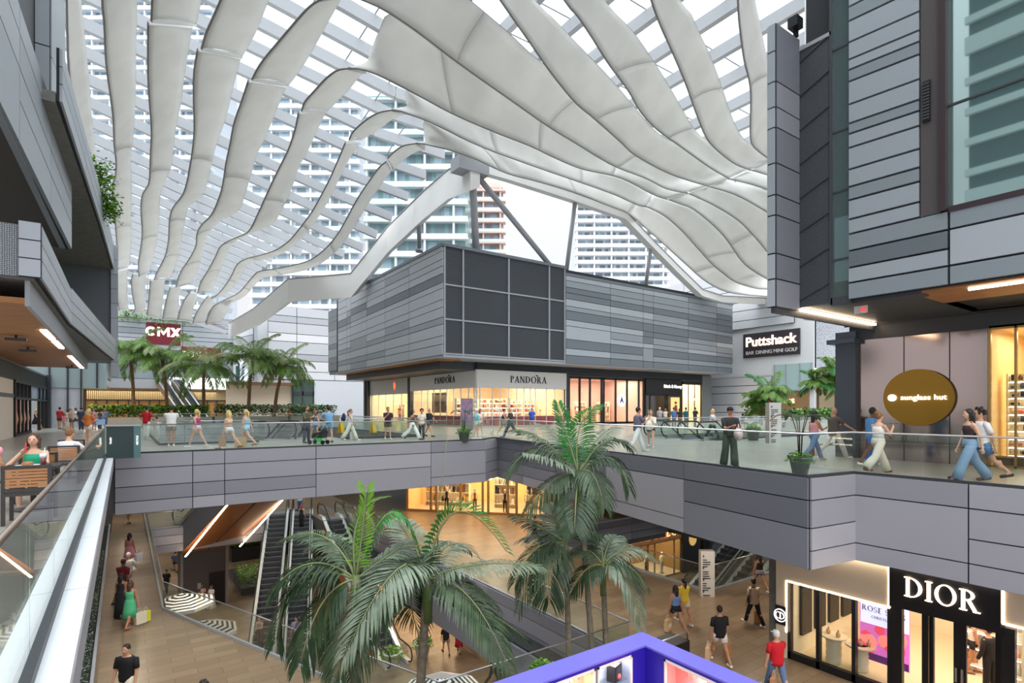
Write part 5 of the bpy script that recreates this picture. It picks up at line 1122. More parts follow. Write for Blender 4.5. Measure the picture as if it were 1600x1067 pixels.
# ground level shop windows seen between the palms
G1, G2 = (15.6, 40), (16.7, 28.6)
storefront('row of black framed amber lit windows on the ground level between the palms', G1, G2, -12, -8.4, .4, BLKW, BLKW, 7, mat('amber_wall3', (240, 180, 110), .6), 700, 4, (1, .72, .42), fw=.14)
for i in range(4): display_unit('amber display behind the ground level windows, %s from the far end' % ['first', 'second', 'third', 'fourth'][i], G1, G2, .08 + i * .23, .22 + i * .23, .8, -12, 1.3, 2, 'displays behind the ground level windows', None, [1, 3, 4])
mb = MB(); mb.box(16.8, 12.2, -8.4, 20, 44, -7.5, 0); mb.box(20, 27.1, -7.9, 33, 29.5, -7.5, 0); mb.box(15.9, 12.2, -12, 16.4, 28, -8.4, 1); struct(mb, 'wall_ground_right', [SOFFIT, mat('warm_plaster', (168, 140, 112), .7)], 'ground level wall under the right walkway')
# lamps without fixtures, added to brighten the lower levels
def fill_downlights(pts, z, label, power, group):
    for i, (x, y) in enumerate(pts):
        d = bpy.data.lights.new('fill_downlight', 'AREA'); d.energy = power * .7; d.color = (1, .88, .74); d.shape = 'DISK'; d.size = .4
        o = bpy.data.objects.new('fill_downlight', d); COL.objects.link(o); o.location = (x, y, z + (.15 if z > -5 else .27))
fill_downlights([(19, 11.5), (24, 12.5), (17, 14), (17, 19), (16, 24.5), (28, 12.8), (15.2, 30), (18, 27.5)], -2.2, '', 85, '')
fill_downlights([(0.3, 8), (0.3, 14), (0.3, 20), (0.3, 28), (0.3, 36), (0.3, 46), (6, 50)], -2.2, '', 70, '')
fill_downlights([(4, 36), (9, 48), (4, 52), (14, 30), (14, 22), (26, 22), (14.5, 16), (-2, 40), (-4, 50), (2, 60)], -7.8, '', 150, '')
# ================================================================ RAILINGS
railing([(-.47, 3.0), (-.47, 23.95)], 0, 'glass railing with dark handrail along the left walkway edge', hm=mat('dark_bronze_rail', (120, 108, 98), .35, .7), hr=.018)
railing([(-.3, 24.2), (15.1, 24.2)], 0, 'glass railing along the front of the bridge')
railing([(15.1, 24.2), (16.7, 25.45), (13.3, 6.75), (15.1, 6.5), (15.1, -4)], 0, 'glass railing along the slanted right walkway and the sunglass shop')
railing([(1.35, 66), (1.35, 29.6), (5.5, 29.6)], 0, 'glass railing on the near left side of the second opening')
railing([(9.7, 29.6), (14.25, 29.6)], 0, 'short glass railing right of the escalators that leave the bridge')
railing([(14.25, 29.6), (14.25, 66), (1.35, 66)], 0, 'glass railing on the far and right side of the second opening')
railing([(25.15, 21.7), (37, 21.7), (37, 17.3), (25.15, 17.3)], 0, 'glass railing around the right escalator opening')
railing([(25.3, 12.2), (37, 12.2)], 0, 'low glass screen in front of the cafe seats at right')
railing([(1.25, 60), (1.25, 24.9), (6.25, 11.95), (12.85, 11.95)], -6, 'glass railing of the middle level, left and front side of the big opening')
railing([(12.85, 11.95), (12.85, 44)], -6, 'glass railing of the middle level, right side of the big opening')
railing([(1.3, 41.4), (3.2, 41.4)], -6, 'glass railing at the far edge of the big opening, left of the escalators')
railing([(33, 26.85), (20, 26.85)], -6, 'glass railing above the gold boutique')
railing([(20, 26.9), (20, 14.2), (29.5, 14.2)], -6, 'glass railing beside the white direction pylon on the middle level')
railing([(-15, 113.1), (4.6, 113.1)], 6.6, 'glass railing of the far gallery left of the cinema escalators')
railing([(8.6, 113.1), (17, 113.1)], 6.6, 'glass railing of the far gallery right of the cinema escalators')
slab('floor', [R_(11.1, 38.3, 12.8, 44)], -6, -7.2, FLOOR2, SOFFIT, 'small escalator landing on the middle level')
# ================================================================ ESCALATORS
ESTEP = mat('escalator_step', (92, 94, 98), .4, .6); ESTEPL = mat('escalator_step_edge', (150, 152, 156), .4, .5); RUBBER = mat('rubber_handrail', (28, 28, 30), .5)
EGLASS = GLASSR
def escalator(label, T, B, w=1.0, soffit=None, side=None, depth=1.0, led=False, group=None, deckm=None):
    T, B = Vector(T), Vector(B); d = Vector((B.x - T.x, B.y - T.y, 0)); run = d.length; ang = math.atan2(d.y, d.x); drop = T.z - B.z
    root = empty('escalator', T, ang, label, 'escalator', group)
    sl = drop / run; W = w / 2; dB = depth if led else min(depth, .5)
    st = MB(); n = int(run / .4)
    for i in range(n):
        x = i * run / n; z = -sl * x
        st.box(x, -W, z - .32 , x + run / n + .03, W, z - .02, 0); st.box(x + run / n - .05, -W, z - .03, x + run / n + .03, W, z - .012, 1)
    st.box(-1.2, -W, -.1, 0, W, 0.012, 1); st.box(run, -W, -drop - .1, run + 1.2, W, -drop + .012, 1)
    st.build('step_band', [ESTEP, ESTEPL], root)
    for sgn in (-1, 1):
        y0, y1 = sgn * W, sgn * (W + .22)
        ya, yb = min(y0, y1), max(y0, y1)
        k = MB(); k.hexa([(-.3, ya, -.1), (run + .3, ya, -drop - .1), (run + .3, yb, -drop - .1), (-.3, yb, -.1), (-.3, ya, .2), (run + .3, ya, -drop + .2), (run + .3, yb, -drop + .2), (-.3, yb, .2)])
        k.box(-1.2, ya, -.1, -.3, yb, .2); k.box(run + .3, ya, -drop - .1, run + 1.2, yb, -drop + .2); k.build('skirt_deck', deckm or STEEL, root)
        yc = sgn * (W + .11)
        g = MB()
        g.hexa([(0, yc - .008, .18), (run, yc - .008, -drop + .18), (run, yc + .008, -drop + .18), (0, yc + .008, .18), (0, yc - .008, .95), (run, yc - .008, -drop + .95), (run, yc + .008, -drop + .95), (0, yc + .008, .95)])
        g.box(-1.1, yc - .008, .18, 0, yc + .008, .95); g.box(run, yc - .008, -drop + .18, run + 1.1, yc + .008, -drop + .95)
        g.build('balustrade', EGLASS, root)
        P = []
        for t in range(0, 7): a = math.radians(-90 - t * 30); P.append((-1.2 + .42 * math.cos(a), yc, .55 + .42 * math.sin(a)))
        P += [(-.4, yc, .97), (0, yc, .96), (run, yc, -drop + .96), (run + .4, yc, -drop + .97)]
        for t in range(0, 7): a = math.radians(90 - t * 30); P.append((run + 1.2 + .42 * math.cos(a), yc, -drop + .55 + .42 * math.sin(a)))
        h = MB(); h.tube(P, .04, 8); h.build('handrail', RUBBER, root)
    t = MB(); W2 = W + .22
    for ya, yb, m in ((-W2, -W2 + .04, 0), (W2 - .04, W2, 0)):
        t.hexa([(-.2, ya, -depth), (run, ya, -drop - dB), (run, yb, -drop - dB), (-.2, yb, -depth), (-.2, ya, 0), (run, ya, -drop), (run, yb, -drop), (-.2, yb, 0)], m)
    t.build('truss_side', side or PANEL[2], root)
    u = MB(); u.hexa([(-.2, -W2, -depth - .04), (run, -W2, -drop - dB - .04), (run, W2, -drop - dB - .04), (-.2, W2, -depth - .04), (-.2, -W2, -depth), (run, -W2, -drop - dB), (run, W2, -drop - dB), (-.2, W2, -depth)])
    u.build('soffit_panel', soffit or side or PANEL[2], root)
    if led:
        l = MB(); yl = led * (W2 - .04)
        l.hexa([(.2, yl - .05, -depth - .1), (run - .8, yl - .05, -drop - dB - .05), (run - .8, yl + .05, -drop - dB - .05), (.2, yl + .05, -depth - .1), (.2, yl - .05, -depth - .05), (run - .8, yl - .05, -drop - dB - .0), (run - .8, yl + .05, -drop - dB + .0), (.2, yl + .05, -depth - .05)])
        l.build('led_line', LED, root)
    return root
BRONZE = mat('bronze_soffit', (150, 92, 48), .4)
escalator('left escalator of the pair going down from the bridge, with a wood soffit', (6.45, 32.2, 0), (3.85, 42.0, -6), 1.25, BRONZE, DPANEL[3], 1.8, 1)
escalator('right escalator of the pair going down from the bridge, with a wood soffit', (8.2, 32.65, 0), (5.6, 42.45, -6), 1.25, BRONZE, DPANEL[3], 1.8, -1)
e1, e1b = at(434, 803, z=-6), at(408, 1030, z=-12); e2, e2b = at(472, 803, z=-6), at(462, 1045, z=-12)
BRIGHT = mat('bright_steel_deck', (222, 222, 218), .35, .3)
escalator('left escalator of the lower pair with grey steps, running down behind the palms', e1, e1b, 1.05, deckm=BRIGHT)
escalator('right escalator of the lower pair, with people near its top', e2, e2b, 1.05, deckm=BRIGHT)
escalator('short looking escalator half hidden by the middle of the big palm', (11.9, 38.4, -6), (11.9, 28.6, -12), 1.0, side=mat('orange_wood_side', (190, 112, 52), .45), deckm=BRIGHT)
escalator('near right escalator of the upper level beside the black capped man', (25.6, 18.3, 0), (35.8, 18.3, -6), 1.0)
escalator('far right escalator of the upper level, left of the grey pylon', (25.6, 20.6, 0), (35.8, 20.6, -6), 1.0)
escalator('escalator behind the white pylon on the middle level, nearer lane', (31.0, 17.6, -6), (20.9, 17.6, -12), 1.0, deckm=BRIGHT)
escalator('escalator behind the white pylon on the middle level, farther lane', (31.0, 19.5, -6), (20.9, 19.5, -12), 1.0, deckm=BRIGHT)
escalator('left escalator up to the far cinema gallery', (5.4, 112.4, 6.6), (8.3, 101.5, 0), 1.1, side=mat('brown_side', (120, 96, 76), .6))
escalator('right escalator up to the far cinema gallery', (7.6, 112.4, 6.6), (10.5, 101.5, 0), 1.1, side=MATS['brown_side'])
# ================================================================ POP-UP KIOSK
VIO = mat('violet_top', (118, 112, 214), .3); VIOD = mat('deep_violet', (44, 30, 160), .35); FRAMEW = mat('pale_frame', (246, 232, 222), .4)
kz = -3.4
ki = at(1008, 1008, z=kz); ko = at(1003, 987, z=kz)
X1, Y1, X2, Y2 = ki.x, ki.y, ko.x, ko.y
root = empty('pop_up_kiosk', (X2, Y2, -6), 0, 'violet pop up kiosk with lit showcases at the bottom of the picture', 'kiosk')
def kbox(m, x0, y0, z0, x1, y1, z1, i=0): m.box(x0 - X2, y0 - Y2, z0 + 6, x1 - X2, y1 - Y2, z1 + 6, i)
m = MB(); kbox(m, X1 - 8, Y1, kz - .04, X2, Y2, kz); kbox(m, X1, Y1 - 8, kz - .04, X2, Y1, kz); m.build('top_cap', VIO, root)
m = MB()
wx1, wy1 = at(988, 1023, Y=Y1).x, at(1038, 1026, X=X1).y
kbox(m, X1 - 8, Y2 - .05, -6, X2, Y2, kz - .04); kbox(m, X2 - .05, Y1 - 8, -6, X2, Y2, kz - .04)
kbox(m, wx1, Y1, -6, X1, Y1 + .05, kz - .04); kbox(m, X1, wy1, -6, X1 + .05, Y1 + .05, kz - .04)
kbox(m, X1 - 8, Y1, kz - .11, wx1, Y1 + .05, kz - .04); kbox(m, X1, Y1 - 8, kz - .11, X1 + .05, wy1, kz - .04)
kbox(m, X1 - 8, Y1, -6, wx1, Y1 + .05, -5.0); kbox(m, X1, Y1 - 8, -6, X1 + .05, wy1, -5.0); m.build('wall', VIOD, root)
def showcase(label, side, a0, a1, backc, seed):
    """lit recess in the kiosk wall; side 'n' looks to -y, 'e' looks to -x"""
    rr = random.Random(seed); W = a1 - a0
    s = MB(); f = MB()
    s.box(0, .34, 1.0, W, .36, 2.49, 0); s.box(0, .02, 1.0, .02, .34, 2.49, 0); s.box(W - .02, .02, 1.0, W, .34, 2.49, 0); s.box(0, .02, 1.0, W, .34, 1.03, 0); s.box(0, .02, 2.47, W, .34, 2.49, 0)
    f.box(0, -.01, .98, W, .03, 1.02); f.box(0, -.01, 2.45, W, .03, 2.5); f.box(0, -.01, 1.0, .04, .03, 2.5); f.box(W - .04, -.01, 1.0, W, .03, 2.5)
    e = MB(); e.box(.06, .26, 2.44, W - .06, .3, 2.465)
    M = (Matrix.Translation((a0 - X2, Y1 - Y2, 0)) if side == 'n' else Matrix.Translation((X1 - X2, a1 - Y2, 0)) @ Matrix.Rotation(math.radians(-90), 4, 'Z'))
    sc = s.build('showcase', mat('showcase_%s' % seed, backc, .5), root); sc.matrix_local = M
    fo = f.build('showcase_frame', FRAMEW, sc); lo = e.build('showcase_lamp', LEDW, sc)
    g = MB()
    for k in range(int(W / .12)):
        x = .1 + k * .12
        if x < W - .1: g.tube([(x, .3, 2.4), (x, .3, 2.4 - rr.uniform(.1, .3))], .008, 4, rr.randrange(4))
    for k in range(5):
        x = rr.uniform(.2, W - .2); z = rr.choice([1.03, 1.5]); g.lathe((x, .2, 1.03 if z < 1.2 else 1.03), [(.05, 0), (.06, .2), (.03, .25), (.03, .32)], 8, rr.randrange(8))
    g.build('trinkets', GOODS, sc)['kind'] = 'stuff'
    c = M @ Vector((W / 2, .15, 2.42)) + Vector((X2, Y2, -6))
    area('showcase_light', c, .6, 9, (1, .9, .8), (0, 0, 0), .15)
    return sc
showcase('', 'n', wx1 - 1.0, wx1, (186, 196, 224), 1); showcase('', 'n', wx1 - 2.3, wx1 - 1.06, (236, 190, 160), 2)
showcase('', 'e', wy1 - 1.35, wy1, (238, 150, 150), 3); showcase('', 'e', wy1 - 2.6, wy1 - 1.4, (240, 206, 170), 4)
gb = empty('gift_box', (wx1 - .35, Y1 + .18, -4.0), .3, 'black gift box with a pink flower in the left violet showcase', 'box')
m = MB(); m.box(-.15, -.1, 0, .15, .1, .34); m.box(-.11, -.105, .04, .11, -.1, .3, 1); m.build('carton', [BLACK, mat('box_grey', (70, 72, 80), .5)], gb); m = MB(); m.ball((0, -.1, .1), .06); m.build('flower', mat('flower_pink', (230, 110, 120), .5), gb)
m = MB(); m.box(wx1 - .8, Y1 + .06, -4.02, wx1 - .06, Y1 + .34, -4.0); m.build('glass_shelf', GLASSW, None, label='glass shelf under the black gift box in the violet kiosk', cat='shelf')
bn = empty('black_bench', at(1040, 1000, z=-5.4), math.radians(0), 'black box bench with a steel rail behind the violet kiosk', 'bench'); bn.location.z = -6
m = MB(); m.box(-.7, -.35, 0, .7, .35, .55); m.build('box', BLACK, bn); m = MB(); m.tube([(-.65, -.3, .55), (-.65, -.3, .8), (.65, -.3, .8), (.65, -.3, .55)], .025, 6); m.build('rail', STEEL, bn)
# ================================================================ PYLONS, BINS, SIGNS
def pylon(label, loc, rz, h, w, d, lines, seed, dark=False):
    root = empty('direction_pylon', loc, rz, label, 'sign')
    m = MB(); m.box(-w / 2, -d / 2, 0, w / 2, d / 2, h); m.build('body', mat('pylon_taupe', (176, 164, 152), .5), root)
    m = MB(); m.box(-w / 2, -d / 2 - .02, .0, w / 2, -d / 2, h); m.build('face', mat('pylon_white', (236, 234, 230), .5), root)
    rr = random.Random(seed); m = MB(); z = h - .25
    for k in range(lines):
        if k % 4 == 0:
            m.tube([(-w * .32, -d / 2 - .03, z), (-w * .32, -d / 2 - .03, z + .1)], .012, 5); m.tube([(-w * .38, -d / 2 - .03, z + .05), (-w * .26, -d / 2 - .03, z + .05)], .012, 5); z -= .12
        L = rr.uniform(.25, .62) * w; m.box(-w * .38, -d / 2 - .03, z, -w * .38 + L, -d / 2 - .02, z + .035); z -= .09
    m.build('direction_lines', LETK, root)
    return root
p = at(1104, 930, z=-6); pylon('white direction pylon on the middle level beside the escalators', p, math.radians(-38), 1.85, .55, .32, 14, 1)
p = at(1208, 692, z=0); pylon('white direction pylon on the upper level left of the walking couple', p, math.radians(-25), 1.95, .62, .3, 14, 2)
p = at(730, 672, z=0); root = empty('digital_directory', p, math.radians(-38), 'dark digital directory screen standing before the jeweller corner', 'screen')
m = MB(); m.box(-.42, -.3, 0, .42, .3, 2.4); m.build('body', mat('kiosk_grey', (120, 118, 120), .5), root); m = MB(); m.box(-.4, -.33, .7, .4, -.3, 2.35); m.build('screen', mat('screen_blue', (60, 84, 120), .3, emit=.5, noise=(190, 120, 110), scale=3), root)
rb = empty('recycling_station', at(192, 716, z=0), 0, 'dark green recycling station with pale upright lettering at the bridge corner', 'bin')
m = MB(); m.box(-.45, 0, 0, .45, .7, 1.08); m.build('cabinet', mat('deep_green_grey', (46, 66, 66), .3), rb)
m = MB(); m.box(.45, 0, 0, .5, .7, 1.08); m.box(.3, -.02, 0, .5, 0, 1.08); m.build('side_panel', mat('teal_panel', (92, 128, 128), .35), rb); m = MB(); m.box(-.5, -.03, 1.08, .52, .72, 1.12); m.build('lid', STEEL, rb)
for tx, x in (('TRASH', -.33), ('RECYCLE', .4)):
    o = sans('lettering', tx, .075, LETW, rb, .01); o.data.transform(Matrix.Rotation(math.radians(90), 4, 'Y')); o.data.transform(Matrix.Rotation(math.radians(180), 4, 'Y')); o.location = (x, -.035, .6)
m = MB(); m.box(-.3, -.3, 0, .3, .3, 1.05); m.box(-.32, -.32, 1.05, .32, .32, 1.1); o = m.build('grey_bin', GREYSTEEL, None, label='plain grey bin by the wall left of the crowd', cat='bin'); o.location = at(86, 664, z=0)
for i, px in enumerate((533, 583)):
    w = empty('wet_floor_sign', at(px, 676, z=0), .4, ['yellow wet floor sign left of the woman with a backpack', 'yellow wet floor sign right of the woman with a backpack'][i], 'sign')
    for sg in (-1, 1): m = MB(); m.hexa([(-.18, sg * .2, 0), (.18, sg * .2, 0), (.18, sg * .22, 0), (-.18, sg * .22, 0), (-.12, sg * .01, .75), (.12, sg * .01, .75), (.12, sg * .03, .75), (-.12, sg * .03, .75)]); m.build('panel', mat('sign_yellow', (244, 200, 40), .5), w)
# ================================================================ GROUND LEVEL FURNITURE
STR1, STR2 = mat('stripe_white', (240, 236, 228), .7), mat('stripe_black', (50, 48, 48), .7)
def umbrella(label, p, r=1.75, top=2.9):
    root = empty('striped_umbrella', (p.x, p.y, -12), .3, label, 'umbrella', None)
    m = MB(); m.tube([(0, 0, 0), (0, 0, top)], .035, 8); m.build('pole', BLACK, root)
    m = MB(); rings = 13; seg = 8
    for i in range(rings):
        r0, r1 = r * i / rings, r * (i + 1) / rings; z0, z1 = top - .55 * (i / rings), top - .55 * ((i + 1) / rings)
        for k in range(seg):
            a0, a1 = 2 * math.pi * k / seg, 2 * math.pi * (k + 1) / seg
            m.poly([(r0 * math.cos(a0), r0 * math.sin(a0), z0), (r1 * math.cos(a0), r1 * math.sin(a0), z1), (r1 * math.cos(a1), r1 * math.sin(a1), z1), (r0 * math.cos(a1), r0 * math.sin(a1), z0)], i % 2)
    m.build('canopy', [STR1, STR2], root)
    m = MB()
    for k in range(seg):
        a0, a1 = 2 * math.pi * k / seg, 2 * math.pi * (k + 1) / seg
        m.wallbox((r * math.cos(a1), r * math.sin(a1)), (r * math.cos(a0), r * math.sin(a0)), top - .74, top - .55, .01)
    m.build('valance', STR1, root); m = MB(); m.lathe((0, 0, 0), [(.35, 0), (.35, .08), (.05, .12)], 14); m.build('base', CHARCOAL, root)
    return root
umbrella('black and white striped umbrella beside the dark lift block on the ground level', at(283, 935, z=-9.4))
umbrella('black and white striped umbrella nearer the slanted left railing, second from the lift', at(318, 978, z=-9.4), 1.6)
umbrella('black and white striped umbrella at the bottom edge of the picture by the palm trunk', at(690, 1072, z=-9.4))
lf = at(342, 944, z=-12); lw = empty('lift_block', (lf.x, lf.y, -12), .0, 'dark grey lift block under the wood soffit on the ground level', 'lift')
m = MB(); m.box(-2.3, 0, 0, .6, 2.4, 4.1); m.build('shaft', mat('lift_dark', (72, 66, 66), .5), lw); m = MB(); m.box(-.6, -.03, 0, .35, 0, 2.3); m.build('door', mat('lift_door', (44, 40, 42), .35, .5), lw)
m = MB(); m.box(.42, -.04, 0, .6, .02, 4.1); m.box(-2.3, -.04, 0, -2.15, .02, 4.1); m.build('corner_trim', mat('lift_trim', (132, 128, 126), .5), lw)
m = MB(); m.box(-1.3, -.03, 1.3, -1.1, 0, 1.7); m.build('call_panel', STEEL, lw)
HEDGE = [leaf_mat('hedge_bright', (96, 148, 30), (140, 190, 50)), leaf_mat('hedge_mid', (60, 104, 26), (92, 140, 40)), leaf_mat('hedge_deep', (30, 58, 24), (50, 84, 34)), leaf_mat('hedge_red', (104, 60, 50), (84, 92, 40))]
def planter_hedge(label, x0, y0, x1, y1, z0, ph, hh, n, tones, seed, boxm=None, leaf=.09):
    rr = random.Random(seed); root = empty('planter_hedge', ((x0 + x1) / 2, (y0 + y1) / 2, z0), 0, label, 'planter'); hx, hy = (x1 - x0) / 2, (y1 - y0) / 2
    m = MB(); m.box(-hx, -hy, 0, hx, hy, ph); m.build('box', boxm or CHARCOAL, root)
    m = MB()
    for k in range(n):
        x, y, z = rr.uniform(-hx, hx) * .97, rr.uniform(-hy, hy) * .97, ph + hh * rr.random() ** .6
        s = leaf * rr.uniform(.6, 1.4); a = rr.uniform(0, 6.28); t = rr.uniform(-.6, 1.0)
        u = Vector((math.cos(a), math.sin(a), t)) * s; v = Vector((-math.sin(a), math.cos(a), rr.uniform(-.4, .4))) * s * .5; c = Vector((x, y, z))
        m.poly([c, c + u * .5 + v, c + u, c + u * .5 - v], rr.choice(tones))
    f = m.build('foliage', HEDGE, root); f['kind'] = 'stuff'
    return root
planter_hedge('bright green clipped hedge right of the lift block', lf.x + 1.6, lf.y + 1.0, lf.x + 5.4, lf.y + 4.2, -12, .5, .9, 2600, [0, 0, 0, 1], 1)
planter_hedge('red leaved low planting behind the bright hedge', lf.x + 1.6, lf.y + 4.4, lf.x + 6, lf.y + 7, -12, .5, .6, 1200, [2, 3, 3, 1], 2)
planter_hedge('small bright green planter at the back, left of the lift block', lf.x - 6.2, lf.y + 9, lf.x - 3.6, lf.y + 10.2, -12, 1.0, .8, 700, [0, 0, 1], 3, leaf=.14)
planter_hedge('black planter box with green hedge at the back, first right of the lift block', lf.x + 2.4, lf.y + 11, lf.x + 4.8, lf.y + 12.2, -12, 1.2, .8, 700, [0, 0, 1], 4, BLACK, .14)
planter_hedge('black planter box with green hedge at the back, second right of the lift block', lf.x + 5.3, lf.y + 11, lf.x + 7.6, lf.y + 12.2, -12, 1.2, .8, 700, [0, 0, 1], 5, BLACK, .14)
# ================================================================ UPPER LEVEL PLANTERS
STONEP = mat('planter_stone', (196, 192, 184), .7)
planter_hedge('long planter with mixed shrubs below the five far palms, left half', -3, 68.5, 8, 72, 0, .7, 1.2, 5200, [0, 0, 1, 2, 2], 6, STONEP, .2)
planter_hedge('long planter with dark shrubs below the far palms, right half', 8.3, 68.5, 22, 72, 0, .7, 1.3, 5600, [0, 1, 2, 2, 2], 7, STONEP, .2)
planter_hedge('leafy planter behind the cafe seats at far right', 45, 26, 58, 28.5, 0, .6, .8, 2200, [1, 2, 2], 8, STONEP, .2)
planter_hedge('dense shrubs under the fan palms at far right', 44, 20, 56, 24, 0, .6, 1.0, 2200, [1, 2, 2, 0], 9, STONEP, .22)
def pot_plant(label, p, s=1.0, big=True, seed=1, potm=None, st=1.0):
    rr = random.Random(seed); root = empty('potted_plant', p, 0, label, 'plant')
    m = MB(); m.lathe((0, 0, 0), [(.2 * s, 0), (.3 * s, .5 * s), (.33 * s, .5 * s), (.33 * s, .54 * s), (.28 * s, .54 * s), (.26 * s, .46 * s)], 18); m.build('pot', potm or mat('pot_grey', (120, 122, 122), .6), root)
    m = MB()
    for k in range(420):
        a = rr.uniform(0, 6.28); R = .42 * s * rr.random() ** .5; c = Vector((R * math.cos(a), R * math.sin(a), .5 * s + .3 * s * rr.random() * (1 - R / (.5 * s)) - .12 * s * (R > .34 * s)))
        q = .07 * s * rr.uniform(.6, 1.4); b = rr.uniform(0, 6.28); u = Vector((math.cos(b), math.sin(b), rr.uniform(-.3, .8))) * q; v = Vector((-math.sin(b), math.cos(b), 0)) * q * .5
        m.poly([c, c + u * .5 + v, c + u, c + u * .5 - v], rr.choice([0, 0, 1]))
    f = m.build('foliage', HEDGE, root); f['kind'] = 'stuff'
    if big:
        m = MB()
        for k in range(5):
            a = k * 1.257 + seed; m.tube([(.03 * math.cos(a), .03 * math.sin(a), .5 * s), (.06 * math.cos(a), .06 * math.sin(a), .9 * s * st), (.22 * s * math.cos(a), .22 * s * math.sin(a), 1.3 * s * st)], .014 * s, 5)
        m.build('stem', mat('stem_dark', (60, 44, 34), .7), root)
        for k in range(5):
            a = k * 1.257 + seed; d = Vector((math.cos(a), math.sin(a), 0)); n = Vector((-d.y, d.x, 0)); b0 = Vector((.22 * s * d.x, .22 * s * d.y, 1.3 * s * st)); m = MB(); rows = []
            for i in range(8):
                t = i / 7; w = .15 * s * math.sin(math.pi * (.08 + .9 * t)); c = b0 + d * .62 * s * t + Vector((0, 0, .14 * s * math.sin(t * 2.4) - .22 * s * t * t)); i0 = len(m.v)
                m.v += [tuple(c - n * w), tuple(c - Vector((0, 0, .03 * s))), tuple(c + n * w)]; rows.append(i0)
            for i0, i1 in zip(rows, rows[1:]): m.face((i0, i0 + 1, i1 + 1, i1), 0, True); m.face((i0 + 1, i0 + 2, i1 + 2, i1 + 1), 0, True)
            m.build('leaf', [leaf_mat('big_leaf_green', (36, 60, 30), (56, 84, 44)), mat('big_leaf_brown', (110, 66, 36), .5)][k == 1], root)
    return root
pot_plant('grey pot with broad dark leaves and bright trailing green at the right railing corner', at(1250, 742, z=0), .84, True, 1, None, 1.35)
pot_plant('grey green pot with broad leaves at the far end of the bridge railing', at(725, 690, z=0), 1.0, True, 2, mat('pot_green', (112, 134, 126), .6), 1.15)
pot_plant('small pot of leafy green left of the upper direction pylon', at(1177, 688, z=0), 1.15, False, 3)
pot_plant('tall white pot beside the hidden escalator on the ground level', at(612, 1042, z=-12), 1.5, False, 4, WHITE)
pot_plant('second white pot further right on the ground level, behind the palm trunk', at(660, 1026, z=-12), 1.5, False, 5, WHITE)
pot_plant('white flowering plant at the foot of the violet kiosk', at(846, 1066, z=-5.5), .8, False, 6)
# ================================================================ LEFT TERRACE FURNITURE
SLAT = mat('teak_slat', (164, 112, 68), .5); SEATB = mat('dark_frame', (52, 48, 46), .5)
def slat_chair(label, p, rz):
    root = empty('slatted_chair', p, rz, label, 'chair', 'teak slatted chairs on the left terrace')
    for x, y, h in ((-.26, -.24, .86), (.26, -.24, .86), (-.26, .24, .62), (.26, .24, .62)):
        m = MB(); m.box(x - .022, y - .022, 0, x + .022, y + .022, h); m.build('leg', SEATB, root)
    m = MB(); m.box(-.28, -.26, .42, .28, .27, .46); m.build('seat', SEATB, root)
    m = MB(); m.box(-.28, -.265, .82, .28, -.225, .86); m.build('back_rail', SEATB, root); m = MB(); m.box(-.28, -.265, .5, .28, -.225, .53); m.build('back_rail', SEATB, root)
    m = MB()
    for k in range(6): m.box(-.24, -.255, .545 + k * .046, .24, -.235, .58 + k * .046)
    m.build('back_slats', SLAT, root)
    for sg in (-1, 1): m = MB(); m.box(sg * .28 - .025, -.24, .62, sg * .28 + .025, .27, .65); m.build('armrest', SEATB, root)
    return root
def table(label, p, r=.36, h=.74):
    root = empty('terrace_table', p, 0, label, 'table', None)
    m = MB(); m.box(-r, -r, h - .04, r, r, h); m.build('table_top', SEATB, root); m = MB(); m.tube([(0, 0, .03), (0, 0, h - .04)], .04, 8); m.build('column', SEATB, root); m = MB(); m.lathe((0, 0, 0), [(.26, 0), (.26, .025), (.05, .05)], 14); m.build('base', SEATB, root)
    return root
seat1 = at(46, 838, z=0)
slat_chair('nearest teak slatted chair with its back to the viewer', Vector((-1.13, 10.9, 0)), math.radians(-4))
slat_chair('teak slatted chair of the brown haired person in a white shirt, back to the viewer', Vector((-1.05, 15.95, 0)), math.radians(-4))
slat_chair('teak slatted chair under the woman in the green top', Vector((-1.3, 13.25, 0)), math.radians(176))
slat_chair('dark slatted chair facing the viewer behind the white shirted person', Vector((-1.1, 18.3, 0)), math.radians(180))
table('dark terrace table in front of the woman in the green top', Vector((-1.22, 12.15, 0)))
table('dark terrace table beyond the brown haired person', Vector((-1.05, 17.1, 0)))
cup = empty('drink_cup', (-1.08, 11.98, .74), 0, 'clear cup of dark drink with a straw on the nearest terrace table', 'cup')
m = MB(); m.lathe((0, 0, 0), [(.032, 0), (.045, .14)], 14); m.build('drink', mat('berry_drink', (120, 60, 64), .3), cup); m = MB(); m.lathe((0, 0, .13), [(.046, 0), (.05, .06), (.03, .075)], 14); m.build('lid', WHITE, cup); m = MB(); m.tube([(0, 0, .1), (.02, 0, .3)], .006, 6); m.build('straw', WHITE, cup)
tp = empty('tray', (-1.28, 12.02, .74), .2, 'white paper tray with food on the nearest terrace table', 'tray'); m = MB(); m.box(-.15, -.1, 0, .15, .1, .02); m.build('paper', WHITE, tp); m = MB(); m.ball((0, 0, .04), .07, sc=(1.2, 1, .6)); m.build('food', SLAT, tp)
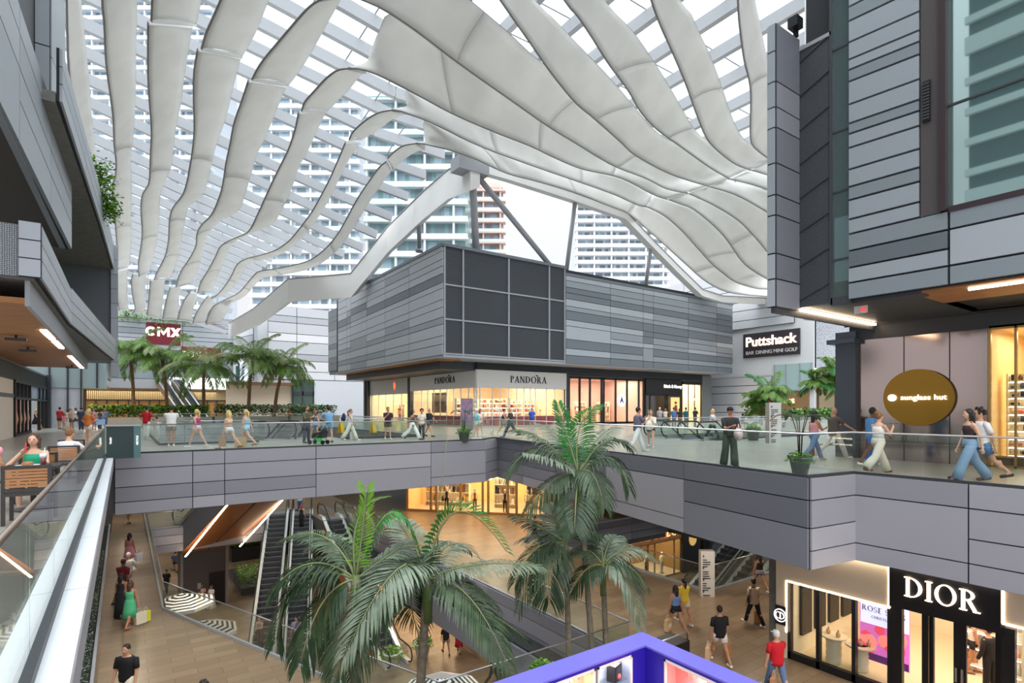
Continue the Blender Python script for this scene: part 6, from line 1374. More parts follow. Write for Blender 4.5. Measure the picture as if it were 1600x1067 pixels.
# ================================================================ PALMS
PALMM = [leaf_mat('palm_leaf_green', (64, 84, 58), (92, 112, 82)), leaf_mat('palm_leaf_dark', (36, 58, 34), (60, 84, 52)), leaf_mat('palm_leaf_pale', (112, 128, 108), (148, 162, 142), .35),
         leaf_mat('palm_leaf_fresh', (38, 110, 46), (64, 140, 56)), leaf_mat('palm_leaf_lime', (110, 168, 34), (146, 198, 60)),
         leaf_mat('coconut_leaf', (84, 124, 44), (120, 156, 70)), leaf_mat('coconut_leaf_pale', (128, 152, 92), (160, 176, 120))]
STEMM = mat('palm_rachis', (120, 132, 84), .6); TRUNKM = mat('palm_trunk', (138, 128, 112), .85, noise=(104, 94, 80), scale=9, bump=.3)
COCOM = mat('coconut_trunk', (150, 124, 98), .9, noise=(116, 92, 70), scale=5, bump=.3); CROWNM = mat('crown_shaft', (94, 116, 62), .6)
def frond(root, p0, p1, p2, n=34, leaf=.75, m=0, w=.045, droop=.35, fold=.5, seed=0, lift=.25, both=True, taper=.25):
    """pinnate leaf: rachis along a bezier, drooping leaflets on both sides"""
    rr = random.Random(seed); p0, p1, p2 = Vector(p0), Vector(p1), Vector(p2)
    B = lambda t: p0 * (1 - t) ** 2 + p1 * 2 * t * (1 - t) + p2 * t * t
    mb = MB(); mb.tube([B(i / 10) for i in range(11)], [.026 * (1 - .8 * i / 10) + .004 for i in range(11)], 5, 1)
    up = Vector((0, 0, 1))
    for i in range(n):
        t = .12 + .88 * i / (n - 1); c = B(t); d = (B(min(1, t + .02)) - B(max(0, t - .02))).normalized()
        s = d.cross(up)
        if s.length < .15: s = d.cross(Vector((1, .3, 0)))
        s.normalize(); nrm = s.cross(d).normalized()
        L = leaf * (taper + (1 - taper) * math.sin(math.pi * min(1, .18 + .78 * t)) ** .8)
        for sg in ((-1, 1) if both else (1,)):
            sw = .45 + .75 * t + rr.uniform(-.08, .08)
            dv = (s * sg * math.cos(sw * .72) + d * math.sin(sw * .72) + nrm * (lift * fold + rr.uniform(-.08, .08))).normalized()
            wd = w * .62 * rr.uniform(.8, 1.15); side = dv.cross(nrm).normalized() * wd
            q0 = c; q1 = c + dv * L * .45 + Vector((0, 0, -droop * L * .12)); q2 = c + dv * L * .8 + Vector((0, 0, -droop * L * .42)); q3 = c + dv * L * .98 + Vector((0, 0, -droop * L * .78))
            b = len(mb.v); mb.v += [tuple(q0), tuple(q1 - side + nrm * .01), tuple(q1 + side + nrm * .01), tuple(q2 - side * .75), tuple(q2 + side * .75), tuple(q3)]
            mb.face((b, b + 2, b + 1)); mb.face((b + 1, b + 2, b + 4, b + 3)); mb.face((b + 3, b + 4, b + 5))
    o = mb.build('frond', [PALMM[m], STEMM], root)
    o.matrix_parent_inverse = Matrix.Identity(4)
    o.location = -Vector(root.location)
    return o
def trunk(root, pts, r, m=TRUNKM, rings=0):
    mb = MB(); L = resample([Vector(p) for p in pts], 26)
    n = len(L); rs = [r * (1.25 - .35 * i / (n - 1)) * (1.06 if i % 2 else .98) for i in range(n)]
    mb.tube(L, rs, 10); o = mb.build('trunk', m, root); o.location = -Vector(root.location)
def palm(label, base, cat='palm tree', name='palm_tree', group=None):
    return empty(name, base, 0, label, cat, group)
# ---- the two big palms in the foreground; leaf tips read off the photograph at their own depth
def big_frond(root, crown, Zc, mid, tip, dz1=0.0, dz2=0.0, **k):
    Z = Zc + dz2; p1 = at(mid[0], mid[1], Z=Zc + dz1); p2 = at(tip[0], tip[1], Z=Z); c = Vector(crown)
    ctrl = p1 * 2 - c * .5 - p2 * .5          # the curve passes through mid
    return frond(root, c, ctrl, p2, **k)
ZA = 12.2
cA = at(556, 905, Z=ZA); bA = Vector((cA.x, cA.y + .1, -12)); bA = Vector((cA.x + .1, cA.y + .6, -12))
pa = palm('big palm with a bright lime spear leaf, left of the two front palms', bA); trunk(pa, [bA, bA.lerp(cA, .5) + Vector((.05, 0, 0)), cA], .11)
mb = MB(); mb.tube([cA + Vector((0, 0, -.9)), cA + Vector((0, 0, -.3)), cA + Vector((0, 0, .1))], [.11, .13, .07], 10); o = mb.build('crown_shaft', CROWNM, pa); o.location = -bA
for i, (mid, tip, d1, d2, kw) in enumerate([
    ((566, 830), (572, 764), 0, .1, dict(m=4, n=30, leaf=.42, droop=.1, w=.03, taper=.7)),
    ((560, 810), (606, 776), .2, .5, dict(m=4, n=24, leaf=.3, droop=.2, w=.02)),
    ((612, 800), (660, 876), .3, .5, dict(m=3, n=34, leaf=.55, droop=.9)),
    ((505, 838), (436, 846), .3, .6, dict(m=0, n=36, leaf=.7, droop=.5)),
    ((486, 880), (424, 926), -.2, -.5, dict(m=1, n=38, leaf=.8, droop=.7)),
    ((470, 905), (432, 1000), -.3, -.6, dict(m=1, n=40, leaf=.8, droop=.9)),
    ((505, 940), (470, 1035), -.5, -1.0, dict(m=1, n=40, leaf=.8, droop=.9)),
    ((606, 868), (640, 846), .4, .8, dict(m=2, n=30, leaf=.6, droop=.4)),
    ((522, 842), (486, 858), .8, 1.3, dict(m=2, n=30, leaf=.6, droop=.4)),
    ((520, 870), (450, 892), .6, 1.0, dict(m=0, n=36, leaf=.7, droop=.5)),
    ((545, 980), (520, 1064), -.7, -1.1, dict(m=0, n=36, leaf=.7, droop=.8))]):
    big_frond(pa, cA, ZA, mid, tip, d1, d2, seed=i, **kw)
ZB = 12.8
cB = at(668, 905, Z=ZB); bB = Vector((cB.x - .35, cB.y + .7, -12))
pb = palm('big palm with a thin ringed trunk, right of the lime spear palm', bB); trunk(pb, [bB, bB.lerp(cB, .55), cB], .105)
mb = MB(); mb.tube([cB + Vector((0, 0, -1.0)), cB + Vector((0, 0, -.4)), cB + Vector((0, 0, .1))], [.1, .125, .07], 10); o = mb.build('crown_shaft', CROWNM, pb); o.location = -bB
for i, (mid, tip, d1, d2, kw) in enumerate([
    ((712, 800), (792, 862), .0, .1, dict(m=3, n=36, leaf=.72, droop=.25, lift=.9, w=.055)),
    ((745, 882), (840, 884), -.2, -.3, dict(m=2, n=38, leaf=.75, droop=.5)),
    ((735, 935), (800, 1058), -.6, -1.0, dict(m=0, n=42, leaf=.9, droop=.6, w=.055)),
    ((745, 945), (826, 1000), -.1, .3, dict(m=1, n=38, leaf=.8, droop=.6)),
    ((620, 890), (540, 1020), -1.0, -1.9, dict(m=2, n=46, leaf=1.0, droop=.45, w=.06)),
    ((608, 905), (556, 1062), -.8, -1.5, dict(m=0, n=42, leaf=.9, droop=.8)),
    ((642, 930), (660, 1008), .4, .6, dict(m=1, n=34, leaf=.7, droop=.7)),
    ((628, 868), (570, 880), .6, 1.2, dict(m=0, n=34, leaf=.75, droop=.5)),
    ((640, 838), (616, 812), .7, 1.2, dict(m=2, n=30, leaf=.7, droop=.3)),
    ((700, 852), (736, 862), .8, 1.4, dict(m=2, n=30, leaf=.7, droop=.5)),
    ((720, 900), (780, 950), .5, .9, dict(m=0, n=34, leaf=.75, droop=.6)),
    ((660, 880), (690, 850), -.5, -.6, dict(m=0, n=30, leaf=.6, droop=.5))]):
    big_frond(pb, cB, ZB, mid, tip, d1, d2, seed=20 + i, **kw)
# ---- the tall triple palm right of the middle
ZC = 16.6
for label, cpx, bpx, fr, s0 in [
  ('tallest stem of the triple palm, its crown in front of the bridge end', (904, 742), (924, 1020), [
    ((886, 680), (872, 632), .2, .4, dict(m=3, n=34, leaf=.8, droop=.3)), ((905, 670), (934, 634), .3, .6, dict(m=3, n=34, leaf=.8, droop=.5)),
    ((850, 690), (806, 672), .2, .4, dict(m=0, n=36, leaf=.85, droop=.5)), ((842, 702), (792, 742), .0, -.2, dict(m=0, n=38, leaf=.9, droop=.7)),
    ((945, 690), (985, 700), .2, .3, dict(m=1, n=36, leaf=.85, droop=.6)), ((952, 715), (982, 762), -.2, -.5, dict(m=1, n=36, leaf=.85, droop=.8)),
    ((925, 740), (944, 790), -.6, -1.0, dict(m=0, n=34, leaf=.8, droop=.8)), ((868, 748), (826, 796), -.4, -.8, dict(m=0, n=36, leaf=.85, droop=.8)),
    ((900, 780), (898, 826), -1.2, -1.8, dict(m=1, n=38, leaf=.8, droop=.7)), ((880, 690), (844, 664), .6, 1.0, dict(m=2, n=32, leaf=.8, droop=.4)),
    ((930, 690), (962, 668), .6, 1.0, dict(m=2, n=32, leaf=.8, droop=.5)), ((862, 720), (820, 708), -.4, -.9, dict(m=2, n=34, leaf=.85, droop=.6))], 40),
  ('left stem of the triple palm, with dark drooping leaves', (884, 850), (888, 1034), [
    ((850, 826), (804, 806), .2, .4, dict(m=1, n=34, leaf=.8, droop=.5)), ((840, 856), (806, 908), -.3, -.6, dict(m=1, n=38, leaf=.9, droop=.8)),
    ((862, 880), (858, 938), -.7, -1.0, dict(m=1, n=38, leaf=.85, droop=.9)), ((846, 866), (812, 946), -.5, -.8, dict(m=0, n=38, leaf=.85, droop=.9)),
    ((906, 828), (932, 838), .2, .3, dict(m=0, n=32, leaf=.75, droop=.6)), ((870, 816), (858, 790), .6, 1.0, dict(m=2, n=28, leaf=.7, droop=.4)),
    ((850, 838), (816, 842), .5, .9, dict(m=2, n=34, leaf=.8, droop=.5))], 60),
  ('right stem of the triple palm, its leaves reaching toward the white pylon', (942, 884), (946, 1010), [
    ((978, 858), (1016, 868), .1, .2, dict(m=2, n=36, leaf=.8, droop=.6)), ((976, 895), (1000, 978), -.4, -.7, dict(m=2, n=44, leaf=.85, droop=.7, w=.05)),
    ((975, 880), (1010, 914), -.2, -.3, dict(m=0, n=36, leaf=.75, droop=.8)), ((920, 860), (896, 862), .2, .3, dict(m=0, n=32, leaf=.75, droop=.6)),
    ((950, 852), (962, 838), .6, .9, dict(m=2, n=28, leaf=.7, droop=.5)), ((918, 888), (894, 920), -.3, -.5, dict(m=1, n=34, leaf=.75, droop=.8)), ((938, 850), (926, 834), .7, 1.0, dict(m=1, n=28, leaf=.7, droop=.5))], 80)]:
    c = at(cpx[0], cpx[1], Z=ZC); b0 = at(bpx[0], bpx[1], Z=ZC); d = (b0 - c); b = c + d * ((-12 - c.z) / d.z)
    pt = palm(label, b); trunk(pt, [b, b.lerp(c, .5) + Vector((.06, .03, 0)), c], .085)
    mb = MB(); mb.tube([c + Vector((0, 0, -.9)), c + Vector((0, 0, -.3)), c + Vector((0, 0, .1))], [.08, .1, .05], 10); o = mb.build('crown_shaft', CROWNM, pt); o.location = -b
    for i, (mid, tip, d1, d2, kw) in enumerate(fr): big_frond(pt, c, ZC, mid, tip, d1, d2, seed=s0 + i, **kw)
sp = empty('dry_stalk', (at(690, 800, Z=ZB).x, at(690, 800, Z=ZB).y, -2.6), 0, 'long thin dry stalk rising from the big palm in front of the bridge', 'palm stalk')
mb = MB(); a_, b_ = at(684, 800, Z=ZB + .6), at(699, 682, Z=ZB + .2); mb.tube([a_ + Vector((0, 0, -.9)), a_, b_], [.016, .013, .006], 5); o = mb.build('stalk', STEMM, sp); o.location = -Vector(sp.location)
# ---- coconut palms at the far planter, fan palms at far right
def small_palm(label, base, crown, L, n, m, seed, tm=COCOM, r=.16, leaf=.9, group=None, up=.9, dens=30, lw=.1):
    rr = random.Random(seed); base, crown = Vector(base), Vector(crown)
    root = palm(label, base, group=group); mid = base.lerp(crown, .5) + (crown - base).cross(Vector((0, 0, 1))).normalized() * .25
    trunk(root, [base, Vector((crown.x * .35 + base.x * .65, crown.y * .35 + base.y * .65, base.z + (crown.z - base.z) * .5)), crown], r, tm)
    mb = MB(); mb.tube([crown + Vector((0, 0, -.9)), crown + Vector((0, 0, .2))], [r * 1.0, r * 1.5], 8); o = mb.build('crown_base', mat('coconut_fibre', (132, 88, 64), .9), root); o.location = -base
    for k in range(n):
        a = 2 * math.pi * k / n * 2.4 + rr.uniform(-.3, .3); el = up - 1.35 * (k / n) + rr.uniform(-.12, .12)
        d = Vector((math.cos(a) * math.cos(el), math.sin(a) * math.cos(el), math.sin(el))); l = L * rr.uniform(.85, 1.1)
        tip = crown + d * l + Vector((0, 0, -l * (.42 if el > .5 else .3))); ctrl = crown + d * l * .62 + Vector((0, 0, l * .22))
        if el > .75: tip = crown + d * l * .95 + Vector((d.x, d.y, 0)) * .5
        frond(root, crown, ctrl, tip, n=dens, leaf=leaf, m=rr.choice(m), w=lw, droop=.9, seed=seed * 50 + k, lift=.3)
for i, (cx, cy, bx, L) in enumerate([(203, 548, 210, 3.4), (254, 560, 262, 3.6), (318, 572, 318, 3.8), (394, 560, 388, 3.6), (443, 572, 428, 3.0)]):
    Zp = [60, 61, 60, 61, 62][i]; c = at(cx, cy, Z=Zp); b = at(bx, 645, Z=Zp + 2); b.z = .7
    small_palm(['coconut palm in the far planter, first from the left', 'coconut palm in the far planter, second from the left, in front of the escalators', 'coconut palm in the far planter, the middle one of five', 'coconut palm in the far planter, fourth from the left', 'leaning coconut palm in the far planter, fifth from the left'][i], b, c, L * 1.12, 20, [5, 5, 5, 6], 7 + i, leaf=1.15, dens=46, lw=.062, group='coconut palms at the far planter')
for i, (cx, cy, by, Zp, L, lab) in enumerate([(1306, 582, 650, 48, 1.9, 'tall fan palm right of the small amber shop'), (1278, 600, 652, 49, 1.7, 'shorter fan palm left of the tall fan palm at right'), (1202, 618, 650, 42, 2.0, 'bushy palm behind the upper direction pylon'), (1190, 634, 655, 44, 1.6, 'low bushy palm beside the black capped man'), (1322, 605, 655, 50, 1.6, 'fan palm close to the blue grey post')]):
    c = at(cx, cy, Z=Zp); b = at(cx, by, Z=Zp); b.z = .3
    small_palm(lab, b, c, L, 14, [5, 5, 3], 70 + i, TRUNKM, .09, .75, 'palms around the right cafe', 1.1, 26, .08)
# green overgrowth on the left building and on the cinema roof
def hanging_foliage(label, pts, n, spread, seed, leaf=.16, tones=(1, 1, 0)):
    rr = random.Random(seed); c0 = Vector(pts[0]); root = empty('hanging_foliage', c0, 0, label, 'plants'); m = MB()
    for k in range(n):
        t = rr.random() * (len(pts) - 1); i = int(t); p = Vector(pts[i]).lerp(Vector(pts[min(i + 1, len(pts) - 1)]), t - i) - c0
        c = p + Vector((rr.gauss(0, spread), rr.gauss(0, spread), rr.gauss(0, spread))); q = leaf * rr.uniform(.6, 1.4); b = rr.uniform(0, 6.28)
        u = Vector((math.cos(b), math.sin(b), rr.uniform(-1, .3))) * q; v = Vector((-math.sin(b), math.cos(b), rr.uniform(-.3, .3))) * q * .45
        m.poly([c, c + u * .5 + v, c + u, c + u * .5 - v], rr.choice(tones))
    m.build('foliage', HEDGE, root)['kind'] = 'stuff'
hanging_foliage('green bush hanging over the edge of the high left slab', [at(150, 255, Z=30), at(156, 285, Z=31), at(162, 315, Z=32), at(176, 335, Z=33)], 1500, .34, 5)
hanging_foliage('low green roof planting above the cinema wall, right half', [at(235, 496, Y=114), at(325, 500, Y=114)], 500, .5, 6, .3)
hanging_foliage('low green roof planting above the cinema wall, left half', [at(185, 492, Y=114), at(225, 494, Y=114)], 300, .5, 8, .3)
# ================================================================ PEOPLE
def cloth(c): return mat('cloth_%d_%d_%d' % c, c, .8)
def skinm(c): return mat('skin_%d_%d_%d' % c, c, .55)
SK = {'f': (222, 174, 146), 'm': (206, 156, 126), 't': (184, 132, 100), 'd': (120, 82, 62)}
HAIRC = {'k': (30, 24, 22), 'b': (70, 46, 32), 'l': (112, 78, 48), 'y': (200, 164, 108), 'g': (190, 186, 180), 'r': (140, 60, 44)}
def remeshed(mb, vox, mats):
    me = mb.mesh('tmp', mats); o = bpy.data.objects.new('tmp', me); COL.objects.link(o)
    m = o.modifiers.new('r', 'REMESH'); m.mode = 'VOXEL'; m.voxel_size = vox; m.use_smooth_shade = True
    s = o.modifiers.new('s', 'SMOOTH'); s.factor = .5; s.iterations = 3
    dg = bpy.context.evaluated_depsgraph_get(); out = bpy.data.meshes.new_from_object(o.evaluated_get(dg))
    bpy.data.objects.remove(o); bpy.data.meshes.remove(me); return out
def capsule(mb, a, b, ra, rb, seg=9):
    a, b = Vector(a), Vector(b); d = (b - a); L = d.length
    if L < 1e-5: mb.ball(a, ra, seg, 5); return
    d /= L; P = []; R = []
    for t in (-1, -.7, -.3): P.append(a + d * ra * t); R.append(ra * math.sqrt(max(.02, 1 - t * t)))
    P += [a, b]; R += [ra, rb]
    for t in (.3, .7, 1): P.append(b + d * rb * t); R.append(rb * math.sqrt(max(.02, 1 - t * t)))
    mb.tube(P, R, seg)
def loft(mb, rows, seg=12):
    """rows of (centre, rx, ry) stacked upward"""
    b = len(mb.v)
    for c, rx, ry in rows:
        for k in range(seg):
            a = 2 * math.pi * k / seg; mb.v.append((c[0] + rx * math.cos(a), c[1] + ry * math.sin(a), c[2]))
    for i in range(len(rows) - 1):
        for k in range(seg):
            k2 = (k + 1) % seg; mb.face([b + i * seg + k, b + i * seg + k2, b + (i + 1) * seg + k2, b + (i + 1) * seg + k], 0, True)
    mb.face([b + k for k in reversed(range(seg))]); mb.face([b + (len(rows) - 1) * seg + k for k in range(seg)])
LEGS = {'walk': ((24, 4), (-20, 16)), 'walk2': ((-20, 16), (24, 4)), 'stride': ((30, 6), (-26, 24)), 'stride2': ((-26, 24), (30, 6)), 'stand': ((2, 0), (-3, 2)), 'sit': ((84, 84), (80, 78)), 'step': ((10, 4), (-8, 8))}
ARMS = {'down': (4, 14, 8), 'fwd': (24, 22, 6), 'back': (-24, 14, 6), 'phone': (36, 96, 4), 'ear': (28, 160, 34), 'bag': (2, 8, 9), 'hip': (-14, 70, 26), 'lean': (48, 46, 8), 'hold': (26, 80, 2), 'table': (40, 60, 14), 'out': (40, 16, 22)}
HANDS = {}
def person(label, p, deg, h=1.72, sex='m', pose='walk', arms=('fwd', 'back'), top=None, bottom=None, hair=('short', 'b'), shoes=(230, 230, 230), skin='m', cap=None, vox=.026, lean=2, build=1.0, group=None, tilt=0):
    k = h / 1.705; p = Vector(p); rz = math.radians(deg) - YAW
    root = empty('person', p, rz, label, 'person', group)
    w = build * k; fem = sex == 'f'
    # skeleton in local space: x right, y forward
    J = {}
    low = 9
    for i, sg in ((0, -1), (1, 1)):
        ha, kf = LEGS[pose][i]; a = math.radians(ha); hip = Vector((sg * .088 * w, 0, 0))
        kn = hip + Vector((sg * .008, math.sin(a), -math.cos(a))) * .43 * k; a2 = math.radians(ha - kf)
        an = kn + Vector((0, math.sin(a2), -math.cos(a2))) * .42 * k; toe = an + Vector((sg * .02, .15 * k, -.05 * k if ha > -10 or pose == 'sit' else -.075 * k))
        J[sg] = (hip, kn, an, toe); low = min(low, an.z - .075 * k)
    pz = -low if pose != 'sit' else .47
    off = Vector((0, 0, pz)); ln = math.radians(lean)
    tor = lambda dz, y=0.0: off + Vector((0, dz * math.sin(ln) + y, dz * math.cos(ln)))
    if fem: R = [(-.10, .150, .118), (0, .168, .124), (.10, .140, .100), (.18, .122, .092), (.30, .145, .118), (.40, .158, .098), (.46, .12, .075), (.495, .06, .055)]
    else: R = [(-.10, .145, .112), (0, .160, .120), (.12, .148, .108), (.26, .168, .118), (.38, .188, .116), (.44, .165, .095), (.48, .10, .07), (.50, .062, .058)]
    rows = [(tor(dz * k), rx * w, ry * w) for dz, rx, ry in R]
    flesh = MB(); loft(flesh, rows)
    sw_ = (.165 if fem else .195) * w
    neck = tor(.50 * k); head = tor(.655 * k, .02 * k) ; capsule(flesh, tor(.46 * k), neck + Vector((0, .012, .06 * k)), .058 * w, .052 * w)
    hs = k * .98
    i0 = len(flesh.v); flesh.ball(head, .1 * hs, 12, 8, 0, (.78, .96, 1.18)); flesh.ball(head + Vector((0, .03, -.055)) * hs, .062 * hs, 10, 6, 0, (.9, 1, .95))
    flesh.ball(head + Vector((0, .103, -.018)) * hs, .017 * hs, 8, 5, 0, (.9, 1.2, 1.4))
    for sg in (-1, 1): flesh.ball(head + Vector((sg * .082, -.005, -.012)) * hs, .026 * hs, 8, 5, 0, (.4, .8, 1.2))
    AJ = {}
    for i, sg in ((0, -1), (1, 1)):
        sa, ef, ab = ARMS[arms[i]]; a, b = math.radians(sa + lean), math.radians(ab)
        sh = tor(.415 * k) + Vector((sg * sw_, 0, 0)); ua = Vector((sg * math.sin(b), math.sin(a) * math.cos(b), -math.cos(a) * math.cos(b))); el = sh + ua * .285 * k
        a2 = math.radians(sa + ef + lean); inw = -1.0 if ef > 120 else -.35 if ef > 60 else .0
        fa = Vector((sg * (math.sin(b) * .5 + inw), math.sin(a2), -math.cos(a2))).normalized(); wr = el + fa * .25 * k; AJ[sg] = (sh, el, wr, fa)
        capsule(flesh, sh, el, .05 * w, .041 * w); capsule(flesh, el, wr, .04 * w, .029 * w)
        capsule(flesh, wr, wr + fa * .075 * k, .028 * k, .032 * k, 7)
    for sg in (-1, 1):
        hip, kn, an, toe = [q + off for q in J[sg]]; J[sg] = (hip, kn, an, toe)
        capsule(flesh, hip, kn, .088 * w, .058 * w); capsule(flesh, kn, an, .056 * w, .037 * w)
        m_ = kn.lerp(an, .3) + Vector((0, -.018, 0)); flesh.ball(m_, .056 * w, 8, 6, 0, (1, 1, 1.9)); capsule(flesh, an, toe, .037 * k, .03 * k, 7)
    me = remeshed(flesh, vox, skinm(SK[skin]))
    bm = bmesh.new(); bm.from_mesh(me)
    fg = MB()
    for sg in (-1, 1):
        sh, el, wr, fa = AJ[sg]; pal = wr + fa * .085 * k; side = fa.cross(Vector((sg, 0, 0)));
        if side.length < .1: side = Vector((0, 1, 0))
        side.normalize(); inn = Vector((-sg, 0, 0))
        for j, L in enumerate((.062, .074, .070, .054)):
            q = pal + side * (.024 - .016 * j) * k; q1 = q + (fa * .75 + inn * .18) * L * .55 * k; q2 = q1 + (fa * .55 + inn * .6) * L * .55 * k
            fg.tube([q - fa * .02 * k, q1, q2], [.0095 * k, .009 * k, .006 * k], 5)
        q = wr + fa * .03 * k + side * .026 * k; q1 = q + (side * .7 + fa * .5 + inn * .2) * .04 * k; fg.tube([q, q1, q1 + (fa * .9 + inn * .3) * .03 * k], [.011 * k, .010 * k, .007 * k], 5)
        HANDS[(root.name, sg)] = Matrix.Translation(p) @ Matrix.Rotation(rz, 4, 'Z') @ (pal + fa * .045 * k)
    fm = fg.mesh('tmp', skinm(SK[skin])); bm.from_mesh(fm); bpy.data.meshes.remove(fm); bm.to_mesh(me); bm.free()
    for poly in me.polygons: poly.use_smooth = True
    body = bpy.data.objects.new('body', me); COL.objects.link(body); body.parent = root
    # face and hair
    for sg in (-1, 1): ey = MB(); ey.ball(head + Vector((sg * .03, .088, .012)) * hs, .0095 * hs, 6, 4); ey.build('eye', mat('eye_dark', (40, 32, 30), .3), root)
    mo = MB(); mo.ball(head + Vector((0, .09, -.062)) * hs, .02 * hs, 8, 4, 0, (1.1, .35, .4)); mo.build('mouth', mat('lip_rose', (176, 96, 88), .5), root)
    kind, hc = hair; hm = mat('hair_' + hc, HAIRC[hc], .6, noise=tuple(min(255, int(c * 1.35) + 6) for c in HAIRC[hc]), scale=22)
    if kind != 'none':
        hb = MB(); hb.ball(head + Vector((0, -.02, .026)) * hs, .1 * hs, 14, 9, 0, (.86, .98, 1.1))
        if kind in ('long', 'mid'):
            Lh = .42 if kind == 'long' else .24
            rws = [(head + Vector((0, -.075 - .03 * (1 - t) , -Lh * (1 - t) + .03)) * hs, (.055 + .045 * t) * hs, (.03 + .03 * t) * hs) for t in (0, .2, .45, .7, 1)]; loft(hb, rws, 10)
            for sg in (-1, 1): capsule(hb, head + Vector((sg * .075, .0, .03)) * hs, head + Vector((sg * .082, -.01, -.14)) * hs, .03 * hs, .022 * hs, 7)
        elif kind == 'tail': hb.tube([head + Vector((0, -.1, .05)) * hs, head + Vector((0, -.16, .0)) * hs, head + Vector((0, -.14, -.2)) * hs, head + Vector((0, -.12, -.36)) * hs], [.03 * hs, .045 * hs, .036 * hs, .012 * hs], 8)
        elif kind == 'bun': hb.ball(head + Vector((0, -.09, .1)) * hs, .05 * hs)
        elif kind == 'curly':
            rr = random.Random(int(p.x * 91)); 
            for t in range(26): a = rr.uniform(0, 6.28); z = rr.uniform(-.5, 1); hb.ball(head + Vector((.09 * math.cos(a) * math.sqrt(1 - max(0, z) ** 2), -.03 + .09 * math.sin(a) * (.75 if math.sin(a) > 0 else 1), .03 + .1 * z)) * hs, .036 * hs, 6, 4)
        elif kind == 'beard': capsule(hb, head + Vector((-.04, .06, -.085)) * hs, head + Vector((.04, .06, -.085)) * hs, .034 * hs, .034 * hs)
        hb.build('hair', hm, root)
    if cap:
        cb = MB(); cb.lathe(head + Vector((0, -.012, .03)) * hs, [(.1 * hs, 0), (.1 * hs, .04 * hs), (.075 * hs, .085 * hs), (.02 * hs, .1 * hs)], 14, sx=.86); cb.hexa([tuple(head + Vector(q) * hs) for q in ((-.06, .06, .03), (.06, .06, .03), (.05, .17, .02), (-.05, .17, .02), (-.06, .06, .042), (.06, .06, .042), (.05, .17, .03), (-.05, .17, .03))]); cb.build('cap', cloth(cap), root)
    # clothes
    if top:
        kind, c = top[0], top[1]; s = MB(); g = .014 * k + (.012 if kind in ('tee', 'jacket', 'shirt') else 0)
        z0 = 0 if kind in ('tee', 'jacket', 'shirt', 'long') else (2 if kind == 'crop' else 0)
        rw = [(q, rx + g, ry + g) for q, rx, ry in rows]
        if kind in ('tank', 'crop', 'strap', 'dress'): rw = rw[z0:6]; rw[-1] = (rw[-1][0], rw[-1][1] * .86, rw[-1][2])
        else: rw = rw[0:7]
        loft(s, rw)
        if kind in ('tee', 'jacket', 'shirt', 'long'):
            f = 1.0 if kind in ('jacket', 'long') else .62
            for sg in (-1, 1):
                sh, el, wr, fa = AJ[sg]
                if f < 1: s.tube([sh + Vector((-sg * .05 * w, 0, .012 * k)), sh + Vector((0, 0, .004)), sh.lerp(el, .35), sh.lerp(el, f + .12)], [.05 * w, .066 * w, .065 * w, .064 * w], 9)
                else: s.tube([sh + Vector((-sg * .05 * w, 0, .012 * k)), sh + Vector((0, 0, .004)), el, el.lerp(wr, .5), wr], [.05 * w, .066 * w, .056 * w, .05 * w, .042 * w], 9)
        else:
            for sg in (-1, 1): s.tube([rw[-1][0] + Vector((sg * .09 * w, .06 * w, -.02)), tor(.455 * k) + Vector((sg * .095 * w, .01, .02)), rw[-1][0] + Vector((sg * .09 * w, -.06 * w, -.02))], .018, 6)
        s.build({'tee': 't_shirt', 'jacket': 'jacket', 'shirt': 'shirt', 'long': 'long_sleeved_top', 'tank': 'tank_top', 'crop': 'crop_top', 'strap': 'strap_top', 'dress': 'dress_top'}[kind], cloth(c), root)
    if bottom:
        kind, c = bottom[0], bottom[1]; s = MB(); g = .016 * k
        rw = [(q, rx + g, ry + g) for q, rx, ry in rows][0:3]
        rw[0] = (rw[0][0] + Vector((0, 0, .02)), rw[0][1], rw[0][2])
        if kind in ('skirt', 'dress', 'maxi'):
            Lk = {'skirt': .42, 'dress': .5, 'maxi': .86}[kind] * k; sp = max(abs(J[-1][1].y - off.y), abs(J[1][1].y - off.y))
            c0 = off; rws = [(c0 + Vector((0, 0, -Lk)), .24 * w, max(.2 * w, sp * (Lk / (.43 * k)) * .8 + .1)), (c0 + Vector((0, 0, -Lk * .5)), .21 * w, max(.17 * w, sp * .6 + .1)), (c0 + Vector((0, 0, 0)), .185 * w, .14 * w), (tor(.12 * k), .148 * w, .112 * w)]; loft(s, rws, 14)
        else:
            loft(s, rw)
            f = {'shorts': .62, 'short': .36, 'trousers': 2, 'wide': 2, 'jeans': 2, 'capri': 1.5}[kind]; fl = {'wide': 1.55, 'trousers': 1.12, 'jeans': 1.0}.get(kind, 1.08)
            for sg in (-1, 1):
                hip, kn, an, toe = J[sg]
                if f < 1: s.tube([hip + Vector((0, 0, .05)), hip, hip.lerp(kn, f)], [.06 * w, .104 * w, .098 * w], 10)
                elif f < 2: s.tube([hip + Vector((0, 0, .05)), hip, kn, kn.lerp(an, .45)], [.06 * w, .104 * w, .076 * w, .066 * w], 10)
                else: s.tube([hip + Vector((0, 0, .05)), hip, kn, kn.lerp(an, .5), an + Vector((0, 0, -.02 * k))], [.06 * w, .104 * w, .074 * w * fl ** .6, .068 * w * fl, .062 * w * fl ** 1.3], 10)
        s.build({'skirt': 'skirt', 'dress': 'dress_skirt', 'maxi': 'long_skirt', 'shorts': 'shorts', 'short': 'shorts', 'trousers': 'trousers', 'wide': 'trousers', 'jeans': 'jeans', 'capri': 'trousers'}[kind], cloth(c), root)
